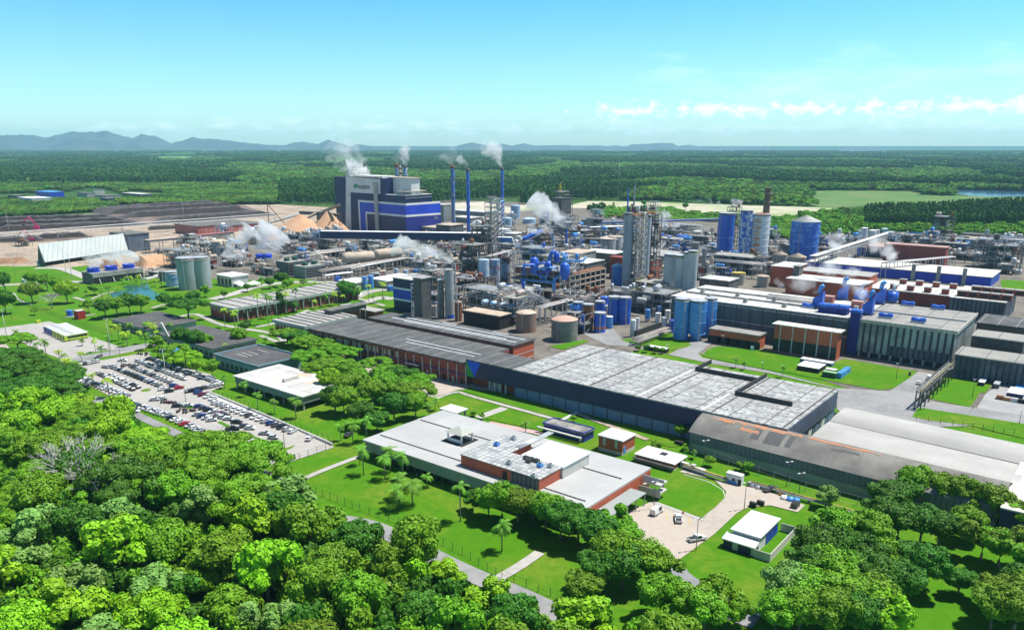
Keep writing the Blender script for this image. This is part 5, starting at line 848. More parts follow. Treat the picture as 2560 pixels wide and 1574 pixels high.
def extra():
    o, L_, W_, h = BO['striped navy and blue block beside the steel stair tower']
    z0, z1 = onf(o, 'f', 1282, 548)[1], onf(o, 'f', 1282, 445)[1]; m = MB(); m.box(-.12, L_+.12, -.15, -.02, z0, z1); m.build('blue_stripe', royal, o)
    for z in (z0, z1): m = MB(); m.box(-.14, L_+.14, -.2, -.03, z-.6, z+.6); m.build('white_stripe', white, o)
    P = o.location+U*(L_+1.5); s = thing('stair_tower', 'open galvanised steel stair tower against the striped block', 'stair tower', P-V*1, UVR); frame_mb(7, 5, [h*(k+1)/7*.9 for k in range(7)], 1, 1, .3).build('steel_frame', gal, s)
    for k in range(7): z = h*.9*k/7; m = MB(); m.add([(.3, .4, z), (6.5, .4, z+h*.9/7), (6.5, 1.8, z+h*.9/7), (.3, 1.8, z)], [(0,1,2,3)]); m.add([(.3, .4, z-.15), (6.5, .4, z+h*.9/7-.15), (6.5, 1.8, z+h*.9/7-.15), (.3, 1.8, z-.15)], [(3,2,1,0)]); m.build('stair_flight', steel, s)
    # open frame grid on the evaporator hall
    o, L_, W_, h = BO['tall dark open framed evaporator hall with brick end']
    m = MB(); m.box(.2, L_-.2, -.5, -.05, 0, h-1); m.build('end_wall', brick, o)
    for k in range(8): m = MB(); m.box(0, .8, -.3, .3, 0, h-.6); m.build('column', lconc, o, (L_, W_*k/7, 0))
    for z in (h*.25, h*.5, h*.72, h*.95): m = MB(); m.box(L_+.05, L_+.9, 0, W_, z-.35, z+.35); m.build('beam', beigep, o)
    m = MB(); m.box(L_+.02, L_+.2, 0, W_, 0, h*.22); m.build('lower_wall', brick, o)
    # roof vents and blue machinery on the machine halls
    o, L_, W_, h = BO['long machine hall with white corrugated roof and brick vents']
    for k in range(5):
        for y in (W_*.1, W_*.55):
            m = MB(); x = L_*(.08+.2*k)+(4 if y > W_*.3 else 0); m.box(x, x+5.5, y, y+4, h, h+3.2); q = m.build('roof_vent', dbrick, o); m = MB(); m.box(x-.3, x+5.8, y-.3, y+4.3, h+3.2, h+3.6); m.build('hood', rfgrey, q); m = MB(); m.box(x+.6, x+4.9, y-.1, y+.02, h+.8, h+2.6); m.build('louvre', dark, q)
    o, L_, W_, h = BO['white roofed hall with smoke stained brick front']
    for k in range(4):
        for y in (W_*.08, W_*.7): m = MB(); x = L_*(.25+.2*k); m.box(x, x+4, y, y+3.4, h, h+3); q = m.build('roof_vent', dbrick, o); m = MB(); m.box(x-.3, x+4.3, y-.3, y+3.7, h+3, h+3.4); m.build('hood', rfgrey, q)
    o, L_, W_, h = BO['long royal blue hall with beige roof at the far right']
    for k in range(3): m = MB(); x = L_*(.60+.13*k); m.box(x, x+2.6, -2.2, -.1, 0, h+5); m.build('exhaust_shaft', concr, o)
    o, L_, W_, h = BO['wide ribbed grey green machine hall with panelled roof']
    m = MB(); m.box(-.6, L_+.6, -.6, -.2, h-1.4, h+.25); m.box(L_+.2, L_+.7, -.2, W_+.5, h-1.4, h+.25); m.build('fascia', beigec, o); m = MB(); m.box(0, L_, W_*.48, W_*.48+.7, h+.01, h+.8); m.build('roof_duct', lconc, o); m = MB(); m.box(0, L_+.05, -.1, 0, 0, h*.13); m.build('base_opening', dark, o)
    m = MB(); m.box(L_-28, L_, -.25, -.12, h*.14, h*.40); m.build('darker_sheets', ribn, o)
    for k in range(9): m = MB(); m.box(-.5, .5, -.4, 0, 0, h*.14); m.build('pillar', concr, o, (2+k*(L_-4)/8, 0, 0))
    return
extra()
def onroof(key, items):      # machines standing on a hall roof are things of their own
    o, L_, W_, h = BO[key]
    for i, (t, x, y, lb, kind) in enumerate(items):
        P = G(t, x, y, h+.02); q = thing('roof_fan_unit', lb, 'fan unit', P, UVR+R.uniform(-.1,.1))
        if kind == 'duct':
            m = MB(); m.box(-2.4, 2.4, -2, 2, 0, 5); m.prism([(-2.4,-2),(2.4,-2),(2.4,2),(-2.4,2)], 5, 7, top=[5,9,9,5]); m.build('housing', bluep, q); m = MB(); m.tube([(0,0,8), (.5,0,11), (1.8,0,12)], 1.1, 8); m.build('outlet', lblue, q); m = MB(); m.box(-3, 3, -2.6, 2.6, -.0, .4); rail_mb(m, -3, 3, -2.6, 2.6, .4); m.build('base_frame', dsteel, q)
        elif kind == 'drop':
            m = MB(); m.box(-2.3, 2.3, -1.8, 1.8, -h+.5, 3); m.build('duct_shaft', M('deep_blue_duct', (.01,.02,.20)), q); m = MB(); m.box(-2.6, 2.6, -2.1, 2.1, 3, 4.4); m.build('cap', bluep, q)
        elif kind == 'flat':
            m = MB(); m.box(-3, 3, -1.4, 1.4, .8, 2); m.rev(-2, 0, [(1.3, .8), (1.5, 1.6), (1.1, 2.4)], 12); m.rev(2, 0, [(1.3, .8), (1.5, 1.6), (1.1, 2.4)], 12); m.build('casing', bluep, q); m = MB(); m.box(-3, 3, -1.2, 1.2, 0, .8); m.build('base_frame', gal, q)
        elif kind == 'drum':
            m = MB(); m.tube([(-2.5,0,3.2), (2.5,0,3.2)], 3, 16); m.build('drum', bluep, q); m = MB(); m.tube([(0,0,5.5), (0,1,9), (2,2,10)], .9, 8); m.build('duct', white, q); m = MB(); m.box(-3, 3, -2, 2, 0, .8); m.build('base_frame', steel, q)
        else: m = MB(); m.box(-2.6, 2.6, -2.2, 2.2, 0, 3.4); m.build('housing', pinkw, q); m = MB(); m.box(-2.8, 2.8, -2.4, 2.4, 3.4, 3.8); m.build('lid', rfpink, q)
onroof('wide ribbed grey green machine hall with panelled roof', [('j',470,640,'blue fan house with raised outlet, leftmost on the machine hall roof','duct'),('j',940,700,'blue fan house with raised outlet beside the pink housing','duct'),('j',1050,600,'bulky blue fan house behind the others on the machine roof','duct'),('j',700,560,'tall blue box duct in the steam on the machine roof','duct'),('j',570,590,'pink topped housing, left of two on the machine roof','pink'),('j',840,640,'pink topped housing, right of two on the machine roof','pink'),('j',870,580,'blue drum dryer with white duct on the machine roof','drum'),('j',1170,590,'dark blue round drum at the right of the roof machinery','drum'),('j',1320,620,'low flat blue fan unit at the back of the panelled roof','flat'),('j',1605,655,'small flat blue fan unit at the far edge of the panelled roof','flat'),('j',1110,735,'flat blue fan unit at the front edge of the panelled roof','flat'),('j',1420,778,'flat light blue fan unit in the middle of the front roof edge','flat'),
   ('j',525,680,'deep blue duct shaft dropping before the wall, leftmost of four','drop'),('j',620,690,'deep blue duct shaft dropping before the wall, second of four','drop'),('j',710,700,'deep blue duct shaft dropping before the wall, third of four','drop'),('j',830,740,'deep blue duct shaft dropping before the wall, rightmost and longest','drop'),('j',380,640,'small blue fan unit at the left end of the machinery row','flat')])
# ================================================================ TANKS, SILOS, DIGESTERS
tk = [
 ('i',568,668,860,610,bluep,'bright blue tank, leftmost in the bunded group',dict(rail=True)),('i',660,765,865,630,rust,'rust covered black tank in the bunded group',dict(rail=True)),('i',768,882,880,712,bluep,'short blue tank with red band in front of the bund',dict(stripe=(.22,.14,M('red_band',(.38,.12,.08))),rail=True,roof=lblue)),('i',780,875,760,600,bluep,'blue tank with orange top behind the red banded one',dict(roof=beigep,rail=True)),('i',828,905,700,545,bluep,'blue tank at the back of the bunded group',dict()),('i',900,1010,790,558,bluep,'blue tank with white rim, second from the right',dict(roof=white,rail=True)),('i',1002,1118,800,565,bluep,'tall blue tank at the right end of the bunded group',dict(rail=True)),('i',882,950,838,728,lblue,'small pale blue tank right of the red banded one',dict(roof=white)),
 ('i',368,620,970,770,M('weathered_tank',(.24,.23,.20),(.16,.15,.13),ns=.15,bands=(3,(.1,.1,.09),.06)),'wide grey tank with salmon domed roof at the road',dict(roof=M('salmon_roof',(.55,.34,.26)))),('i',35,230,880,700,M('rusted_grey_tank',(.25,.2,.16),(.30,.15,.09),ns=.2),'rust streaked tank with pinkish conical roof',dict(roof=beigep)),
 ('i',1520,1660,945,580,lblue,'light blue silo, front left of the four',dict(roof=lconc,kind='flat',bands=3,rail=True)),('i',1658,1818,960,600,lblue,'light blue silo with tapered foot, front right of the four',dict(roof=lblue,kind='dome',bands=3,cone=5,rail=True)),('i',1795,1915,925,575,lblue,'light blue silo with tapered foot, at the wall of the paper hall',dict(roof=lconc,kind='flat',bands=3,cone=5,rail=True)),('i',1640,1760,800,555,lblue,'light blue silo hidden behind the front two',dict(roof=lconc,kind='flat',rail='y')),('i',1478,1530,880,760,bluep,'small blue tank left of the light blue silos',dict()),
 ('i',1112,1165,920,760,white,'white upright tank at the left of the black fence',dict()),('i',1160,1200,850,740,white,'slimmer white tank behind the left white one',dict()),('i',1350,1405,780,695,white,'short white tank in the middle of the black fence',dict()),('i',1442,1495,760,668,white,'white tank, taller pair, left one',dict()),('i',1488,1530,740,680,white,'white tank, taller pair, right one',dict()),('i',1408,1462,835,735,white,'white tank close behind the black fence',dict()),('i',1255,1305,745,660,lblue,'small pale blue tank on the gravel behind the white tanks',dict(z0=2)),('i',1370,1410,690,628,lblue,'second small pale blue tank on the gravel',dict(z0=2)),('i',1318,1356,700,650,dgrey,'little grey tank between the two pale blue ones',dict(z0=2)),
 ('i',930,1045,520,250,M('banded_blue_silo',(.04,.16,.48),(.06,.2,.52),ns=.2,bands=(2.2,(.025,.1,.34),.12)),'ringed blue silo beside the tall grey column',dict(roof=bluew,kind='cone')),('i',2066,2196,430,330,beigec,'brown grey ribbed silo before the paper hall, left one',dict(kind='flat',roof=beigep,rail='y')),('i',2310,2419,450,345,beigec,'brown grey ribbed silo before the paper hall, right one',dict(kind='flat',roof=beigep)),
 ('d',190,450,1340,965,M('weathered_blue',(.02,.09,.48),(.10,.28,.62),ns=.16,lo=.45,hi=.6,bands=(5,(.015,.06,.34),.1)),'huge weathered blue silo with conical cap',dict(roof=lconc,kind='cone',bands=4,bandm=bluep)),('d',10,170,1330,1245,dgrey,'round tank with tan umbrella roof behind the others',dict(roof=M('tan_cone',(.52,.40,.28)),kind='cone')),('d',38,172,1370,1275,concr,'round tank with tan cone roof, left of the pair',dict(roof=MATS['tan_cone'],kind='cone')),('d',188,350,1390,1300,concr,'round tank with tan cone roof, right of the pair',dict(roof=MATS['tan_cone'],kind='cone')),
 ('d',648,684,1135,1030,white,'slim white column tank behind the steam',dict()),('d',868,928,1150,1022,white,'tall white silo, left of the row behind the conveyor',dict()),('d',832,872,1130,1045,gal,'grey silo beside the tall white one',dict()),('d',945,1015,1115,1045,white,'short white silo, second of the row',dict()),('d',1010,1048,1105,1038,white,'short white silo, third of the row',dict()),('d',1065,1135,1085,1030,bluew,'bluish white silo at the right of the row',dict()),
 ('d',1210,1265,1310,1205,bluep,'bright blue upright tank before the slate wall, left one',dict(roof=lblue)),('d',1312,1368,1320,1212,bluep,'bright blue upright tank before the slate wall, second',dict(roof=lblue)),('d',1415,1475,1330,1275,bluep,'short blue tank before the slate wall',dict()),('d',1515,1605,1340,1260,bluep,'wide blue tank at the end of the slate wall',dict()),('d',1500,1562,1345,1285,lblue,'smaller light blue tank before the wide one',dict()),('d',835,915,1280,1215,bluep,'blue tank half hidden in steam, left one',dict()),('d',945,1035,1295,1228,bluep,'blue tank half hidden in steam, right one',dict()),
 ('d',1348,1398,1130,1092,bluep,'small blue tank beside the green container',dict()),('d',1450,1480,1140,1095,lblue,'pale blue small tank on the far yard',dict()),('d',1505,1545,1165,1100,bluep,'blue tank on the far yard beside the dark tower',dict()),('d',1540,1568,1150,1092,lblue,'slim pale blue tank against the dark tower',dict()),('d',1765,1818,1190,1150,bluep,'blue tank on legs in the yellow pipework, left',dict(z0=4)),('d',1858,1905,1190,1150,lblue,'blue tank on legs in the yellow pipework, right',dict(z0=4)),('d',2195,2240,1240,1170,bluep,'bright blue tank on top of the dark machinery',dict(z0=9)),
 ('f',1008,1056,470,352,lblue,'pale blue silo before the white sheds, left one',dict()),('f',1062,1115,460,340,lblue,'pale blue silo before the white sheds, right one',dict()),('f',1118,1152,440,380,bluew,'grey blue tank right of the pale blue silos',dict()),('f',1305,1350,330,275,bluew,'white blue tank on the gravel',dict()),('f',1392,1438,335,288,bluew,'white blue tank right of its twin on the gravel',dict()),('f',1490,1530,310,280,lblue,'little blue tank, first of the far row of five',dict()),('f',1530,1562,308,272,bluew,'little pale tank, second of the far row of five',dict()),('f',1563,1596,306,268,bluew,'little pale tank, third of the far row of five',dict()),('f',1597,1628,303,262,lblue,'little blue tank, fourth of the far row of five',dict()),('f',1632,1688,300,255,bluep,'deeper blue tank at the end of the far row',dict()),
 ('f',1880,1948,770,590,rust,'rusty brown column with conical top beside the tall columns',dict(kind='cone',roof=beigep)),('f',1655,1722,720,625,M('dusty_pink_tank',(.42,.34,.33)),'dusty pink grey tank beside the columns',dict(roof=beigep)),('f',1720,1782,740,395,M('column_grey',(.17,.18,.18),(.12,.12,.12),ns=.2,bands=(6,(.08,.08,.08),.05)),'darker grey process column, left of the tall pair',dict(rail=True,kind='flat')),('f',1790,1876,745,300,tankg,'tall grey process column with blue foot',dict(rail=True,kind='cone',roof=beigep,stripe=(0,.09,bluep))),
 ('f',2105,2205,350,190,bluew,'stained white blue silo on a tall frame, leftmost of three',dict(z0=14,kind='flat')),('f',2205,2302,440,190,M('rust_blue',(.25,.36,.5),(.25,.1,.07),ns=.12,lo=.48,hi=.56),'rust topped blue white silo in the middle',dict(kind='flat')),('f',2305,2402,400,170,M('dark_rust_blue',(.2,.3,.42),(.07,.05,.05),ns=.12,lo=.47,hi=.55),'dark stained blue silo, rightmost of three',dict(kind='cone')),('s',1018,1195,1380,1310,lblue,'low wide blue tank before the blue pipework',dict(kind='flat')),('f',2300,2410,480,432,bluep,'flat blue basin right of the framed silos',dict(kind='flat')) ,
 ('f',175,360,270,215,M('dark_blue_grey',(.10,.10,.13)),'dark round clarifier with tan cone behind the steam',dict(roof=beigep,kind='cone')),('c',825,990,1245,1120,silog,'grey hexagonal bins cluster, left',dict(kind='flat',roof=beigep)),('c',905,1045,1240,1105,silog,'grey bins cluster, right',dict(kind='flat',roof=beigep)),('c',1548,1660,1190,1095,M('metal_tub',(.28,.28,.27)),'metal tank with bright blue rim and steam above',dict(kind='flat',roof=bluep,stripe=(.7,.3,bluep))),('c',1675,1755,1440,1160,M('brown_grey_silo',(.24,.23,.21)),'brown grey slim silo at the end of the silo row',dict(kind='flat')),('c',1782,1822,1512,1218,MATS['brown_grey_silo'],'thin brown grey silo, rightmost of the silo row',dict(kind='flat')),('c',1700,1790,1130,1055,lconc,'pale round tank on the far side of the plant',dict()),
 ('c',0,78,925,812,bluew,'blue white tank at the back beside the tall blue chimney',dict()),('c',285,350,950,850,lblue,'light blue tank seen through the steam plume',dict()),('s',1190,1330,270,100,bluew,'pale blue stained tower tank behind the process blocks',dict(rail=True)),('s',1080,1210,430,280,bluew,'broad pale blue tank beside the foot of the blue chimney',dict()),('s',1370,1570,360,290,bluew,'low pale blue dome tank behind the steam',dict()),('c',925,1005,1045,1010,bluep,'blue basin beside the white roofed shed',dict(kind='flat')),
]
for t, x0, x1, yb, yt, mt_, lb, kw in tk: tank(lb, t, x0, x1, yb, yt, mt_, 'silo' if 'silo' in lb else 'column' if 'column' in lb else 'storage_tank', 'silo' if 'silo' in lb else 'column' if 'column' in lb else 'tank', **kw)
# grey silo row, digesters, twin columns
for k, (x0, x1, yb, yt) in enumerate([(1415,1575,1740,1290),(1520,1630,1770,1300),(1590,1700,1780,1270),(1630,1725,1790,1255)]): tank('tall pale concrete silo, %s of the overlapping row of four' % NTH[k], 'c', x0, x1, yb, yt, silog, 'silo', 'silo', kind='flat', roof=yell if k%2 else beigep, rail=True, ladder=False)
tank('tall glossy blue digester, left of the three', 'u', 1560, 1760, 830, 285, M('glossy_blue', (.02,.09,.52), (.03,.13,.58), ns=.2, rough=.22), 'digester', 'digester', kind='flat', roof=dsteel, rail=True, bands=1, bandm=lblue)
tank('tall peeling blue digester in the middle', 'u', 1820, 1975, 900, 250, worn, 'digester', 'digester', kind='flat', roof=rust, rail=True)
tank('broad white digester with rings, orange stains and blue foot', 'u', 1940, 2195, 900, 300, M('white_stained_digester', (.60,.63,.66), (.52,.56,.60), ns=.2), 'digester', 'digester', kind='dome', roof=rust, rail=True, bands=7, bandm=white, stripe=(0,.11,bluep))
TC = {}; C1 = tank('tall slim grey column, left of the twin columns', 'i', 1030, 1112, 545, -240, M('blue_grey_column', (.30,.34,.38), (.25,.29,.33), ns=.15), 'process_column', 'column', kind='flat', roof=rust, rail=True); TC[0] = C1; C2 = tank('tall slim grey column, right of the twin columns', 'i', 1208, 1285, 490, -220, M('pale_blue_grey_column', (.36,.40,.44)), 'process_column', 'column', kind='flat', roof=rust, rail=True)
stack('thin mast with purple and white bands between the twin columns', 'i', 1105, 18, 530, -330, white, bands=(M('band_purple', (.28,.02,.13)), 11, .02), name='banded_mast', cat='mast')
stack('thin galvanised steam pipe with a long white plume', 'f', 1890, 14, 700, 185, gal, name='steam_pipe', cat='steam pipe')
DK = BO['dark pillared platform hall with beige deck behind the long hall']
def hvessel(label, t, x0, x1, y, z, r, mat, yb=None, zs=0):
    a, b = G(t, x0, y, z), G(t, x1, (yb or y), z); d = (b-a); o = thing('horizontal_vessel', label, 'vessel', (a.x, a.y, 0), atan2(d.y, d.x)); L_ = d.length; m = MB(); pts = []; vs = []
    m.tube([(-r*.5,0,z),(-r*.3,0,z),(0,0,z),(L_,0,z),(L_+r*.3,0,z),(L_+r*.5,0,z)], r, 18)
    n = 18
    for i, f in ((0,.35),(1,.8),(4,.8),(5,.35)):
        for k in range(n): x, yy, zz = m.v[i*n+k]; m.v[i*n+k] = (x, yy*f, z+(zz-z)*f)
    m.build('shell', mat, o)
    for f in (.2, .8): m = MB(); m.box(L_*f-.5, L_*f+.5, -r*.8, r*.8, zs, z-r*.6); m.build('saddle', steel, o)
    return o
hvessel('long beige horizontal vessel on steel supports, left one', 'f', 835, 1095, 170, 12, 4.2, beigep, 150); hvessel('long beige horizontal vessel on steel supports, right one', 'f', 1145, 1355, 135, 12, 4.2, beigep, 112)
for k in range(4): hvessel('small pale horizontal vessel on the deck beside the twin columns, %s in the row' % NTH[k], 'i', 1190+k*50, 1260+k*50, 560-k*22, 10, 1.4, lconc, 568-k*22, 8)
for k in range(4): hvessel('pale blue horizontal vessel on the yellow railed deck, %s in the row' % NTH[k], 'n', 1650+k*110, 1700+k*110, 280+k*18, DK[3]+2, 1.5, bluew, 268+k*18, DK[3])
# small cooling towers
for k, (B_, A_, C_, ft, w) in enumerate([((310,1345),(245,1320),(400,1312),(315,1480),'left'),((465,1388),(400,1365),(600,1352),(470,1500),'right')]):
    o, L_, W_, h = bld('cooling_tower', 'small grey louvred cooling tower with green fan ring, %s one' % w, 'cooling tower', 'b', B_, A_, C_, ft, greyc if k else dgrey, concr, over=.1, rt=.3)
    for j in range(2): m = MB(); m.rev(L_/2, W_*(.28+.45*j), [(2.6,h),(2.3,h+1.4),(2.6,h+2.4),(2.3,h+2.4)], 16); m.build('fan_ring', M('dark_green_paint', (.02,.08,.06)), o)
    for j in range(4): m = MB(); m.box(L_+.02, L_+.15, .8, W_-.8, h*(.12+.2*j), h*(.22+.2*j)); m.build('louvre_opening', dark, o)
for x in (45, 105): P = G('b', x, 1285+15, 8); o = thing('cooling_fan', 'blue fan ring under the big white steam cloud, %s one' % ('left' if x < 60 else 'right'), 'fan', (P.x, P.y, 0), UVR); m = MB(); m.box(-4,4,-4,4,0,8); m.build('cell', concr, o); m = MB(); m.rev(0,0,[(4.2,8),(3.9,9.6),(4.3,11),(4,11)],18); m.build('fan_ring', royal, o)
# ================================================================ OPEN PROCESS UNITS AND PIPE RACKS
un = [('f',60,330,30,12,6,'beige','below the blue fan rings'),('v',100,620,34,12,7,'rust','left of the small cooling towers'),('v',900,620,40,14,7,'beige','right of the small cooling towers'),('b',560,1210,50,20,10,'beige','in front of the chip cones'),('b',330,1180,40,18,11,'grey','behind the big white steam cloud'),('b',760,1290,46,14,8,'rust','left of the horizontal vessels'),('b',1080,1230,40,14,9,'grey','behind the horizontal vessels'),('b',500,1150,36,14,9,'yel','at the foot of the chip cones'),
 ('f',1050,240,44,14,8,'beige','before the horizontal vessels'),('f',1300,230,36,12,8,'grey','right of the horizontal vessels'),('f',1500,260,34,12,7,'pale','beside the far row of five tanks'),('f',700,330,30,10,5,'beige','behind the palms near the offices'),('f',620,300,24,10,8,'grey','right behind the louvred towers'),
 ('f',1640,520,20,12,17,'grey','between the striped block and the columns'),('f',1600,640,24,10,9,'rust','at the foot of the striped block'),('f',1980,560,26,16,14,'rust','behind the rusty column'),('f',2060,480,22,14,10,'grey','beside the framed silo'),('f',2150,560,30,12,6,'rust','below the framed silos'),('f',2000,330,26,16,24,'rust','dark tower behind the framed silos'),('f',1900,260,22,14,20,'grey','left of the dark tower'),
 ('f',2150,700,44,16,15,'yel','on the beige deck with blue vessels'),('f',2380,800,16,12,16,'grey','at the right end of the beige deck'),('i',40,640,22,14,12,'pale','behind the rust streaked tank'),('i',420,640,34,14,10,'rust','behind the bunded tanks'),('i',620,620,30,10,8,'rust','under the evaporator hall'),
 ('i',200,560,44,22,21,'grey','grey tower below the bright blue pipework'),('i',330,500,30,18,26,'blue','left of the bright blue pipework'),('i',180,470,26,16,30,'blue','leftmost of the bright blue pipework'),('i',430,520,24,14,24,'pale','right of the bright blue pipework'),
 ('i',1330,700,34,18,13,'grey','right of the twin columns'),('i',1180,680,22,14,12,'grey','at the foot of the twin columns'),('i',1250,600,26,16,14,'rust','just behind the twin columns'),('i',1480,620,28,12,11,'beige','before the pale silo row'),('i',960,610,22,10,9,'yel','at the back of the bund'),
 ('c',120,1190,34,16,9,'grey','left below the blue inclined conveyor'),('c',260,1190,34,18,19,'rust','under the blue inclined conveyor'),('c',440,1130,26,14,24,'pale','white framed with the grey vent stack'),('c',620,1160,40,18,13,'rust','behind the blue steam stack'),('c',760,1060,30,16,16,'grey','below the white roofed shed'),('c',900,1090,34,14,11,'blue','left of the bins cluster'),('c',1100,960,26,14,9,'blue','behind the twin column tops'),('c',450,960,20,16,40,'rust','dark lattice tower carrying the yellow pipe'),('c',480,1060,24,14,20,'rust','lower part of the dark lattice tower'),
 ('c',780,960,16,12,16,'pale','with the grey cyclone behind the white roofed shed'),('c',1300,1020,14,12,32,'pale','white lattice cyclone tower before the scrub'),('c',1200,1160,50,18,9,'pale','behind the twin columns, wide'),('c',1400,1200,40,18,9,'blue','with blue pipes behind the silo row'),('c',1500,1150,36,16,12,'grey','below the short blue steam stack'),('c',1350,1090,44,18,10,'beige','at the back edge of the plant'),('c',1620,1090,34,16,12,'yel','right of the short blue steam stack'),('c',1760,1180,34,14,9,'grey','left of the digesters'),('c',1860,1420,34,16,12,'grey','below the blue digester'),('c',2080,1450,40,20,14,'grey','below the peeling blue digester'),('c',2250,1430,34,16,12,'rust','below the white digester'),('c',2050,1230,10,12,42,'rust','dark frame between the blue digesters'),('c',1900,1280,30,14,8,'pale','left foot of the digesters'),
 ('d',-10,1180,16,14,16,'pale','right of the white digester'),('d',540,1190,28,16,9,'grey','under the pale grey building'),('d',720,1160,30,14,7,'pale','beside the slim white column tank'),('d',1420,1150,40,14,7,'pale','beneath the far blue tanks'),('d',1620,1130,20,16,25,'rust','dark tower on the far yard'),('d',1830,1210,40,20,9,'yel','yellow pipework on the far yard'),('d',1960,1160,30,14,9,'grey','under the small beige roof on the far yard'),('d',1700,1250,34,14,9,'rust','at the end of the pink tiled hall'),('d',2060,1400,22,16,24,'grey','black framed tower at the far right'),('d',2200,1400,26,18,19,'rust','dark machinery tower with blue tank'),('d',1900,1330,44,16,5,'grey','low pipework before the black framed tower'),('d',2330,1230,50,20,10,'pale','pale frames at the right edge'),('d',2260,1460,16,10,8,'grey','small beside the concrete yard'),('d',2150,1150,46,14,6,'grey','along the far edge of the yard'),('d',2350,1150,46,14,6,'rust','along the far edge, at the right'),
 ('e',1640,260,30,16,15,'yel','left of the grey tank pair'),('e',1860,150,34,16,13,'yel','behind the grey tank pair'),('e',1760,120,26,12,15,'grey','beside the long elevated gallery'),('e',2150,250,26,14,8,'grey','behind the cream building'),('e',2060,60,30,12,9,'beige','below the pale blue grey tank'),('e',180,60,16,10,10,'rust','at the left end of the white shed'),('e',1440,350,20,8,4,'grey','between the cooling tower and tanks'),
 ('b',1700,1180,44,16,9,'grey','under the long conveyor gallery'),('b',1560,1330,30,16,8,'rust','beneath the long plume'),('b',2100,1320,26,18,30,'rust','dark tower left of the framed silos'),('b',2260,1200,10,9,48,'pale','white lattice tower left of the cube house'),('b',2200,1330,8,8,56,'grey','grey square column tower beside the white lattice'),('b',2330,1260,30,14,9,'pale','right behind the lattice tower'),('b',1900,1400,22,12,12,'grey','at the steam pipe'),('s',1560,760,24,14,17,'rust','brown clutter above the blue pipework'),('s',2200,900,40,14,8,'grey','on the roofs right of the blue pipework')]
for t, x, y, L_, W_, H_, pal, w in un: unit(('open steel pipework unit, ' if 'tower' not in w and 'frame' not in w else 'tall open steel unit, ')+w, t, x, y, L_, W_, H_, pal, vessels=min(9, 3+int(L_*W_/110)), pipes=min(15, 6+int(L_*W_/70)))
for a in [('b',(240,1290),(900,1200),7,'behind the green fans'),('f',(0,235),(240,205),6,'leading to the louvred towers'),('f',(600,300),(1400,180),7,'before the horizontal vessels'),('f',(420,150),(850,90),8,'behind the louvred towers'),('f',(640,330),(900,300),5,'behind the office palms'),('b',(880,1400),(1420,1300),8,'carrying pale pipes under the vessels'),('s',(770,870),(1180,760),14,'bending over the framed silos'),('s',(1240,770),(2300,830),17,'over the roofs to the blue pipework'),('n',(1400,230),(2100,110),9,'pink pipes from the columns to the grey tower'),('i',(0,430),(340,600),11,'along the red wall at the rust streaked tank'),('i',(240,640),(550,560),11,'covered stair bridge beside the grey tank'),('i',(1280,400),(1600,470),13,'before the brick tower block'),('i',(1830,190),(2400,240),11,'below the digesters'),('i',(1150,960),(1470,850),2.5,'low along the lawn beside the black fence'),('d',(1100,1350),(1750,1290),12,'before the slate wall'),('d',(1170,1070),(1300,1080),9,'behind the pink tiled hall'),('d',(1750,1260),(2120,1280),8,'across the far yard'),('f',(1480,620),(1700,600),9,'leaving the striped block'),('c',(560,1110),(1000,1130),13,'behind the white ridged hall'),('c',(730,1010),(1040,1000),13,'to the twin column tops'),('u',(720,830),(900,640),12,'behind the brick tower block'),('e',(1360,370),(1500,340),4,'at the pond edge'),('j',(0,540),(430,590),19,'along the paper hall roof'),('m',(130,430),(420,520),1.2,'low yellow pipe behind the gravel yard'),('m',(560,535),(1400,775),1.2,'low yellow pipe along the curved shed')]:
    t, p0, p1, z, w = a; lw = 'low yellow' in w; rack('pipe rack, %s' % w, t, p0, p1, z, 1.2 if lw else 4.5, 1 if lw else R.choice((4,5,6)), (yell,) if lw else R.choice(((pipe_p,gal,steel,lconc),(gal,pipe_p,dsteel,white),(beigep,gal,pipe_p,steel))), tiers=1 if lw else R.choice((1,2)), leg=steel if lw else R.choice((steel, dsteel, gal)))
rack('pipe bridge with pale deck crossing the road beside the right lawn', 'r', (300,900), (900,370), 7.5, 2.4, 4, (lconc, yell, gal), 'pipe_bridge', 'pipe bridge', leg=dsteel, step=6, truss=1.2)
def twin():
    for w, f, k in (('yellow railed stair frame between', .5, 'yel'), ('dark frame right of', 1.35, 'rust'), ('galvanised ladder frame just left of', .18, 'grey')):
        p = C1[0].location.lerp(C2[0].location, f); u = unit('tall thin open %s the twin grey columns' % w, 'i', 1160, 500, 6 if f < 1 else 5, 5, C1[2]*.97, k, seed=5+int(f*10), vessels=2, pipes=9); u.location = (p.x-2, p.y-4, 0)
    p = C1[0].location.lerp(C2[0].location, .5); o = thing('top_platform', 'rusty platform with machinery joining the tops of the twin columns', 'platform', (p.x, p.y, 0), atan2((C2[0].location-C1[0].location).y, (C2[0].location-C1[0].location).x)); m = MB(); m.box(-14, 14, -4.5, 4.5, C1[2]-1.2, C1[2]-.4); m.build('deck', rust, o); m = MB(); rail_mb(m, -14, 14, -4.5, 4.5, C1[2]-.4, .14); m.build('railing', yell, o)
    for k in range(7): m = MB(); x = -12+k*4; m.rev(x, R.uniform(-2,2), [(1, C1[2]), (1.3, C1[2]+1), (1.1, C1[2]+R.uniform(2.5,5)), (.1, C1[2]+5.4)], 10); m.build('vessel', R.choice((gal, MATS['green_paint'], beigep, dsteel)), o)
twin()
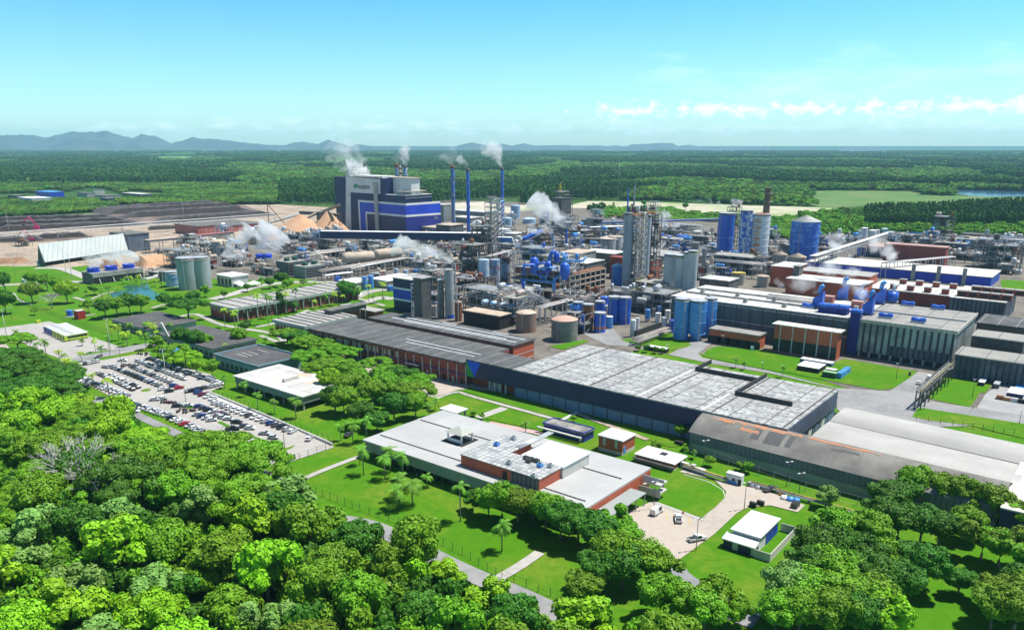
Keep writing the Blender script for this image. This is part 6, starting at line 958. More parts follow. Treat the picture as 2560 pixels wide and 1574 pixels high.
def digstain():
    for o in COL.objects:
        if o.get('label', '').startswith('broad white digester'):
            sh = [c for c in o.children if c.name.startswith('shell')][0].data.vertices; r = max(v.co.x for v in sh); h = max(v.co.z for v in sh); st = M('orange_stain', (.5,.22,.09), (.62,.50,.42), ns=.3, lo=.42, hi=.62); a0 = -pi/2-UVR-.75
            for k in range(1, 7): m = MB(); z0 = h*(.1+.125*k); m.add([((r+.06)*cos(a0+.1*j), (r+.06)*sin(a0+.1*j), z) for z in (z0, z0+h*.085) for j in range(7)], [(j, j+1, j+8, j+7) for j in range(6)]); m.build('rust_stain', st, o)
digstain()
def hallroofs():
    o, L_, W_, h = BO['long white roofed paper hall behind the four blue silos']
    for y in (W_*.3, W_*.62): m = MB(); m.box(2, L_-4, y, y+.8, h+.02, h+1); m.build('roof_duct', concr, o)
    for k in range(9): m = MB(); x = 8+k*L_/9.5; y = W_*(.12 if k % 2 else .45); m.box(x, x+2, y, y+2, h, h+2.4); m.build('roof_vent', concr, o)
    for k in range(14): m = MB(); x = 3+k*L_/14; m.box(x-.25, x+.25, -.4, 0, 0, h-1); m.build('column', dsteel, o)
    m = MB(); m.box(0, L_, -.35, 0, h*.45, h*.48); m.box(0, L_, -.35, 0, h-2, h-1.2); m.build('pipe_ledge', steel, o)
hallroofs()
def handler(label, x, y, s):
    P = G('a', x, y); o = thing('material_handler', label, 'crane', P, .4); pk = M('magenta_paint', (.55,.02,.16)); m = MB(); m.box(-2.2*s,2.2*s,-1.8*s,1.8*s,1.2*s,3.6*s); m.build('cab', pk, o); m = MB(); m.box(-3*s,3*s,-2.4*s,-1.4*s,0,1.1*s); m.box(-3*s,3*s,1.4*s,2.4*s,0,1.1*s); m.build('tracks', dsteel, o); m = MB(); m.tube([(1*s,0,3*s),(-4*s,0,11*s),(-9*s,0,7*s)], .6*s, 6); m.build('boom', pk, o); m = MB(); m.rev(-9*s,0,[(.3,4*s),(1.4*s,4.8*s),(.4,7*s)],8); m.build('grapple', dsteel, o)
handler('magenta log handler working among the log rows', 350, 1045, 1.5); handler('magenta log handler in front of the truss conveyor', 295, 1150, 1.2)
def bluework():      # the knot of bright blue ducts
    P = G('i', 300, 400, 22); o = thing('blue_ductwork', 'knot of bright blue ducts and cyclones on the grey steel tower', 'ductwork', (P.x, P.y, 0), 0); S = depth(P)/F/3.78; c = lambda x, y, dy=0: ((x-300)*S, dy, 22+(400-y)*S/.96)
    for pts, r in (([(110,330),(110,245),(200,240),(240,300)],1.5),([(205,330),(215,290),(330,262),(430,270),(438,350),(395,380),(395,450)],1.2),([(250,330),(300,300),(330,310),(340,350)],1.0),([(270,350),(310,340),(320,380)],.8),([(350,200),(370,130),(400,120)],2.0),([(330,290),(350,262),(300,220),(230,240)],1.1),([(440,210),(520,200),(650,210),(700,170)],1.0),([(480,210),(500,150)],1.8),([(100,360),(110,470)],1.2),([(395,380),(398,480)],1.6),([(110,375),(380,400)],.7),([(160,300),(250,330),(300,380)],.8)):
        m = MB(); m.tube([c(x, y) for x, y in pts], r*.62, 8); m.build('duct', R.choice((bluep, lblue, bluep)), o)
    for x, y, r, hh in ((210,200,4.2,8),(345,235,4.2,5),(500,250,4.6,9),(420,150,3,5)): r *= .62; q = c(x, y); m = MB(); m.rev(q[0], 4, [(r*.6, q[2]-hh), (r, q[2]-hh*.6), (r, q[2]), (r*.6, q[2]+1.2), (.02, q[2]+1.6)], 18); m.build('cyclone', R.choice((bluep, lblue)), o)
bluework()
P = G('s', 690, 450, 10); o = thing('bent_duct', 'large white arched duct beside the bright blue chimney', 'duct', (P.x, P.y, 0), 0); m = MB(); m.tube([(-10+20*k/10, 0, 10+9*sin(pi*k/10)) for k in range(11)]+[(10,0,0)], 1.8, 10); m.build('pipe', white, o)
# ================================================================ SMALL PLANT CLUTTER BETWEEN THE BIG THINGS
def clutter():
    obs = []
    for o in COL.objects:
        if o.parent or 'label' not in o or o.type != 'EMPTY' or not o.children: continue
        v = [o.matrix_basis @ Vector(c) for ch in o.children for c in ch.bound_box if ch.type == 'MESH']
        obs.append((min(p.x for p in v), max(p.x for p in v), min(p.y for p in v), max(p.y for p in v)))
    core = [gp(q)[:2] for q in [(420,665),(400,610),(560,590),(640,585),(840,592),(1100,600),(1180,565),(1300,560),(1500,575),(1800,600),(2000,625),(2100,600),(2500,610),(2560,650),(2400,640),(2000,640),(1900,700),(1800,690),(1700,740),(1560,860),(1400,830),(1200,770),(1000,705),(900,700),(700,690)]]
    rr = random.Random(21); pr = []
    for k, pal in enumerate(('grey','rust','pale','beige','blue','yel','grey')):
        u = unit('x', 'f', 1400, 300, 16, 10, rr.choice((6, 8.5, 12)), pal, seed=100+k, name='pipework_cluster', cat='pipework', vessels=5, pipes=12); pr.append(u)
    n = 0; used = set()
    for _ in range(5000):
        if n > 150: break
        x = rr.uniform(min(p[0] for p in core), max(p[0] for p in core)); y = rr.uniform(min(p[1] for p in core), max(p[1] for p in core))
        if not inside((x, y), core): continue
        if sum(a-1 < x < b+1 and c-1 < y < d+1 for a, b, c, d in obs) > 1: continue
        P = proj(x, y, 0); col = 'left third' if P[0] < 1000 else 'middle' if P[0] < 1700 else 'right third'; dep = 'near the front' if P[1] > 700 else 'halfway back' if P[1] > 630 else 'far back'
        k = rr.randrange(7); lb = 'small %s framed pipework cluster, %s of the plant, %s' % (('grey','rusty','white','beige','blue','yellow','dark grey')[k], col, dep); gname = 'small pipework clusters among the tanks'
        if k not in used: used.add(k); q = pr[k]; q.location = (x, y, 0); q['label'] = lb; q['group'] = gname; q.rotation_euler.z = UVR
        else: q = dup(pr[k], (x, y, 0), UVR+rr.choice((0, pi/2, pi)), (rr.uniform(.7, 1.2), rr.uniform(.8, 1.2), rr.uniform(.6, 1.3)), lb, gname)
        obs.append((x-7, x+7, y-7, y+7)); obs.append((x-4, x+4, y-4, y+4)); n += 1
    for k in range(7):
        if k not in used:
            for c in list(pr[k].children_recursive)+[pr[k]]: bpy.data.objects.remove(c)
clutter()
# ================================================================ VEHICLES
carp = dict(white=M('car_white', (.75,.76,.76), rough=.3), silver=M('car_silver', (.48,.50,.52), rough=.3), black=M('car_black', (.012,.012,.015), rough=.2), grey=M('car_grey', (.11,.12,.13), rough=.3, metal=.4), blue=M('car_blue', (.015,.05,.22), rough=.3), red=M('car_red', (.45,.01,.03), rough=.3), wine=M('car_wine', (.14,.01,.04), rough=.3))
tyre = M('tyre', (.02,.02,.02), rough=.9); headl = M('headlight_glass', (.7,.7,.68), rough=.15); tailm = M('tail_light', (.4,.01,.01), rough=.2)
def car_proto(kind):
    o = bpy.data.objects.new('parked_car', None); COL.objects.link(o)
    prof = {'hatch': [(-1.95,.45),(-1.95,.95),(-1.75,1.02),(-1.35,1.48),(.35,1.5),(1.0,1.02),(1.85,.85),(1.98,.45)], 'sedan': [(-2.2,.45),(-2.2,.92),(-1.6,1.0),(-1.0,1.42),(.3,1.44),(1.1,.98),(2.1,.82),(2.25,.45)], 'pickup': [(-2.6,.5),(-2.6,1.05),(-.75,1.05),(-.6,1.7),(.6,1.72),(1.25,1.15),(2.3,1.02),(2.5,.5)], 'van': [(-2.4,.5),(-2.4,2.1),(-1.2,2.25),(.9,2.2),(1.6,1.35),(2.2,1.1),(2.35,.5)]}[kind]
    wd = .86 if kind in ('hatch','sedan') else .95; m = MB(); n = len(prof); vs = []
    def wz(z, top): return wd*(1 if z < 1.06 else .80)
    for s in (-1, 1): vs += [(x, s*wz(z, 0), z) for x, z in prof]
    fs = [tuple(range(n)), tuple(range(n, 2*n))[::-1]]+[(i, i+n, (i+1) % n+n, (i+1) % n) for i in range(n)]; m.add(vs, fs); m.build('body', carp['white'], o)
    g = MB(); zt = max(p[1] for p in prof)
    if kind == 'pickup': xs = (-.55, .75); g.add([(.62,-.72,1.68),(.62,.72,1.68),(1.2,.84,1.19),(1.2,-.84,1.19)], [(0,3,2,1)]); q = MB(); q.box(-2.5,-.85,-.8,.8,.7,1.06); q.box(-2.48,-.87,-.78,.78,1.061,1.075); q.build('load_bed', dark, o)
    elif kind == 'van': xs = (-.2, 1.1); g.add([(.95,-.74,2.15),(.95,.74,2.15),(1.6,.86,1.4),(1.6,-.86,1.4)], [(0,3,2,1)])
    else:
        a, b = [p for p in prof if p[1] == zt][0], prof[5]; g.add([(a[0]+.03,-.66,a[1]-.03),(a[0]+.03,.66,a[1]-.03),(b[0]-.05,.82,b[1]+.04),(b[0]-.05,-.82,b[1]+.04)], [(0,3,2,1)]); c, d = prof[3], prof[2]; g.add([(c[0]-.03,-.66,c[1]-.03),(c[0]-.03,.66,c[1]-.03),(d[0]-.02,.78,d[1]+.03),(d[0]-.02,-.78,d[1]+.03)], [(0,1,2,3)]); xs = (c[0]+.05, a[0]+.35)
    g.v = [(x+.02, y, z+.02) for x, y, z in g.v]
    for s in (-1, 1): y = s*(wd*.83+.03); yb = s*(wd*.97+.02); z1 = zt-.1; g.add([(xs[0],yb,1.07),(xs[1]+.35,yb,1.07),(xs[1]-.1,y,z1),(xs[0]+.15,y,z1)], [(0,1,2,3) if s < 0 else (3,2,1,0)])
    g.build('windows', glass, o); wm = None
    for x in (prof[0][0]*.62, prof[-1][0]*.62):
        for s in (-1, 1):
            if wm is None: w = MB(); w.tube([(0,-.1,0),(0,.1,0)], .33, 12); q = w.build('wheel', tyre, o); wm = q.data
            else: q = bpy.data.objects.new('wheel', wm); COL.objects.link(q); q.parent = o
            q.location = (x, s*(wd-.06), .33)
    for s in (-1, 1): h_ = MB(); h_.box(-.02,.03,-.18,.18,-.08,.08); h_.build('headlight', headl, o, (prof[-1][0]-.06, s*wd*.72, .74)); h_ = MB(); h_.box(-.03,.02,-.16,.16,-.1,.1); h_.build('tail_light', tailm, o, (prof[0][0]-.01, s*wd*.75, .82))
    return o
CP_ = {k: car_proto(k) for k in ('hatch','sedan','pickup','van')}
CN = dict(white='white', silver='silver', black='black', grey='dark grey', blue='blue', red='bright red', wine='wine red')
KN = dict(hatch='hatchback', sedan='saloon', pickup='pickup', van='van'); used_car = set()
def car(kind, colr, P, ang, label, group='cars in the car park'):
    p = CP_[kind]; P = Vector((P.x, P.y, .17))
    if kind not in used_car:
        used_car.add(kind); p.location = P; p.rotation_euler = (0, 0, ang); tag(p, label, 'car', group); q = p
        for ch in q.children:
            if ch.name.startswith('body'): ch.material_slots[0].link = 'OBJECT'; ch.material_slots[0].material = carp[colr]
    else: q = dup(p, P, ang, 1, label, group, {'body': carp[colr]})
    if kind in ('pickup', 'van'): q.name = 'parked_'+kind; q['category'] = kind
    return q
def row(t, p0, p1, n, ang, words, cols=None, skip=(), kinds=('hatch','sedan','hatch')):
    a, b = G(t, *p0), G(t, *p1); rr = random.Random(len(words)*7+n); k = 0
    for i in range(n):
        if i in skip: continue
        c = (cols or {}).get(i) or rr.choice(('white','white','white','white','silver','silver','white','grey')); kd = rr.choice(kinds)
        car(kd, c, a.lerp(b, i/max(1, n-1)), radians(ang+rr.uniform(-2, 2))+(pi if rr.random() < .5 else 0), '%s %s, %s from far end, %s' % (CN[c], KN[kd], NTH[i], words.replace('of the ', '', 1))); k += 1
row('k', (1418,25), (1925,215), 16, 68, 'of the row along the white kerb', {1:'silver',7:'grey',11:'blue',13:'black'})
row('e', (1870,1450), (2010,1510), 4, 65, 'of the short run above the white kerb', {0:'blue',1:'wine'})
row('k', (745,-6), (1100,108), 15, 48, 'of the outer row beside the verge', {0:'black',2:'silver'}); row('k', (1130,125), (1315,208), 7, 48, 'of the near end of the outer row', {0:'black',3:'red',1:'white',2:'white'})
row('e', (740,1310), (1190,1480), 14, 48, 'of the outer row, upper part', {0:'grey',5:'black',6:'grey',4:'silver'}); row('t', (150,440), (330,530), 3, -35, 'of the three under the palm', {2:'black'})
row('e', (1310,1155), (1735,1322), 14, -28, 'of the single white row in mid lot', {k: 'white' for k in range(14)})
row('e', (1060,1210), (1500,1385), 15, -22, 'of the double row, lower side', {3:'black',8:'black',9:'grey',10:'blue',12:'blue'}); row('e', (1270,1215), (1620,1360), 12, -22, 'of the double row, upper side', {0:'grey'})
row('e', (1000,1275-65), (1080,1200), 2, -22, 'of the pair by the motorcycles', {0:'silver'}); row('e', (930,1270), (1250,1420), 9, -40, 'of the third row, lower side', {0:'silver',1:'grey',8:'black'}); row('e', (1060,1290), (1300,1400), 7, -40, 'of the third row, upper side', {5:'black'})
row('e', (1420,1130), (1560,1180), 6, -30, 'of the shaded row below the boulevard', {0:'grey',1:'grey',2:'black'}); row('e', (1590,1200), (2080,1365), 17, -30, 'of the long shaded row under the trees', {i: 'grey' for i in range(0, 9, 2)}); row('e', (1990,1320), (2070,1372), 4, -5, 'of the row end near the lawn corner', {})
row('e', (1800,1440), (2040,1385), 7, 30, 'of the row beside the lawn corner', {0:'black',1:'grey',2:'black',3:'grey'}); row('e', (805,1178), (925,1155), 4, 120, 'of the four beside the boulevard', {0:'grey',2:'silver'}, )
row('e', (1540,1420), (1600,1440), 2, 40, 'of the pair beside the pole', {0:'white',1:'black'}); row('t', (1660,530), (1740,560), 2, 35, 'of the pair at the end of the double row', {0:'blue',1:'red'})
row('k', (1020,5), (1060,0), 2, 10, 'of the two beside the motorcycles', {}); row('k', (1170,48), (1240,45), 2, 10, 'of the two at the planted island', {0:'black'}); row('k', (1310,52), (1480,110), 6, 15, 'of the cluster row, upper side', {0:'blue',2:'black',3:'white',4:'wine'}); row('k', (1300,105), (1395,140), 4, 15, 'of the cluster row, lower side', {0:'silver',1:'blue',2:'white',3:'white'}); row('k', (1430,112), (1500,133), 3, -8, 'of the three before the black pair', {0:'silver'})
row('t', (2000,20+350), (2330,480), 0 or 1, 0, 'x') if False else None
for t, x, y, ang, kd, c, w in [('k',1560,155,-10,'sedan','black','black saloon at the end of the cluster row, beside the pole'),('k',1533,200,8,'pickup','black','black pickup alone in mid lot'),('k',1615,182,10,'sedan','grey','dark saloon across the median from the black pickup'),('k',1648,194,-5,'hatch','white','white hatchback right of the dark saloon'),('k',1745,229,-10,'sedan','silver','silver estate, upper of two alone near the median'),('k',1802,256,-8,'hatch','silver','silver hatchback, lower of two alone near the median'),('k',2036,264,85,'hatch','white','white hatchback alone near the car park gate'),('k',886,80,-12,'sedan','white','white saloon driving on the lane beside the wood'),('k',725,5,-25,'sedan','white','white saloon on the lane before the dark pickup'),('k',775,20,-30,'pickup','blue','dark blue pickup on the lane'),('k',812,42,-25,'sedan','blue','dark blue saloon on the lane behind the blue pickup'),('e',1160,1148,5,'sedan','white','white saloon crossing at the top of the car park'),
   ('k',1825,592,-40,'sedan','silver','silver car half hidden by trees at the lane bend'),('m',217,925,20,'pickup','white','white pickup with dark bed beside the lamp in the gravel yard'),('m',93,792,82,'pickup','white','white pickup parked nose down in the van yard'),('l',2058,880,50,'van','white','white van behind the grey canopy'),('m',640,1395,50,'pickup','white','white pickup on the lane at the bottom edge'),('r',275,760,55,'hatch','white','white car on the right hand service road'),('r',480,670,50,'van','white','white box van behind the pipe bridge'),('m',705,600,20,'pickup','grey','old grey pickup among scrap at the yard edge'),('l',30,370,70,'sedan','grey','dark car under the trees left of the canteen'),('m',1110,108,40,'pickup','black','dark truck at the warehouse end wall')]:
    car(kd, c, G(t, x, y), radians(ang), w, 'single vehicles')
def buses():
    a, b = G('e', 628, 962), G('e', 838, 925); d = b-a; ang = atan2(d.y, d.x); L_ = 12.4; f0 = G('e', 615, 965); f1 = G('e', 435, 880); bg = M('lime_bus_paint', (.42,.58,.05)); bb = M('blue_bus_paint', (.03,.08,.35)); bw = white
    for k in range(8):
        P = f0.lerp(f1, k/7.0); o = thing('parked_bus', ['lime green coach with white roof, nearest of the parked row','white roofed coach, second of the parked row','white roofed coach, third of the parked row','white roofed coach, fourth of the parked row','white roofed coach, fifth of the parked row','white roofed coach with blue front, sixth of the parked row','white roofed coach with blue front, seventh of the parked row','white roofed coach with blue front at the far end of the row'][k], 'bus', (P.x, P.y, .17), ang, 'coaches parked side by side')
        m = MB(); m.prism([(0,0),(L_,0),(L_,2.5),(0,2.5)], .4, 3.1); m.build('body', bg if k < 5 else bb, o); m = MB(); m.box(.3, L_-.1, .05, 2.45, 3.1, 3.45); m.build('roof', bw, o); m = MB(); m.box(1.6, L_-.6, -.03, .02, 1.6, 2.7); m.build('side_windows', glass, o); m = MB(); m.box(-.05, .02, .15, 2.35, 1.3, 2.9); m.build('windscreen', glass, o); m = MB(); m.box(3.5, 5.5, .6, 1.9, 3.45, 3.7); m.build('air_conditioner', gal, o)
        for x in (2.4, L_-3.2):
            for y in (.15, 2.35): m = MB(); m.tube([(x,y-.15,.5),(x,y+.15,.5)], .5, 12); m.build('wheel', tyre, o)
buses()
def bikes():
    rr = random.Random(2); tot = 0; pm = None
    for t, p0, p1, n, w in [('k',(1175,75),(1275,85),16,'in the near rack beside the planted island'),('k',(1070,12),(1165,18),14,'in the rack above the outer car row'),('e',(1150,1195),(1290,1200),16,'in the rack between the upper rows'),('e',(1320,1075),(1390,1090),7,'by the boulevard tree'),('e',(930,1105),(960,1100),2,'on the boulevard strip')]:
        a, b = G(t, *p0), G(t, *p1)
        for i in range(n):
            P = a.lerp(b, i/(n-1))+Vector((rr.uniform(-.3,.3), rr.choice((-1.4, 1.4))*(n > 5), 0)); lb = 'small dark motorcycle %s' % w; gname = 'motorcycles '+w
            if pm is None:
                o = thing('motorcycle', lb, 'motorcycle', P, 1.2, gname); m = MB(); m.tube([(-.5,0,.75),(0,0,.85),(.45,0,.8),(.6,0,1.05)], .16, 6); m.box(-.25,.35,-.13,.13,.35,.8); m.build('body', carp['black'], o); m = MB(); m.bar((.55,-.35,1.08),(.55,.35,1.08),.04); m.build('handlebar', steel, o)
                for x in (-.65, .68): m = MB(); m.tube([(x,-.06,.32),(x,.06,.32)], .32, 10); m.build('wheel', tyre, o)
                pm = o
            else: o = dup(pm, P, 1.2+rr.uniform(-.3,.3), 1, lb, gname, {'body': rr.choice((carp['black'], carp['wine'], carp['grey'], carp['black']))})
            o.location.z = .17
bikes()
# ================================================================ FENCES, HEDGE, SMALL THINGS
def fence(label, pts, hg=2.2, step=3.2, mat=None):
    P = [G(*q) for q in pts]; o = thing('fence', label, 'fence', P[0]); post = None; mm = MB(); pm = mat or M('fence_green', (.04,.08,.05)); 
    for a, b in zip(P, P[1:]):
        n = max(1, int((b-a).length/step)); d = (b-a).normalized()*step
        for z in (.15, hg*.5, hg-.05): mm.bar(a-P[0]+Vector((0,0,z)), b-P[0]+Vector((0,0,z)), .035)
        for k in range(n):
            x = a.lerp(b, k/n)-P[0]
            if post is None: q = MB(); q.box(-.06,.06,-.06,.06,0,hg+.15); r_ = q.build('post', pm, o); post = r_.data
            else: r_ = bpy.data.objects.new('post', post); COL.objects.link(r_); r_.parent = o
            r_.location = x
    mm.build('wires', pm, o)
fence('green wire fence along the canteen lawn above the lane', [('k',1945,565),('k',2371,730),('l',360,950),('l',780,1150),('l',1000,1290),('l',1040,1300),('l',1200,1365),('l',1440,1450)])
fence('green wire fence at the near end of the car park', [('k',1790,450),('k',2200,312)]); fence('wire fence along the lawn above the white kerb', [('e',1980,1440),('k',1500,-5),('k',1850,140),('k',2200,290)])
fence('dark fence crossing the lawn above the bus lot', [('e',150,570),('e',400,680),('e',640,770),('e',1000,890),('e',1080,930)], 3); fence('fence with pale posts along the curved shed', [('m',330,395),('m',620,495),('m',930,600),('m',1390,725)], 3, 5, gal); fence('wire fence along the right lawn by the pale sheds', [('m',1660,130),('m',1900,170),('m',2371,240)]); fence('short wire fence from the path gate to the lane', [('k',1830,470),('k',1965,530)])
curb('low_wall', lconc, [('e',1960,1440),('k',1500,5),('k',1850,150),('k',2190,300)], .5, 1.0, label='long low white wall between the car park and the lawn', cat='wall')
def crate(label, t, B_, A_, C_, hh, wl, rf, **k): bld('container', label, 'container', t, B_, A_, C_, hh, wl, rf, over=.03, rt=.15, **k)
for a in [('white topped navy container on the right lawn','r',(1510,725),(1405,705),(1565,650),(1505,805),navy,white),('large white roofed navy cabin beside the barrels','r',(2240,955),(1955,900),(2420,860),(2230,1055),navy,white),('teal topped container at the right edge','r',(2500,870),(2110,790),(2600,800),(2480,930),navy,lblue),('grey open scrap skip beside the ribbed hall','r',(1780,760),(1690,740),(1845,700),(1780,855),dgrey,gal),
   ('blue container, front one of two on the machine hall lawn','j',(690,1260),(655,1250),(735,1210),(690,1315),lblue,lblue),('blue container, rear one of two on the machine hall lawn','j',(740,1225),(705,1215),(780,1200),(745,1275),lblue,lblue),('green topped container beside the white tent','j',(640,1260),(512,1240),(655,1245),(635,1315),M('dark_green_wall',(.03,.1,.04)),M('pale_green_top',(.25,.45,.22))),
   ('white roofed open shelter before the brick hall','j',(480,1215),(275,1180),(545,1170),(475,1265),dark,white),('long blue striped white cabin row behind the white shelter','j',(600,1165),(315,1110),(640,1150),(600,1200),M('lavender_wall',(.16,.18,.45)),white),('white ridged tent between the shelter and the containers','j',(640,1230),(540,1215),(690,1222),(635,1260),dark,white),
   ('white bus shelter beside the hedge','i',(1440,1030),(1272,985),(1470,1015),(1450,1070),dark,white),('blue bin on the machine hall lawn','j',(1345,1250),(1330,1248),(1357,1247),(1345,1287),navy,navy),('white tank box on the brick annex','i',(2290,1005),(2258,1000),(2295,1000),(2275,1045),white,white),('blue container under the striped block','f',(1278,440),(1208,440),(1280,430),(1270,483),bluep,lblue),('blue tanks and hut beside the white shed','f',(770,350),(712,350),(810,345),(770,395),bluep,bluep),
   ('black skip beside the white workshop lawn, left one','m',(605,680),(555,675),(612,672),(600,712),dark,dark),('black skip beside the white workshop lawn, right one','m',(655,672),(605,665),(664,664),(652,700),dark,dark),('dark skip with tarpaulin at the end of the gravel yard','m',(880,690),(828,685),(890,665),(872,722),dsteel,dark),('dark skip under the lone tree by the curved shed','o',(275,950),(185,935),(285,935),(270,985),dark,dark),('blue stall at the foot of the brick hall','f',(1290,1040),(1250,1035),(1305,1030),(1290,1072),bluep,bluep),('red box on the path by the van yard','m',(130,735),(120,733),(135,732),(128,752),MATS['signal_red'],MATS['signal_red'])]: crate(*a)
bld('black_fence_wall', 'long black panel screen between the white tanks', 'screen wall', 'i', (1180,860), 1.5, (1430,780), 4.5, M('black_panel', (.03,.035,.035), stripes=(4,(.09,.1,.1),.08)), dark, over=.05, rt=.2)
for k in range(4): P = G('r', 1810+k*135, 1045+k*24); o = thing('barrel_stack', ['brown round tank lying beside the navy cabin','orange box skip beside the navy cabin','white and black box skip beside the navy cabin','black skip nearest the right edge, beside the navy cabin'][k], 'skip', P, UVR); m = MB(); m.prism([(-1.3,-1),(1.3,-1),(1.5,1),(-1.5,1)], .2, 1.6); m.build('tub', (rust, M('orange_paint',(.5,.22,.06)), gal, dark)[k], o); m = MB(); m.box(-1.2,1.2,-.8,.8,1.62,1.7); m.build('load', (rust, lconc, lconc, dark)[k], o)
def pallets():
    rr = random.Random(3)
    for i in range(7): P = G('m', 125+i*22, 440+i*8); s = thing('bag_stack', 'stack of pale bags beside the low brick hut, %s from the hut' % NTH[i], 'bag stack', P, UVR+rr.uniform(-.1,.1), 'stacks of pale bags'); m = MB(); hh = rr.uniform(1.2, 2.4); m.box(-.7,.7,-.7,.7,.15,hh); m.build('bags', lconc, s); m = MB(); m.box(-.75,.75,-.75,.75,0,.14); m.build('pallet', beigep, s)
    for i, (x, y, c) in enumerate(((790,650,'white'),(830,660,'blue'),(870,668,'blue'),(590,570,'grey'),(620,580,'grey'),(770,620,'orange'))): P = G('m', x, y); m = MB(); m.rev(0,0,[(1.1,0),(1.3,.5),(.8,1.1),(.1,1.3)],9); m.v = [(a+rr.uniform(-.2,.2), b+rr.uniform(-.2,.2), c_) for a,b,c_ in m.v]; q = m.build('scrap_pile', {'white':white,'blue':lblue,'grey':gal,'orange':MATS['orange_paint']}[c], None, P); tag(q, '%s heap of scrap and bags at the end of the gravel yard, %s in line' % (c, NTH[i]), 'scrap heap')
pallets()
# ================================================================ PEOPLE
def person(label, P, ang, top, legs_, step=.22):
    o = thing('person', label, 'person', P, ang); vs = [(0,0,.92),(0,0,1.12),(0,0,1.38),(0,0,1.5),(0,.02,1.62),(0,.03,1.72),(.17,0,1.4),(.27,.02,1.14),(.27,.10,.9),(-.17,0,1.4),(-.27,-.02,1.14),(-.27,.06,.9),(.09,0,.86),(.1,step,.48),(.1,step*.9,.08),(.1,step*.9+.14,.03),(-.09,0,.86),(-.1,-step*.4,.48),(-.1,-step,.1),(-.1,-step+.14,.04)]
    es = [(0,1),(1,2),(2,3),(3,4),(4,5),(2,6),(6,7),(7,8),(2,9),(9,10),(10,11),(0,12),(12,13),(13,14),(14,15),(0,16),(16,17),(17,18),(18,19)]; rs = [.14,.13,.15,.06,.10,.09,.07,.05,.04,.07,.05,.04,.09,.065,.045,.04,.09,.065,.045,.04]
    me = bpy.data.meshes.new('body'); me.from_pydata(vs, es, []); b = bpy.data.objects.new('body', me); COL.objects.link(b); b.parent = o; me.materials.append(top); md = b.modifiers.new('skin', 'SKIN'); b.modifiers.new('sub', 'SUBSURF').render_levels = 1
    for i, r in enumerate(rs): me.skin_vertices[0].data[i].radius = (r, r)
    me.skin_vertices[0].data[0].use_root = True
    m = MB(); m.rev(0, .02, [(.125, 1.64), (.13, 1.72), (.06, 1.8), (.01, 1.82)], 10); m.build('hair', dark, o)
shirt = M('dark_blue_work_clothes', (.03,.05,.14)); shirt2 = M('grey_work_clothes', (.25,.25,.27))
person('person in dark work clothes walking across the sandy plaza', G('n', 1010, 1082), .6, shirt, shirt); person('person in grey clothes walking on the paved yard beside the salmon roofed tank', G('i', 345, 1045), 2, shirt2, shirt2); person('person in dark clothes beside a parked motorcycle on the right hand road', G('r', 1300, 1225), 1, shirt, shirt)
# ================================================================ TREES
def leafm(name, c, tr=.25, jitter=.3):
    m = M(name, c, tuple(x*1.5 for x in c), ns=.35, lo=.35, hi=.7, rough=.6, spec=.25, jitter=jitter, detail=2)
    b = m.node_tree.nodes['Principled BSDF']
    return m
LEAF = dict(lime=leafm('lime_leaves', (.17, .36, .006)), mid=leafm('green_leaves', (.108, .25, .006)), dark=leafm('dark_green_leaves', (.042, .135, .006)),
            olive=leafm('olive_leaves', (.10, .19, .006)), pale=leafm('pale_green_leaves', (.14, .27, .05)), palm=leafm('palm_leaves', (.09, .23, .012)), palmy=leafm('yellow_green_palm_leaves', (.24, .38, .012)))
bark = M('bark', (.16, .12, .08), (.25, .2, .15), ns=.8, rough=.9); palebark = M('pale_bark', (.42, .38, .32), (.3, .27, .22), ns=.9, rough=.9)
def leaf_cloud(mb, lobes, n, size, rr, up=.35):
    tot = sum(l[3]*l[3] for l in lobes)
    for (cx, cy, cz, r, fz) in lobes:
        for _ in range(int(n*r*r/tot)):
            while True:
                d = Vector((rr.gauss(0,1), rr.gauss(0,1), rr.gauss(0,1))).normalized()
                if d.z > -.55 or rr.random() < .25: break
            rad = r*(rr.uniform(.80, 1.06)+.14*noise.noise(d*2.3+Vector((cx, cy, cz)))+.10*noise.noise(d*6+Vector((cz, cx, cy))))
            p = Vector((cx+d.x*rad, cy+d.y*rad, cz+d.z*rad*fz))
            if any((p.x-q[0])**2+(p.y-q[1])**2+((p.z-q[2])/q[4])**2 < (q[3]*.72)**2 for q in lobes): continue
            nrm = (d+Vector((rr.gauss(0,.5), rr.gauss(0,.5), up+rr.gauss(0,.4)))).normalized()
            a = nrm.cross(Vector((rr.random()-.5, rr.random()-.5, rr.random()-.5))).normalized(); b = nrm.cross(a); s = size*rr.uniform(.55, 1.25)
            mb.add([p-a*s, p-b*s*.7+nrm*s*.12, p+a*s, p+b*s*.7-nrm*s*.1], [(0,1,2,3)])
def inner(mb, lobes):
    for (cx, cy, cz, r, fz) in lobes:
        rr_ = r*.80; prof = [(max(.01, rr_*cos(t)), cz+rr_*fz*sin(t)) for t in [-pi/2+pi*k/5 for k in range(6)]]
        mb.rev(cx, cy, prof, 8)
def limbs(h0, lobes, r, rr, mb):
    k = Vector((0, 0, h0)); mb.tube([(0,0,-.5), (rr.uniform(-.2,.2), rr.uniform(-.2,.2), h0*.5), k], r, 7, r2=r*.7)
    for l in lobes[:7]:
        e = Vector((l[0], l[1], l[2]-l[3]*l[4]*.3)); m = k.lerp(e, .5)+Vector((0,0,-.1*(e-k).length)); mb.tube([k, m, e], r*.42, 5, r2=r*.12)
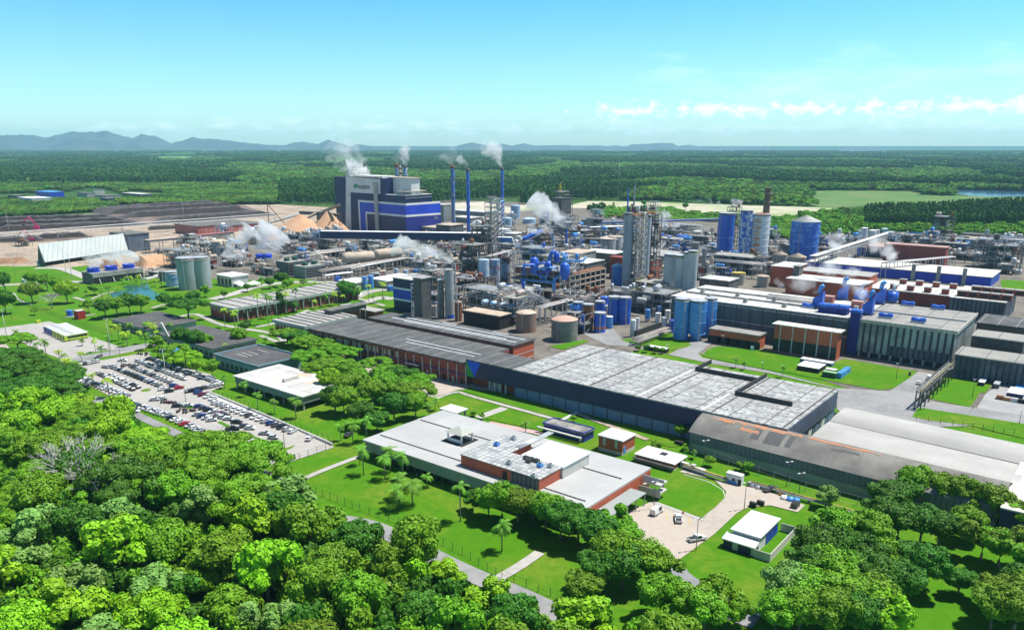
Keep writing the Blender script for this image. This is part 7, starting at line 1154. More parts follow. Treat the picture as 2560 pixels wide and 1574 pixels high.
def make_tree(kind, seed):
    rr = random.Random(seed); lobes = []
    if kind == 'round':      # dense round crown, 10 m across and 10 m high
        hh = 5.2; lobes = [(0, 0, 6.2, 3.2, .85)]
        for k in range(30): a = rr.random()*2*pi; d = rr.uniform(1.2, 4.1); lobes.append((d*cos(a), d*sin(a), 5.9+rr.uniform(-2.3, 3.6)*(1-d/5.6), rr.uniform(.7, 1.6), rr.uniform(.6, 1)))
        n, sz = 6500, .27; tr = .32; h0 = 3
    elif kind == 'umbrella':  # wide flat layered crown, 16 m across
        lobes = []
        for k in range(26): a = rr.random()*2*pi; d = 7.0*sqrt(rr.random()); lobes.append((d*cos(a), d*sin(a), 8.3-.030*d*d+rr.uniform(-.8, .5), rr.uniform(1.4, 2.3), rr.uniform(.36, .5)))
        n, sz = 8500, .26; tr = .5; h0 = 4.2
    elif kind == 'loose':     # open crown with big leaves and gaps
        for k in range(17): a = rr.random()*2*pi; d = rr.uniform(.3, 3.9); lobes.append((d*cos(a), d*sin(a), 6.3+rr.uniform(-2.6, 3.0)*(1-d/5.5), rr.uniform(.8, 1.5), rr.uniform(.7, 1)))
        n, sz = 3800, .38; tr = .28; h0 = 3.2
    else:                     # tall, piled up in lobes
        for k in range(16): t = k/15; a = rr.random()*2*pi; d = rr.uniform(.4, 2.9)*(1-.55*t); lobes.append((d*cos(a), d*sin(a), 4+8.0*t, rr.uniform(1.2, 1.9)*(1-.3*t), .9))
        n, sz = 5600, .28; tr = .34; h0 = 4
    c = MB(); leaf_cloud(c, lobes, n, sz, rr); inner(c, lobes)
    b = MB(); limbs(h0, lobes[1:] if kind == 'round' else lobes, tr, rr, b); return c, b
PROTO = {}
def tree(kind, pos, s, leaf, label, group=None, rz=None, var=None, sz=None, name='tree', cat='tree'):
    key = (kind, R.randrange(3) if var is None else var)
    if key not in PROTO:
        c, b = make_tree(kind, 11+hash_(key)); o = thing(name, label, cat, pos, 0, group); c.build('crown', LEAF[leaf], o); b.build('trunk', bark, o); PROTO[key] = o
        for ch in o.children: ch.data.materials[0] = LEAF[leaf] if ch.name.startswith('crown') else bark
        o.rotation_euler.z = R.random()*6.28 if rz is None else rz; o.scale = (s, s, (sz or 1)*s)
        for ch in o.children:
            if ch.name.startswith('crown'): ch.material_slots[0].link = 'OBJECT'; ch.material_slots[0].material = LEAF[leaf]
        return o
    return dup(PROTO[key], pos, R.random()*6.28 if rz is None else rz, (s, s, (sz or 1)*s), label, group, {'crown': LEAF[leaf]})
def hash_(k): return {'round':0,'umbrella':100,'loose':200,'tall':300}[k[0]]+k[1]*7
WORDS = dict(lime='lime green', mid='green', dark='dark green', olive='olive', pale='pale green')
KW = dict(round='round', umbrella='flat topped', loose='open', tall='tall')
def gn_scatter(name, c, pts, sc, rot, idx, label, cat):
    me = bpy.data.meshes.new(name); me.from_pydata(pts, [], [])
    for nm, ty, dat in (('sc', 'FLOAT_VECTOR', sc), ('rot', 'FLOAT_VECTOR', rot)):
        at = me.attributes.new(nm, ty, 'POINT'); at.data.foreach_set('vector', [v for q in dat for v in q])
    at = me.attributes.new('idx', 'INT', 'POINT'); at.data.foreach_set('value', idx)
    o = bpy.data.objects.new(name, me); COL.objects.link(o); tag(o, label, cat, kind='stuff')
    g = bpy.data.node_groups.new(name, 'GeometryNodeTree'); g.interface.new_socket('Geometry', in_out='INPUT', socket_type='NodeSocketGeometry'); g.interface.new_socket('Geometry', in_out='OUTPUT', socket_type='NodeSocketGeometry')
    gi, go = g.nodes.new('NodeGroupInput'), g.nodes.new('NodeGroupOutput'); iop = g.nodes.new('GeometryNodeInstanceOnPoints'); ci = g.nodes.new('GeometryNodeCollectionInfo')
    ci.inputs['Collection'].default_value = c; ci.inputs['Separate Children'].default_value = True; ci.inputs['Reset Children'].default_value = True
    def att(nm, ty): n = g.nodes.new('GeometryNodeInputNamedAttribute'); n.data_type = ty; n.inputs['Name'].default_value = nm; return n.outputs['Attribute']
    g.links.new(gi.outputs[0], iop.inputs['Points']); g.links.new(ci.outputs[0], iop.inputs['Instance']); iop.inputs['Pick Instance'].default_value = True
    g.links.new(att('idx', 'INT'), iop.inputs['Instance Index']); g.links.new(att('rot', 'FLOAT_VECTOR'), iop.inputs['Rotation']); g.links.new(att('sc', 'FLOAT_VECTOR'), iop.inputs['Scale']); g.links.new(iop.outputs[0], go.inputs[0])
    md = o.modifiers.new('scatter', 'NODES'); md.node_group = g
# ---- the forest in the lower left, tree by tree
FOREST = [('p',-260,905),('p',0,900),('p',60,905),('p',150,940),('p',185,975),('p',150,1000),('p',225,1050),('p',330,1080),('p',410,1130),('p',480,1152),('p',590,1158),('p',680,1192),('p',715,1225),('p',742,1262),('p',795,1300),('p',845,1332),('p',935,1372),('p',1035,1420),('p',1125,1448),('p',1205,1490),('p',1270,1530),('p',1500,1570),('p',1680,1640),('p',1700,1830),('p',-500,1830)]
FZ = [gp(q, 4)[:2] for q in [(a[1], a[2]) for a in FOREST]]
def poisson(poly, dmin, tries, rr, test=None):
    x0, x1 = min(p[0] for p in poly), max(p[0] for p in poly); y0, y1 = min(p[1] for p in poly), max(p[1] for p in poly); out = []
    for _ in range(tries):
        p = (rr.uniform(x0, x1), rr.uniform(y0, y1))
        if inside(p, poly) and all((p[0]-q[0])**2+(p[1]-q[1])**2 > dmin*dmin for q in out) and (not test or test(p)): out.append(p)
    return out
def forest():
    rr = random.Random(5); pts = poisson(FZ, 10.4, 9000, rr); pts.sort(key=lambda p: p[1]); pts = [p for p in pts if -60 < proj(*p, 8)[0] < 2600 and proj(*p, 14)[1] < 1640]; print('forest', len(pts))
    pts = pts[:172]
    for x, y in pts:
        P = proj(x, y, 6); u, v_ = P
        if u < 470 and v_ < 1010: kind, leaf, s = 'umbrella', 'dark', rr.uniform(.9, 1.15)
        elif v_ < 1140 and u < 380: kind, leaf, s = rr.choice([('round','lime',1.35), ('umbrella','lime',1.0), ('round','lime',1.2), ('umbrella','mid',.9)])
        elif 300 < u < 680 and v_ < 1290: kind, leaf, s = rr.choice([('umbrella','mid',1.15), ('umbrella','dark',1.2), ('round','mid',1.1), ('umbrella','mid',1.0)])
        elif u < 300 and v_ < 1330: kind, leaf, s = rr.choice([('round','mid',1.25), ('round','dark',1.3), ('tall','mid',.95), ('umbrella','mid',.9)])
        elif v_ > 1400 and u < 700: kind, leaf, s = rr.choice([('loose','lime',1.2), ('round','lime',1.15), ('loose','pale',1.1), ('round','mid',1.2), ('loose','lime',1.3), ('tall','mid',.95)])
        elif u > 780: kind, leaf, s = rr.choice([('round','dark',1.15), ('loose','olive',1.1), ('round','olive',1.15), ('loose','lime',1.05), ('round','mid',1.1), ('loose','mid',1.15)])
        else: kind, leaf, s = rr.choice([('round','mid',1.2), ('loose','pale',1.15), ('round','olive',1.15), ('loose','lime',1.2), ('tall','mid',1.0), ('round','dark',1.2), ('loose','mid',1.2)])
        zone = 'beside the car park lane' if v_ < 1150 else 'around the bare white tree' if (v_ < 1290 and u < 330) else 'beside the fenced canteen lawn' if u > 760 else 'near the bottom edge' if v_ > 1450 else 'in the middle of the wood'
        tree(kind, (x, y, 0), s*rr.uniform(1.12, 1.4), leaf, '%s %s tree in the lower left wood, %s' % (KW[kind], WORDS[leaf].replace('bright ', ''), zone), 'trees of the lower left wood', sz=rr.uniform(.85, 1.25))
forest()
def floor_cover():        # dense undergrowth and saplings between the trees
    mb = MB(); mb.add([(p[0], p[1], .35) for p in FZ], [tuple(range(len(FZ)))]); tag(mb.build('forest_floor', M('undergrowth', (.03, .075, .012), (.06, .13, .02), ns=.3)), kind='structure')
    c = bpy.data.collections.new('shrubs'); rr = random.Random(9); ms = [LEAF['mid'], LEAF['dark'], LEAF['lime'], LEAF['mid']]
    for k in range(4):
        m = MB(); lobes = [(rr.uniform(-1.6,1.6), rr.uniform(-1.6,1.6), rr.uniform(1.6,3.6), rr.uniform(.9,1.5), .9) for _ in range(7)]; leaf_cloud(m, lobes, 1100, .33, rr); inner(m, lobes); o = m.build('shrub', ms[k]); COL.objects.unlink(o); c.objects.link(o)
    pts = [(x, y, 0) for x, y in poisson(FZ, 3.4, 16000, rr) if -100 < proj(x, y, 3)[0] < 2700 and proj(x, y, 8)[1] < 1650]
    sc = [(s_, s_, s_*rr.uniform(.9, 1.7)) for s_ in [rr.uniform(.9, 1.6) for _ in pts]]; gn_scatter('undergrowth', c, pts, sc, [(0,0,rr.random()*6.28) for _ in pts], [rr.choice((0,1,1,0,3,2,0)) for _ in pts], 'shrubs and saplings filling the gaps under the lower left wood', 'undergrowth')
floor_cover()
def dead_tree(label, pos, s, seed, cat='tree'):
    rr = random.Random(seed); o = thing('bare_tree', label, cat, pos); tr = MB(); br = MB()
    tr.tube([(0,0,0), (.2,.1,3), (0,0,5)], .45, 7, r2=.3)
    def grow(p, d, L, r, n):
        e = p+d*L; m = p.lerp(e, .5)+Vector((rr.gauss(0,.06), rr.gauss(0,.06), rr.gauss(0,.05)))*L; br.tube([p, m, e], r, 5, r2=r*.6)
        if n:
            for _ in range(3 if n > 1 else 4): grow(p.lerp(e, rr.uniform(.55, 1)), (d+Vector((rr.gauss(0,.5), rr.gauss(0,.5), rr.gauss(.12,.3)))).normalized(), L*.68, r*.55, n-1)
    for k in range(7): a = k*.9+rr.random()*.5; grow(Vector((0,0,4.6)), Vector((cos(a), sin(a), rr.uniform(.5, 1.2))).normalized(), 4.2, .2, 3)
    tr.build('trunk', palebark, o); br.build('branches', M('bleached_wood', (.55, .52, .47), rough=.9), o); o.scale = (s, s, s); return o
p = G('k', 640, 640, 0); dead_tree('bare bleached tree standing out of the lower left wood, right of its twin', gp((262,1225), 8)*1, 1.45, 3).location.z = 0
dead_tree('bare bleached tree with a wide fan of branches in the lower left wood', Vector((*gp((178,1185), 8)[:2], 0)), 1.6, 8)
dead_tree('small bare grey tree on the lawn left of the pond', G('e', 490, 650), .9, 5)
dead_tree('small bare grey tree at the left edge of the wood, below the lane', Vector((*gp((38,1085), 4)[:2], 0)), .8, 15)
# ---- single broadleaved trees: tile, foot x, foot y, scale, kind, leaf, words
def single():
    L = [('e',50,490,1.15,'round','dark','on the lawn at the far left edge'),('e',60,700,1.25,'round','dark','lower one at the left edge beside the fence'),('e',310,600,1.15,'round','olive','left of the pale bare tree'),('e',330,440,1.0,'round','mid','behind the lime tree near the kiosk'),
     ('e',450,480,1.0,'round','mid','in the clump left of the pond'),('e',560,520,1.0,'round','mid','in the middle of the clump left of the pond'),('e',640,600,1.25,'round','lime','just above the red booth'),('e',330,710,.45,'loose','mid','small on the slope above the bus lot'),('e',840,690,.75,'loose','mid','behind the red booth'),
     ('e',900,520,.75,'round','mid','left of the pond among palms'),('e',1000,740,.95,'round','dark','leftmost of the grove below the pond'),('e',1110,715,1.05,'round','mid','second of the grove below the pond'),('e',1230,700,1.1,'round','dark','third of the grove below the pond'),('e',1340,690,1.0,'round','mid','rightmost of the grove below the pond'),
     ('e',1570,650,.8,'round','dark','at the pond end of the office avenue'),('e',1680,620,.7,'round','mid','between the pond and the long offices'),('e',1830,620,.85,'round','dark','behind the long office roof'),('e',1790,770,1.1,'umbrella','dark','between the two dark office roofs'),('e',1940,540,.7,'loose','mid','beside the grey tank pair'),
     ('e',2340,490,.5,'round','dark','beside the white marquee'),('e',2120,560,.5,'round','mid','at the back of the long brick office'),('e',1700,1020,.85,'round','dark','against the front of the second dark roof'),('e',1850,1050,1.05,'round','dark','darkest in front of the second dark roof'),('e',1950,1040,.7,'round','mid','corner of the second dark roof'),
     ('e',1500,1120,.85,'loose','mid','beside the monument at the car park'),('e',1640,1190,.85,'umbrella','mid','first of the row shading the car park'),('e',1760,1210,.75,'umbrella','lime','second of the row shading the car park'),('e',1860,1260,.62,'round','lime','third of the row shading the car park'),('e',2010,1300,.7,'round','mid','last of the row shading the car park'),
     ('e',180,1060,.9,'umbrella','mid','in front of the bus lot'),('e',2280,1010,.8,'round','mid','between the dark roof and the blue roofed block'),('e',2320,880,.6,'round','dark','behind the second dark roof'),('e',1860,1040,.01,'round','mid','x'),
     ('f',130,460,.7,'round','dark','in front of the small cooling towers'),('f',260,440,.95,'round','dark','large beside the cooling towers'),('f',300,470,.7,'round','mid','above the long brick office'),('f',450,440,.5,'loose','pale','on the gravel by the palms'),('f',240,690,.95,'tall','dark','against the wall of the long office'),('f',380,680,.55,'round','dark','near the end of the long office'),
     ('f',860,580,1.15,'round','dark','beside the white tent'),('f',950,560,.7,'round','mid','behind the white tent'),('f',150,870,.3,'round','dark','small on the lawn before the brick block'),('f',90,970,.3,'round','mid','little bush beside the path'),
     ('f',300,990,1.05,'umbrella','mid','first of the grove before the brick hall'),('f',400,1010,1.0,'umbrella','dark','second of the grove before the brick hall'),('f',520,1000,1.0,'umbrella','mid','third of the grove before the brick hall'),('f',640,1050,1.0,'umbrella','mid','fourth of the grove before the brick hall'),('f',760,1080,.95,'umbrella','mid','fifth of the grove before the brick hall'),('f',870,1120,1.05,'umbrella','mid','at the plaza corner of the grove'),
     ('f',530,1170,1.1,'umbrella','mid','in front of the blue roofed block'),('f',680,1280,1.1,'umbrella','mid','beside the white roofed block'),('f',810,1240,1.05,'umbrella','mid','right of the white roofed block'),('f',930,1300,1.1,'round','mid','between the white roof and the plaza'),('f',540,1210,.35,'round','mid','bush behind the white roofed block'),
     ('f',1180,1240,1.05,'umbrella','mid','nearest the plaza, standing apart'),('f',1300,1330,1.1,'umbrella','mid','second along the plaza edge'),('f',1400,1400,1.15,'umbrella','dark','third along the plaza edge'),('f',1500,1460,1.1,'umbrella','mid','fourth along the plaza edge'),('f',1570,1500,1.0,'umbrella','mid','last along the plaza edge'),
     ('l',30,140,1.3,'round','lime','brightest of the clump left of the canteen'),('l',110,90,1.2,'round','lime','bright one near the white roof'),('l',0,230,1.35,'round','mid','inner one of the clump left of the canteen'),('l',190,190,1.35,'round','lime','middle of the clump left of the canteen'),('l',300,140,1.3,'round','mid','upper one of the clump left of the canteen'),('l',400,190,1.3,'round','mid','right part of the clump left of the canteen'),('l',470,250,1.1,'round','mid','closest of the clump to the canteen roof'),('l',330,280,1.25,'round','dark','lowest of the clump left of the canteen'),('l',120,310,1.2,'round','dark','above the car park corner'),('l',480,110,1.1,'umbrella','mid','at the plaza end of the clump'),('l',220,340,1.0,'round','dark','by the canteen entrance path'),
     ('l',-80,100,1.25,'round','lime','left end of the clump above the car park'),('l',-60,220,1.2,'round','dark','above the white kerb of the car park'),
     ('l',850,870,.8,'loose','dark','at the canteen wall behind the tall palm'),('l',950,900,1.0,'round','mid','first of the line along the canteen'),('l',1040,930,1.2,'round','mid','second of the line along the canteen'),('l',1140,960,1.25,'round','olive','third of the line along the canteen'),('l',1240,950,1.1,'round','mid','fourth of the line along the canteen'),('l',1330,1010,1.2,'round','mid','fifth of the line along the canteen'),('l',1430,1060,1.25,'round','mid','sixth of the line along the canteen'),('l',1540,1090,1.3,'round','mid','seventh of the line along the canteen'),('l',1650,1130,1.2,'round','dark','below the grey canopy'),('l',1780,1060,1.15,'loose','mid','beside the van yard'),('l',1850,1130,1.0,'round','mid','at the corner of the van yard'),
     ('l',1740,1340,1.35,'round','mid','large above the lane bend'),('l',1830,1400,1.35,'round','mid','large at the lane bend'),('l',1990,1330,1.3,'round','mid','beside the lane curve'),('l',2080,1390,1.1,'loose','mid','right edge of the clump at the lane'),('l',1660,1390,1.1,'round','dark','left edge of the clump at the lane'),('l',1570,1470,1.0,'round','olive','bottom of the clump at the lane'),
     ('m',-30,1440,1.1,'round','mid','by the grey lane near the bottom edge'),('m',110,1500,1.15,'loose','mid','second by the grey lane near the bottom edge'),('m',260,1540,1.1,'round','mid','third by the grey lane near the bottom edge'),('m',330,1470,1.15,'loose','mid','fourth by the grey lane near the bottom edge'),('m',460,1500,.8,'round','mid','last by the grey lane near the bottom edge'),
     ('o',260,910,.62,'round','mid','alone left of the curved shed'),('l',1510,275,.32,'round','mid','bush beside the navy hut'),('l',2050,470,.5,'round','mid','behind the low red hut'),('o',560,1200,.42,'round','mid','bush in front of the curved shed'),('o',310,1090,.35,'loose','mid','bush at the end of the curved shed'),('o',400,1120,.35,'loose','pale','second bush at the end of the curved shed'),('o',900,1240,.4,'loose','mid','shrub behind the blue and white cabin'),('o',970,1270,.4,'round','mid','shrub right of the blue and white cabin'),
     ('m',1060,720,.85,'loose','pale','thin and sparse before the curved shed'),('l',850,240,.3,'round','mid','small at the back of the canteen'),('l',910,262,.3,'loose','mid','second small at the back of the canteen'),
     ('m',1450,760,1.2,'round','mid','at the shed end of the right wood'),('m',1540,740,1.2,'round','dark','against the curved shed'),('m',1640,700,1.2,'round','mid','topmost against the curved shed'),('m',1780,720,1.2,'round','mid','second against the curved shed'),('m',1900,760,1.2,'round','olive','third against the curved shed'),('m',2010,800,1.15,'loose','olive','fourth against the curved shed'),('m',2150,830,1.2,'round','olive','beside the navy wall'),('m',2290,880,1.2,'loose','mid','near the right edge below the navy wall'),('m',2400,930,1.2,'round','mid','right edge under the navy wall'),
     ('m',1420,900,1.2,'round','mid','left flank of the right wood'),('m',1530,930,1.2,'round','mid','second on the left flank of the right wood'),('m',1680,960,1.2,'round','dark','above the shaded clearing'),('m',1800,980,1.1,'round','dark','right of the shaded clearing'),('m',2080,1060,1.2,'loose','olive','with visible limbs above the grass path'),('m',2200,1100,1.2,'round','mid','right of the limbed tree'),('m',2330,1120,1.2,'round','olive','right edge above the grass path'),('m',1960,920,1.1,'round','mid','middle of the right wood'),
     ('m',1110,1030,1.3,'round','mid','nearest the white hut'),('m',1240,1010,1.2,'round','mid','second nearest the white hut'),('m',1340,1040,1.25,'round','mid','third nearest the white hut'),('m',1010,1160,1.3,'round','dark','leftmost of the right wood'),('m',1160,1150,1.3,'round','mid','beside the leftmost dark one'),('m',1290,1180,1.3,'round','mid','centre of the near right wood'),('m',1430,1170,1.2,'round','mid','right of centre in the near right wood'),('m',1560,1190,1.2,'round','mid','at the clearing edge'),('m',1690,1260,1.15,'round','mid','last before the open grass'),
     ('m',950,1290,1.3,'round','mid','by the concrete manhole'),('m',1080,1300,1.3,'round','mid','right of the manhole'),('m',1220,1330,1.3,'round','mid','below the centre of the near right wood'),('m',1370,1340,1.25,'round','dark','right part of the near right wood'),('m',1530,1370,1.2,'round','dark','shading the open grass'),
     ('m',820,1410,1.2,'round','pale','beside the white pickup at the bottom'),('m',940,1430,1.25,'round','mid','second from the bottom pickup'),('m',1090,1440,1.3,'loose','mid','third from the bottom pickup'),('m',1230,1470,1.3,'round','mid','fourth from the bottom pickup'),('m',1400,1480,1.25,'round','mid','fifth from the bottom pickup'),('m',730,1530,1.2,'round','mid','under the bottom pickup'),('m',880,1570,1.2,'round','mid','bottom edge right of the pickup'),('m',1060,1590,1.2,'round','olive','bottom edge in the near right wood'),('m',1250,1600,1.2,'round','mid','bottom edge at the middle of the right wood'),('m',1440,1600,1.2,'loose','lime','bottom edge where the open grass starts'),
     ('m',1935,1280,.85,'round','dark','alone on the open grass'),('m',2190,1400,1.0,'round','olive','beside the white goal frame'),('m',2300,1350,1.15,'round','dark','right edge beside the goal frame'),('m',2150,1500,1.1,'round','olive','bottom right corner'),('m',2290,1530,1.2,'round','olive','bottom right corner at the very edge'),('m',2420,1450,1.2,'round','olive','right edge, lowest'),('m',2420,1270,1.2,'round','mid','right edge, above the goal frame'),
     ('i',1190,1050,.4,'round','dark','hedge bush at the white bus shelter'),('i',1270,1060,.42,'round','dark','second hedge bush at the white bus shelter'),('i',1350,1070,.42,'round','dark','third hedge bush at the white bus shelter'),('i',1420,1075,.35,'round','mid','fourth hedge bush at the white bus shelter'),
     ('c',850,830,1.1,'round','dark','dome shaped on the sand behind the plant'),('c',1250,820,1.2,'round','dark','dark pair on the sand behind the plant'),('c',1640,850,1.3,'round','dark','beside the curved wood bank'),('c',960,820,.7,'tall','dark','narrow on the sand behind the plant'),('c',1140,830,.8,'round','dark','behind the spiral stack'),('b',2310,900,1.3,'round','mid','beside the tallest blue stack'),
     ('d',90,1140,1.2,'round','lime','right of the rusty white silo'),('d',2040,760+0,.01,'round','mid','x')]
    for t, x, y, s, kind, leaf, words in L:
        if words == 'x': continue
        s *= 1.04 if t == 'm' and s > .95 else 1 if t == 'f' and y > 960 else 1.3 if t in 'ef' and s > .4 else 1
        if t == 'f' and y > 960 and x > 500: y += 55; x -= 25
        if t in ('m', 'l') and kind == 'round' and s > .9: leaf = {'mid': R.choice(['mid', 'mid', 'dark', 'mid']), 'lime': 'mid' if R.random() < .4 else 'lime'}.get(leaf, leaf)
        P = G(t, x, y); P.z = 0; tree(kind, P, s, leaf, ('%s %s tree, %s' % (KW[kind], WORDS[leaf], words)) if s > .5 else 'small %s bush, %s' % (WORDS[leaf], words), sz=R.uniform(.88, 1.12))
single()
# ---- palms
def make_palm(seed, nf=14, L=3.3, feather=.5):
    rr = random.Random(seed); tr = MB(); cr = MB(); hh = 10
    tr.tube([(0,0,-.3), (.05,0,hh*.5), (0,.05,hh)], .26, 7, r2=.17); tr.tube([(0,.05,hh-.1), (0,.05,hh+1.3)], .2, 6, r2=.1)
    for k in range(nf):
        a = 2*pi*k/nf*1.0+rr.random()*.3; el = rr.uniform(-.1, 1.25); d = Vector((cos(a), sin(a), 0)); side = Vector((-sin(a), cos(a), 0)); p = Vector((0,.05,hh+.8)); pts = []; th = el; LL = L*rr.uniform(.85, 1.1)
        for j in range(7): pts.append(p.copy()); p = p+(d*cos(th)+Vector((0,0,sin(th))))*LL/6; th -= .33
        for sgn in (1, -1):
            for j in range(6):
                w0 = feather*(.6+.9*sin(pi*(j+.6)/7)); q0, q1 = pts[j], pts[j+1]; dr = Vector((0,0,-w0*.45))
                for s0, s1 in ((0, .42), (.5, .92)):
                    a0, a1 = q0.lerp(q1, s0), q0.lerp(q1, s1); cr.add([a0, a1, a1+side*sgn*w0+dr+(q1-q0)*.35, a0+side*sgn*w0*.95+dr+(q1-q0)*.5], [(0,1,2,3)])
    return tr, cr
PP = {}
def palm(pos, hgt, leaf, label, group=None, var=None, wide=1.0):
    var = R.randrange(3) if var is None else var
    sc = (wide, wide, 1)
    if var not in PP:
        tr, cr = make_palm(50+var); o = thing('palm_tree', label, 'palm tree', pos, R.random()*6, group); a = cr.build('crown', LEAF[leaf], o); tr.build('trunk', palebark, o); PP[var] = o; a.material_slots[0].link = 'OBJECT'; a.material_slots[0].material = LEAF[leaf]
    else: o = dup(PP[var], pos, R.random()*6, 1, label, group, {'crown': LEAF[leaf]})
    k = hgt/11.5; o.scale = (wide, wide, k); 
    for ch in o.children:
        if ch.name.startswith('crown'): ch.scale = (1, 1, 1/k*wide); ch.location.z = 10*(1-1/k*wide)
    return o
def palms():
    L = [('e',160,920,860,'on the island before the bus lot'),('e',295,1050,945,'first by the bus lot entrance'),('e',365,1080,970,'second by the bus lot entrance'),('e',443,1120,950,'third by the bus lot entrance'),('e',570,1170,1040,'fourth by the bus lot entrance'),('e',620,1180,1080,'fifth by the bus lot entrance'),
     ('e',775,1150,1060,'on the strip by the boulevard, first'),('e',905,1060,935,'yellowish at the end of the parked coaches'),('e',780,1000,960,'yellowish low one at the end of the coaches'),('e',963,1110,1010,'on the strip by the boulevard, second'),
     ('e',1030,1030,910,'right of the lime coach'),('e',1125,950,810,'first beside the fence of the lawn'),('e',1170,975,880,'second beside the fence of the lawn'),('e',1205,1005,880,'third beside the fence of the lawn'),('e',1235,930,800,'behind the fence palms, tallest'),('e',1330,980,860,'fourth beside the fence of the lawn'),('e',1385,1040,900,'fifth beside the fence of the lawn'),('e',1490,970,860,'left of the leaning monument'),('e',1400,900,780,'before the first dark roof'),('e',1450,930,800,'second before the first dark roof'),('e',1610,880,790,'behind the monument with a wide crown'),('e',1460,920,830,'third before the first dark roof'),
     ('e',650,1320,1140,'pair at the lot entrance, left one'),('e',665,1300,1130,'pair at the lot entrance, right one'),('e',750,1340,1160,'over the lot entrance island'),('e',885,1400,1270,'in the first car row'),('e',1035,1490,1310,'in the front car row'),
     ('e',1040,590,420,'tall left of the pond'),('e',970,580,460,'second left of the pond'),('e',1115,560,470,'on the near bank of the pond'),('e',820,540,480,'beside the grey kiosk path'),('e',1165,420,375,'first behind the pond'),('e',1200,410,350,'second behind the pond'),('e',1245,415,350,'third behind the pond'),('e',1290,410,370,'fourth behind the pond'),('e',1310,385,340,'fifth behind the pond'),('e',1470,440,380,'right bank of the pond'),('e',1535,455,405,'last on the right bank of the pond'),
     ('e',2130,830,640,'first before the long offices'),('e',2225,850,670,'second before the long offices'),('e',2130,1080,990,'at the red door of the dark roofed block'),('e',2125,1400,1290,'at the end of the car row'),('e',2320,1480,1350,'before the white roofed block'),
     ('f',30,760,500,'tall in the avenue, first'),('f',120,800,480,'tall in the avenue, second'),('f',145,740,520,'tall in the avenue, third'),('f',240,600,430,'behind the avenue, first'),('f',295,700,490,'tall in the avenue, fourth'),('f',390,690,440,'tallest in the avenue'),('f',565,480,400,'small behind the offices'),('f',660,630,520,'beside the office end, first'),('f',745,620,500,'beside the office end, second'),('f',820,610,520,'beside the office end, third'),('f',660,470,400,'behind the office end, first'),('f',720,480,420,'behind the office end, second'),('f',560,650,570,'with a big crown before the brick offices'),('f',970,600,450,'beside the white tent'),('f',1065,580,420,'right of the white tent'),('f',1110,600,525,'small by the road bend'),('f',1203,590,400,'beside the striped blue block'),('f',60,500,350,'left of the cooling towers'),
     ('e',2350,330,300,'x'),
     ('l',105,560,430,'pair on the canteen lawn, left one'),('l',130,625,460,'pair on the canteen lawn, right one'),('l',270,655,510,'left of the three by the canteen wall'),('l',305,605,460,'middle of the three by the canteen wall'),('l',388,650,500,'right of the three by the canteen wall'),('l',545,705,640,'small at the canteen wall'),('l',350,855,730,'squat with a big crown, front of the lawn trio'),('l',372,790,650,'squat at the back of the lawn trio'),('l',452,825,680,'squat on the right of the lawn trio'),('l',767,928,690,'tallest alone on the canteen lawn'),('l',1040,1125,960,'alone lower down the canteen lawn'),('l',975,760,640,'dark, leaning over the canteen roof'),('l',1195,355,290,'behind the canteen near the navy hut'),
     ('l',60,420,290,'first at the clump edge left of the canteen'),('l',150,400,260,'second at the clump edge left of the canteen'),('l',250,350,250,'third at the clump edge left of the canteen'),('l',560,240,150,'at the back corner of the canteen'),('l',600,200,130,'second at the back corner of the canteen'),('l',-20,400,300,'above the end of the car park'),('k',1810,90,0,'on the lawn strip above the car park'),('k',1950,120,0,'second on the lawn strip above the car park'),('k',1700,60,-40,'third on the lawn strip above the car park'),
     ('o',835,165,60,'windblown on the road verge, first'),('o',925,185,105,'windblown on the road verge, second'),('o',1325,265,145,'windblown on the road verge, third')]
    for t, x, y, yt, words in L:
        if words == 'x': continue
        b = G(t, x, y); s = TL[t]; hg = min(19, max(3.2, height(b, px(t, x, yt)[1])))
        wd = 1.0 if hg > 7 else .72
        if 'squat' in words: wd = 1.25; hg *= .95
        if 'windblown' in words: wd = .6
        palm(b, hg, 'palmy' if (t in 'ef' and R.random() < .45) else 'palm', 'feather palm %s' % words, None, wide=wd)
palms()
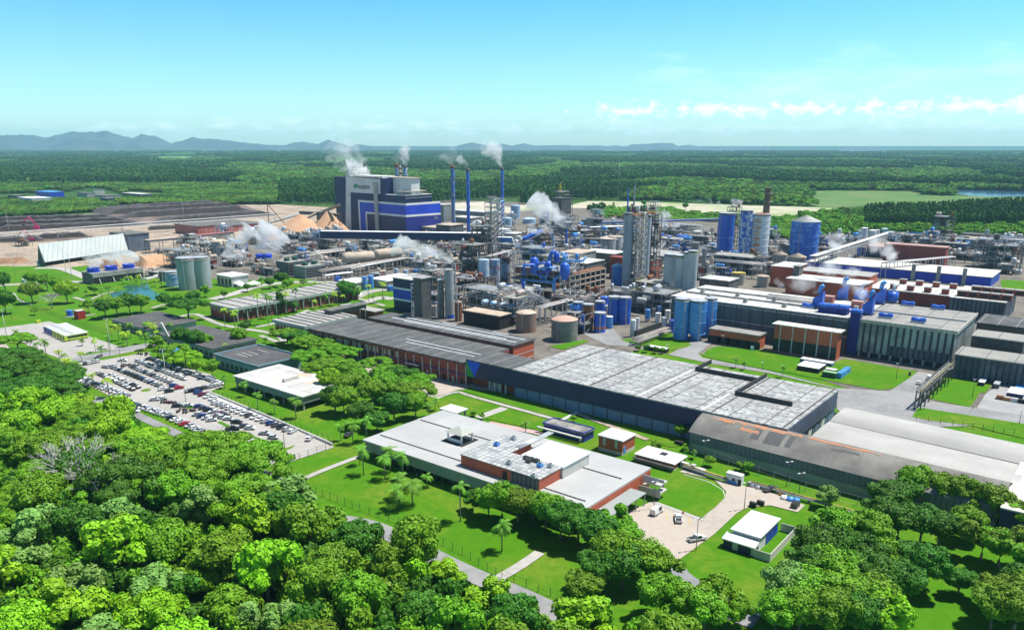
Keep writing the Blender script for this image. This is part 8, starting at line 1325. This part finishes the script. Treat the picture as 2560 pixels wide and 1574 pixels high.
# ---- far woods: too many to count
def far_woods():
    variants = []; c = bpy.data.collections.new('wood_crowns')
    def crown(seed, kind):
        rr = random.Random(seed); mb = MB()
        if kind != 1: lobes = [(0,0,6,3.2,.9)]+[(3*cos(a), 3*sin(a), 5.5+rr.uniform(-1.5,2), rr.uniform(1.3,2), .9) for a in [rr.random()*6.28 for _ in range(9)]]; leaf_cloud(mb, lobes, 170, 1.05, rr); inner(mb, lobes)
        else:
            lobes = [(rr.uniform(-.8,.8), rr.uniform(-.8,.8), 5+k*2.1, 2.0-.2*k, 1.2) for k in range(5)]; leaf_cloud(mb, lobes, 110, .95, rr); inner(mb, lobes)
        o = mb.build('wood_crown', [MATS.get('far_leaf%d' % kind) or fm[kind]]); COL.objects.unlink(o); c.objects.link(o); variants.append(o)
    fm = [M('far_leaf0', (.042, .115, .014), (.115, .225, .025), ns=.010, lo=.40, hi=.62, rough=.8, spec=.1, jitter=.7, detail=3), M('far_leaf1', (.028, .09, .016), (.055, .145, .02), ns=.006, lo=.42, hi=.6, rough=.8, spec=.1, jitter=.35, detail=2), M('far_leaf2', (.07, .20, .01), (.12, .27, .015), ns=.02, rough=.8, spec=.1, jitter=.5, detail=3)]
    for s_ in range(3): crown(70+s_, 0)
    for s_ in range(2): crown(90+s_, 1)
    for s_ in range(2): crown(60+s_, 2)
    fields = [[px(*q) for q in pts] for pts in (
        [('d',440,665),('d',1400,672),('d',1440,705),('d',1760,720),('d',1760,658),('d',1900,660),('d',2420,672),('d',3300,690),('d',3300,835),('d',2420,825),('d',1900,850),('d',1500,880),('d',900,890),('d',600,860),('d',380,780)],
        [('a',1200,345),('a',1850,343),('a',1850,380),('a',1400,378)], [('a',960,432),('a',1100,430),('a',1100,450),('a',970,450)], [('a',1715,480),('a',1860,480),('a',1870,508),('a',1750,508)], [('b',130,432),('b',570,430),('b',560,455),('b',250,458)], [('b',1600,467),('b',1790,470),('b',1780,500),('b',1640,500)],
        [('a',380,655),('a',600,655),('a',620,690),('a',820,640),('a',990,645),('a',1180,700),('a',1220,670),('a',1560,690),('a',1560,730),('a',1150,745),('a',980,765),('a',360,760),('a',-200,760),('a',-200,700),('a',390,690)],
        [('c',480,760),('c',1400,762),('c',2060,790),('d',800,830),('d',920,880),('d',100,930),('c',1640,880),('c',1500,845),('c',560,835)],
        [('b',1740,780),('b',2500,740),('b',2500,900),('b',1740,900)])]
    low = [(-2600,560),(-300,552),(70,542),(75,541),(262,528),(305,513),(700,511),(840,518),(1100,508),(1280,512),(1430,512),(1460,522),(1490,545),(1800,555),(1960,600),(2045,602),(2160,585),(2560,598),(3200,625),(5200,700)]
    def ylow(x):
        for (x0, y0), (x1, y1) in zip(low, low[1:]):
            if x0 <= x <= x1: return y0+(y1-y0)*(x-x0)/(x1-x0)
        return 520
    pts = []; sc = []; idx = []; rot = []; rr = random.Random(4); Z = 560.0
    near_p = []
    while Z < 11500:
        s = max(7.4, Z*.0075); hw = Z*.78+60; x = -hw
        while x < hw:
            X = x+rr.uniform(-.45, .45)*s; Y = Z+rr.uniform(-.5, .5)*s; x += s
            P = proj(X, Y, 0)
            if P[1] > ylow(P[0]) or (P[1] > 500 and P[0] > 440 and P[0] < 840 and P[1] > 512): continue
            if any(inside(P, f) for f in fields): 
                continue
            band = noise.noise(Vector((X*.0016, Y*.0009, 2)))+.35*noise.noise(Vector((X*.006, Y*.004, 5)))
            plant = band > .02 and Y > 1050
            if 2160 < P[0] < 2700 and 525 < P[1] < 575: plant = True
            if 1460 < P[0] < 2050 and P[1] > 515 and rr.random() < .15: continue
            gap = noise.noise(Vector((X*.01, Y*.01, 8)))
            if not plant and gap > .42: continue
            k = s/7.4; h_ = (1.15 if plant else rr.uniform(.75, 1.3))*k**.35
            scrub = not plant and (1440 < P[0] < 2100 and P[1] > 513 or P[0] >= 2000 and P[1] > 556 or rr.random() < .12)
            if 1440 < P[0] < 2000 and P[1] > 513: h_ *= .5
            if P[0] < 700 and P[1] > 462: plant = False; h_ *= .62
            pts.append((X, Y, 0)); w_ = k*(.95 if plant else rr.uniform(.9, 1.45)); sc.append((w_, w_, h_)); idx.append(5+rr.randrange(2) if scrub else 3+rr.randrange(2) if plant else rr.randrange(3)); rot.append((0, 0, rr.random()*6.28))
        Z += s*.86
    gn_scatter('distant_woods', c, pts, sc, rot, idx, 'dark woods and tree plantations stretching behind the mill to the horizon', 'woods'); print('far woods', len(pts))
far_woods()
# ================================================================ STEAM
def steam_mat(name, dens, col=(1,1,1), sc=.12, soft=.12):
    m = bpy.data.materials.new(name); m.use_nodes = True; t = m.node_tree; t.nodes.clear(); o = t.nodes.new('ShaderNodeOutputMaterial'); v = t.nodes.new('ShaderNodeVolumePrincipled'); v.inputs['Color'].default_value = (*col, 1); v.inputs['Anisotropy'].default_value = .2
    g = t.nodes.new('ShaderNodeNewGeometry'); n = t.nodes.new('ShaderNodeTexNoise'); n.inputs['Scale'].default_value = sc; n.inputs['Detail'].default_value = 4; t.links.new(g.outputs['Position'], n.inputs[0]); r = t.nodes.new('ShaderNodeMapRange'); r.inputs[1].default_value = .43; r.inputs[2].default_value = .43+soft; r.inputs[4].default_value = dens; t.links.new(n.outputs[0], r.inputs[0]); t.links.new(r.outputs[0], v.inputs['Density']); t.links.new(v.outputs[0], o.inputs['Volume'])
    try: m.cycles.volume_sampling = 'MULTIPLE_IMPORTANCE'
    except Exception: pass
    return m
SM = dict(d=steam_mat('dense_steam', .22, sc=.085, soft=.22), m=steam_mat('steam', .10, sc=.09, soft=.16), t=steam_mat('thin_steam', .045, (.92,.96,1), sc=.06, soft=.25))
def plume(label, t, base, pts, r0, r1, kind, z0=None, seed=0, dy=0):
    """a drifting plume from the vent at photo point base (height z0) through photo points at the same distance"""
    P = G(t, *base, z0); Z = depth(P)+dy; sc_ = Z/F
    def at(x, y): X, Y = px(t, x, y); u = (X-1280)/F; v = (Y-Y0)/F; return Vector((u*Z, Z*CP-v*Z*SP, H-(v*CP+SP)*Z))
    Q = [at(*p) for p in [base]+list(pts)]; Q2 = []
    for a, b in zip(Q, Q[1:]):
        for k in range(5): Q2.append(a.lerp(b, k/5))
    Q2.append(Q[-1]); n = len(Q2)-1; m = MB(); s = TL[t][2]; N_ = 14; m.tube([q-Q[0] for q in Q2], 1, N_)
    for i in range(n+1):
        f = i/n; rr_ = 1.35*(r0+(r1-r0)*f**.8)/s*sc_; rr_ *= (1 if i < n else .25)
        for k in range(N_):
            c = Q2[i]-Q[0]; d = Vector(m.v[i*N_+k])-c; w = 1+.75*noise.noise(d*1.3+Vector((i*.5, seed, 0))); m.v[i*N_+k] = tuple(c+d*rr_*w)
    q = m.build('steam_plume', SM[kind], None, Q[0]); bm = bmesh.new(); bm.from_mesh(q.data); bmesh.ops.recalc_face_normals(bm, faces=bm.faces); bm.to_mesh(q.data); bm.free(); return tag(q, label, 'steam', kind='stuff')
for a in [('dense white steam rolling over the boiler house roof','b',(1050,520),[(980,500),(930,450),(870,470)],60,70,'d',66),('thin blue smoke rising above the boiler house','b',(960,470),[(900,380),(830,290),(790,200)],70,130,'t',70),('thin smoke rising from the brown topped chimney','b',(1340,405),[(1325,340),(1310,260)],16,60,'t',80),('thin smoke rising from the mottled chimney','b',(1412,418),[(1405,340),(1392,240)],22,44,'m',80),('thin smoke above the grey spiral chimney','b',(1849,415),[(1840,350),(1790,270)],20,90,'t',80),('wispy smoke leaving the middle blue chimney to the left','b',(1998,445),[(1960,400),(1900,350)],12,34,'m',80),('white smoke leaning left from the tallest blue chimney','b',(2325,440),[(2300,360),(2250,290),(2140,210)],14,70,'m',80),
  ('big white steam cloud above the blue fan rings','f',(80,100),[(90,40),(130,-40),(190,-130)],95,110,'d',12),('faint steam drifting right of the pale blue grey tank','a',(2240,1290),[(2200,1200),(2340,1090),(2400,1020)],90,70,'m',12),('steam above the blue ringed cooling tower, left fan','e',(915,255),[(910,210),(890,140),(850,100)],45,60,'d',12),('steam above the blue ringed cooling tower, middle fan','e',(1075,240),[(1080,180),(1060,110)],45,70,'d',12),('steam above the blue ringed cooling tower, right fan','e',(1225,225),[(1220,170),(1260,110)],45,60,'d',12),
  ('long white plume blown left from the thin steam pipe','f',(1885,200),[(1750,130),(1560,90),(1400,70),(1310,20)],12,85,'d',30),('small grey steam wisps above the horizontal vessels','f',(1150,80),[(1100,60),(1060,70)],30,36,'m',18),('thick white plume before the dark lattice tower','c',(508,1015),[(470,930),(380,880),(250,800),(170,740)],22,95,'d',42),('white plume leaving the grey vent stack to the left','c',(390,1055),[(330,1035),(230,1020),(140,1010)],14,50,'d',45),('white plume from the short blue steam stack','c',(1582,1005),[(1530,960),(1450,930),(1390,900)],14,55,'d',22),('white puffs above the blue digesters','c',(2020,840),[(1960,810),(1930,780)],14,24,'d',60),('white puff beside the pale mast at the digesters','c',(2175,790),[(2130,775),(2060,780)],24,26,'d',62),
  ('thick plume before the diagonal conveyor','d',(795,1295),[(740,1220),(650,1150),(600,1060)],22,60,'d',10),('loose steam drifting over the royal blue hall','d',(1220,1290),[(1130,1230),(1030,1180),(960,1190)],50,60,'m',16),('loose steam before the royal blue hall','j',(860,330),[(760,290),(600,270),(490,240)],50,60,'m',16),('steam rising over the brick halls','j',(500,480),[(420,420),(250,430),(60,380)],40,55,'m',18),('steam above the machine hall fans','j',(930,510),[(830,480),(720,450),(640,430)],40,50,'m',24),('small steam puff at the left of the royal hall','j',(410,270),[(400,220),(390,190)],24,24,'m',14),('faint bluish smoke above the far sand behind the plant','c',(1880,800),[(1830,760),(1760,730)],30,30,'t',10),('small steam puff beside the stained brick house','j',(150,460),[(100,400),(60,360)],20,24,'m',18)]: plume(*a)
# ================================================================ HAZE
def haze():
    mb = MB(); mb.box(-30000, 30000, -700, 19500, -6, 430); m = bpy.data.materials.new('haze'); m.use_nodes = True; t = m.node_tree; t.nodes.clear()
    o = t.nodes.new('ShaderNodeOutputMaterial'); v = t.nodes.new('ShaderNodeVolumePrincipled'); v.inputs['Color'].default_value = (.42, .78, 1, 1); v.inputs['Density'].default_value = 4.8e-5; v.inputs['Anisotropy'].default_value = .0
    t.links.new(v.outputs[0], o.inputs['Volume']); tag(mb.build('haze', m), 'thin blue haze over the far plain', 'haze', kind='stuff')
haze()
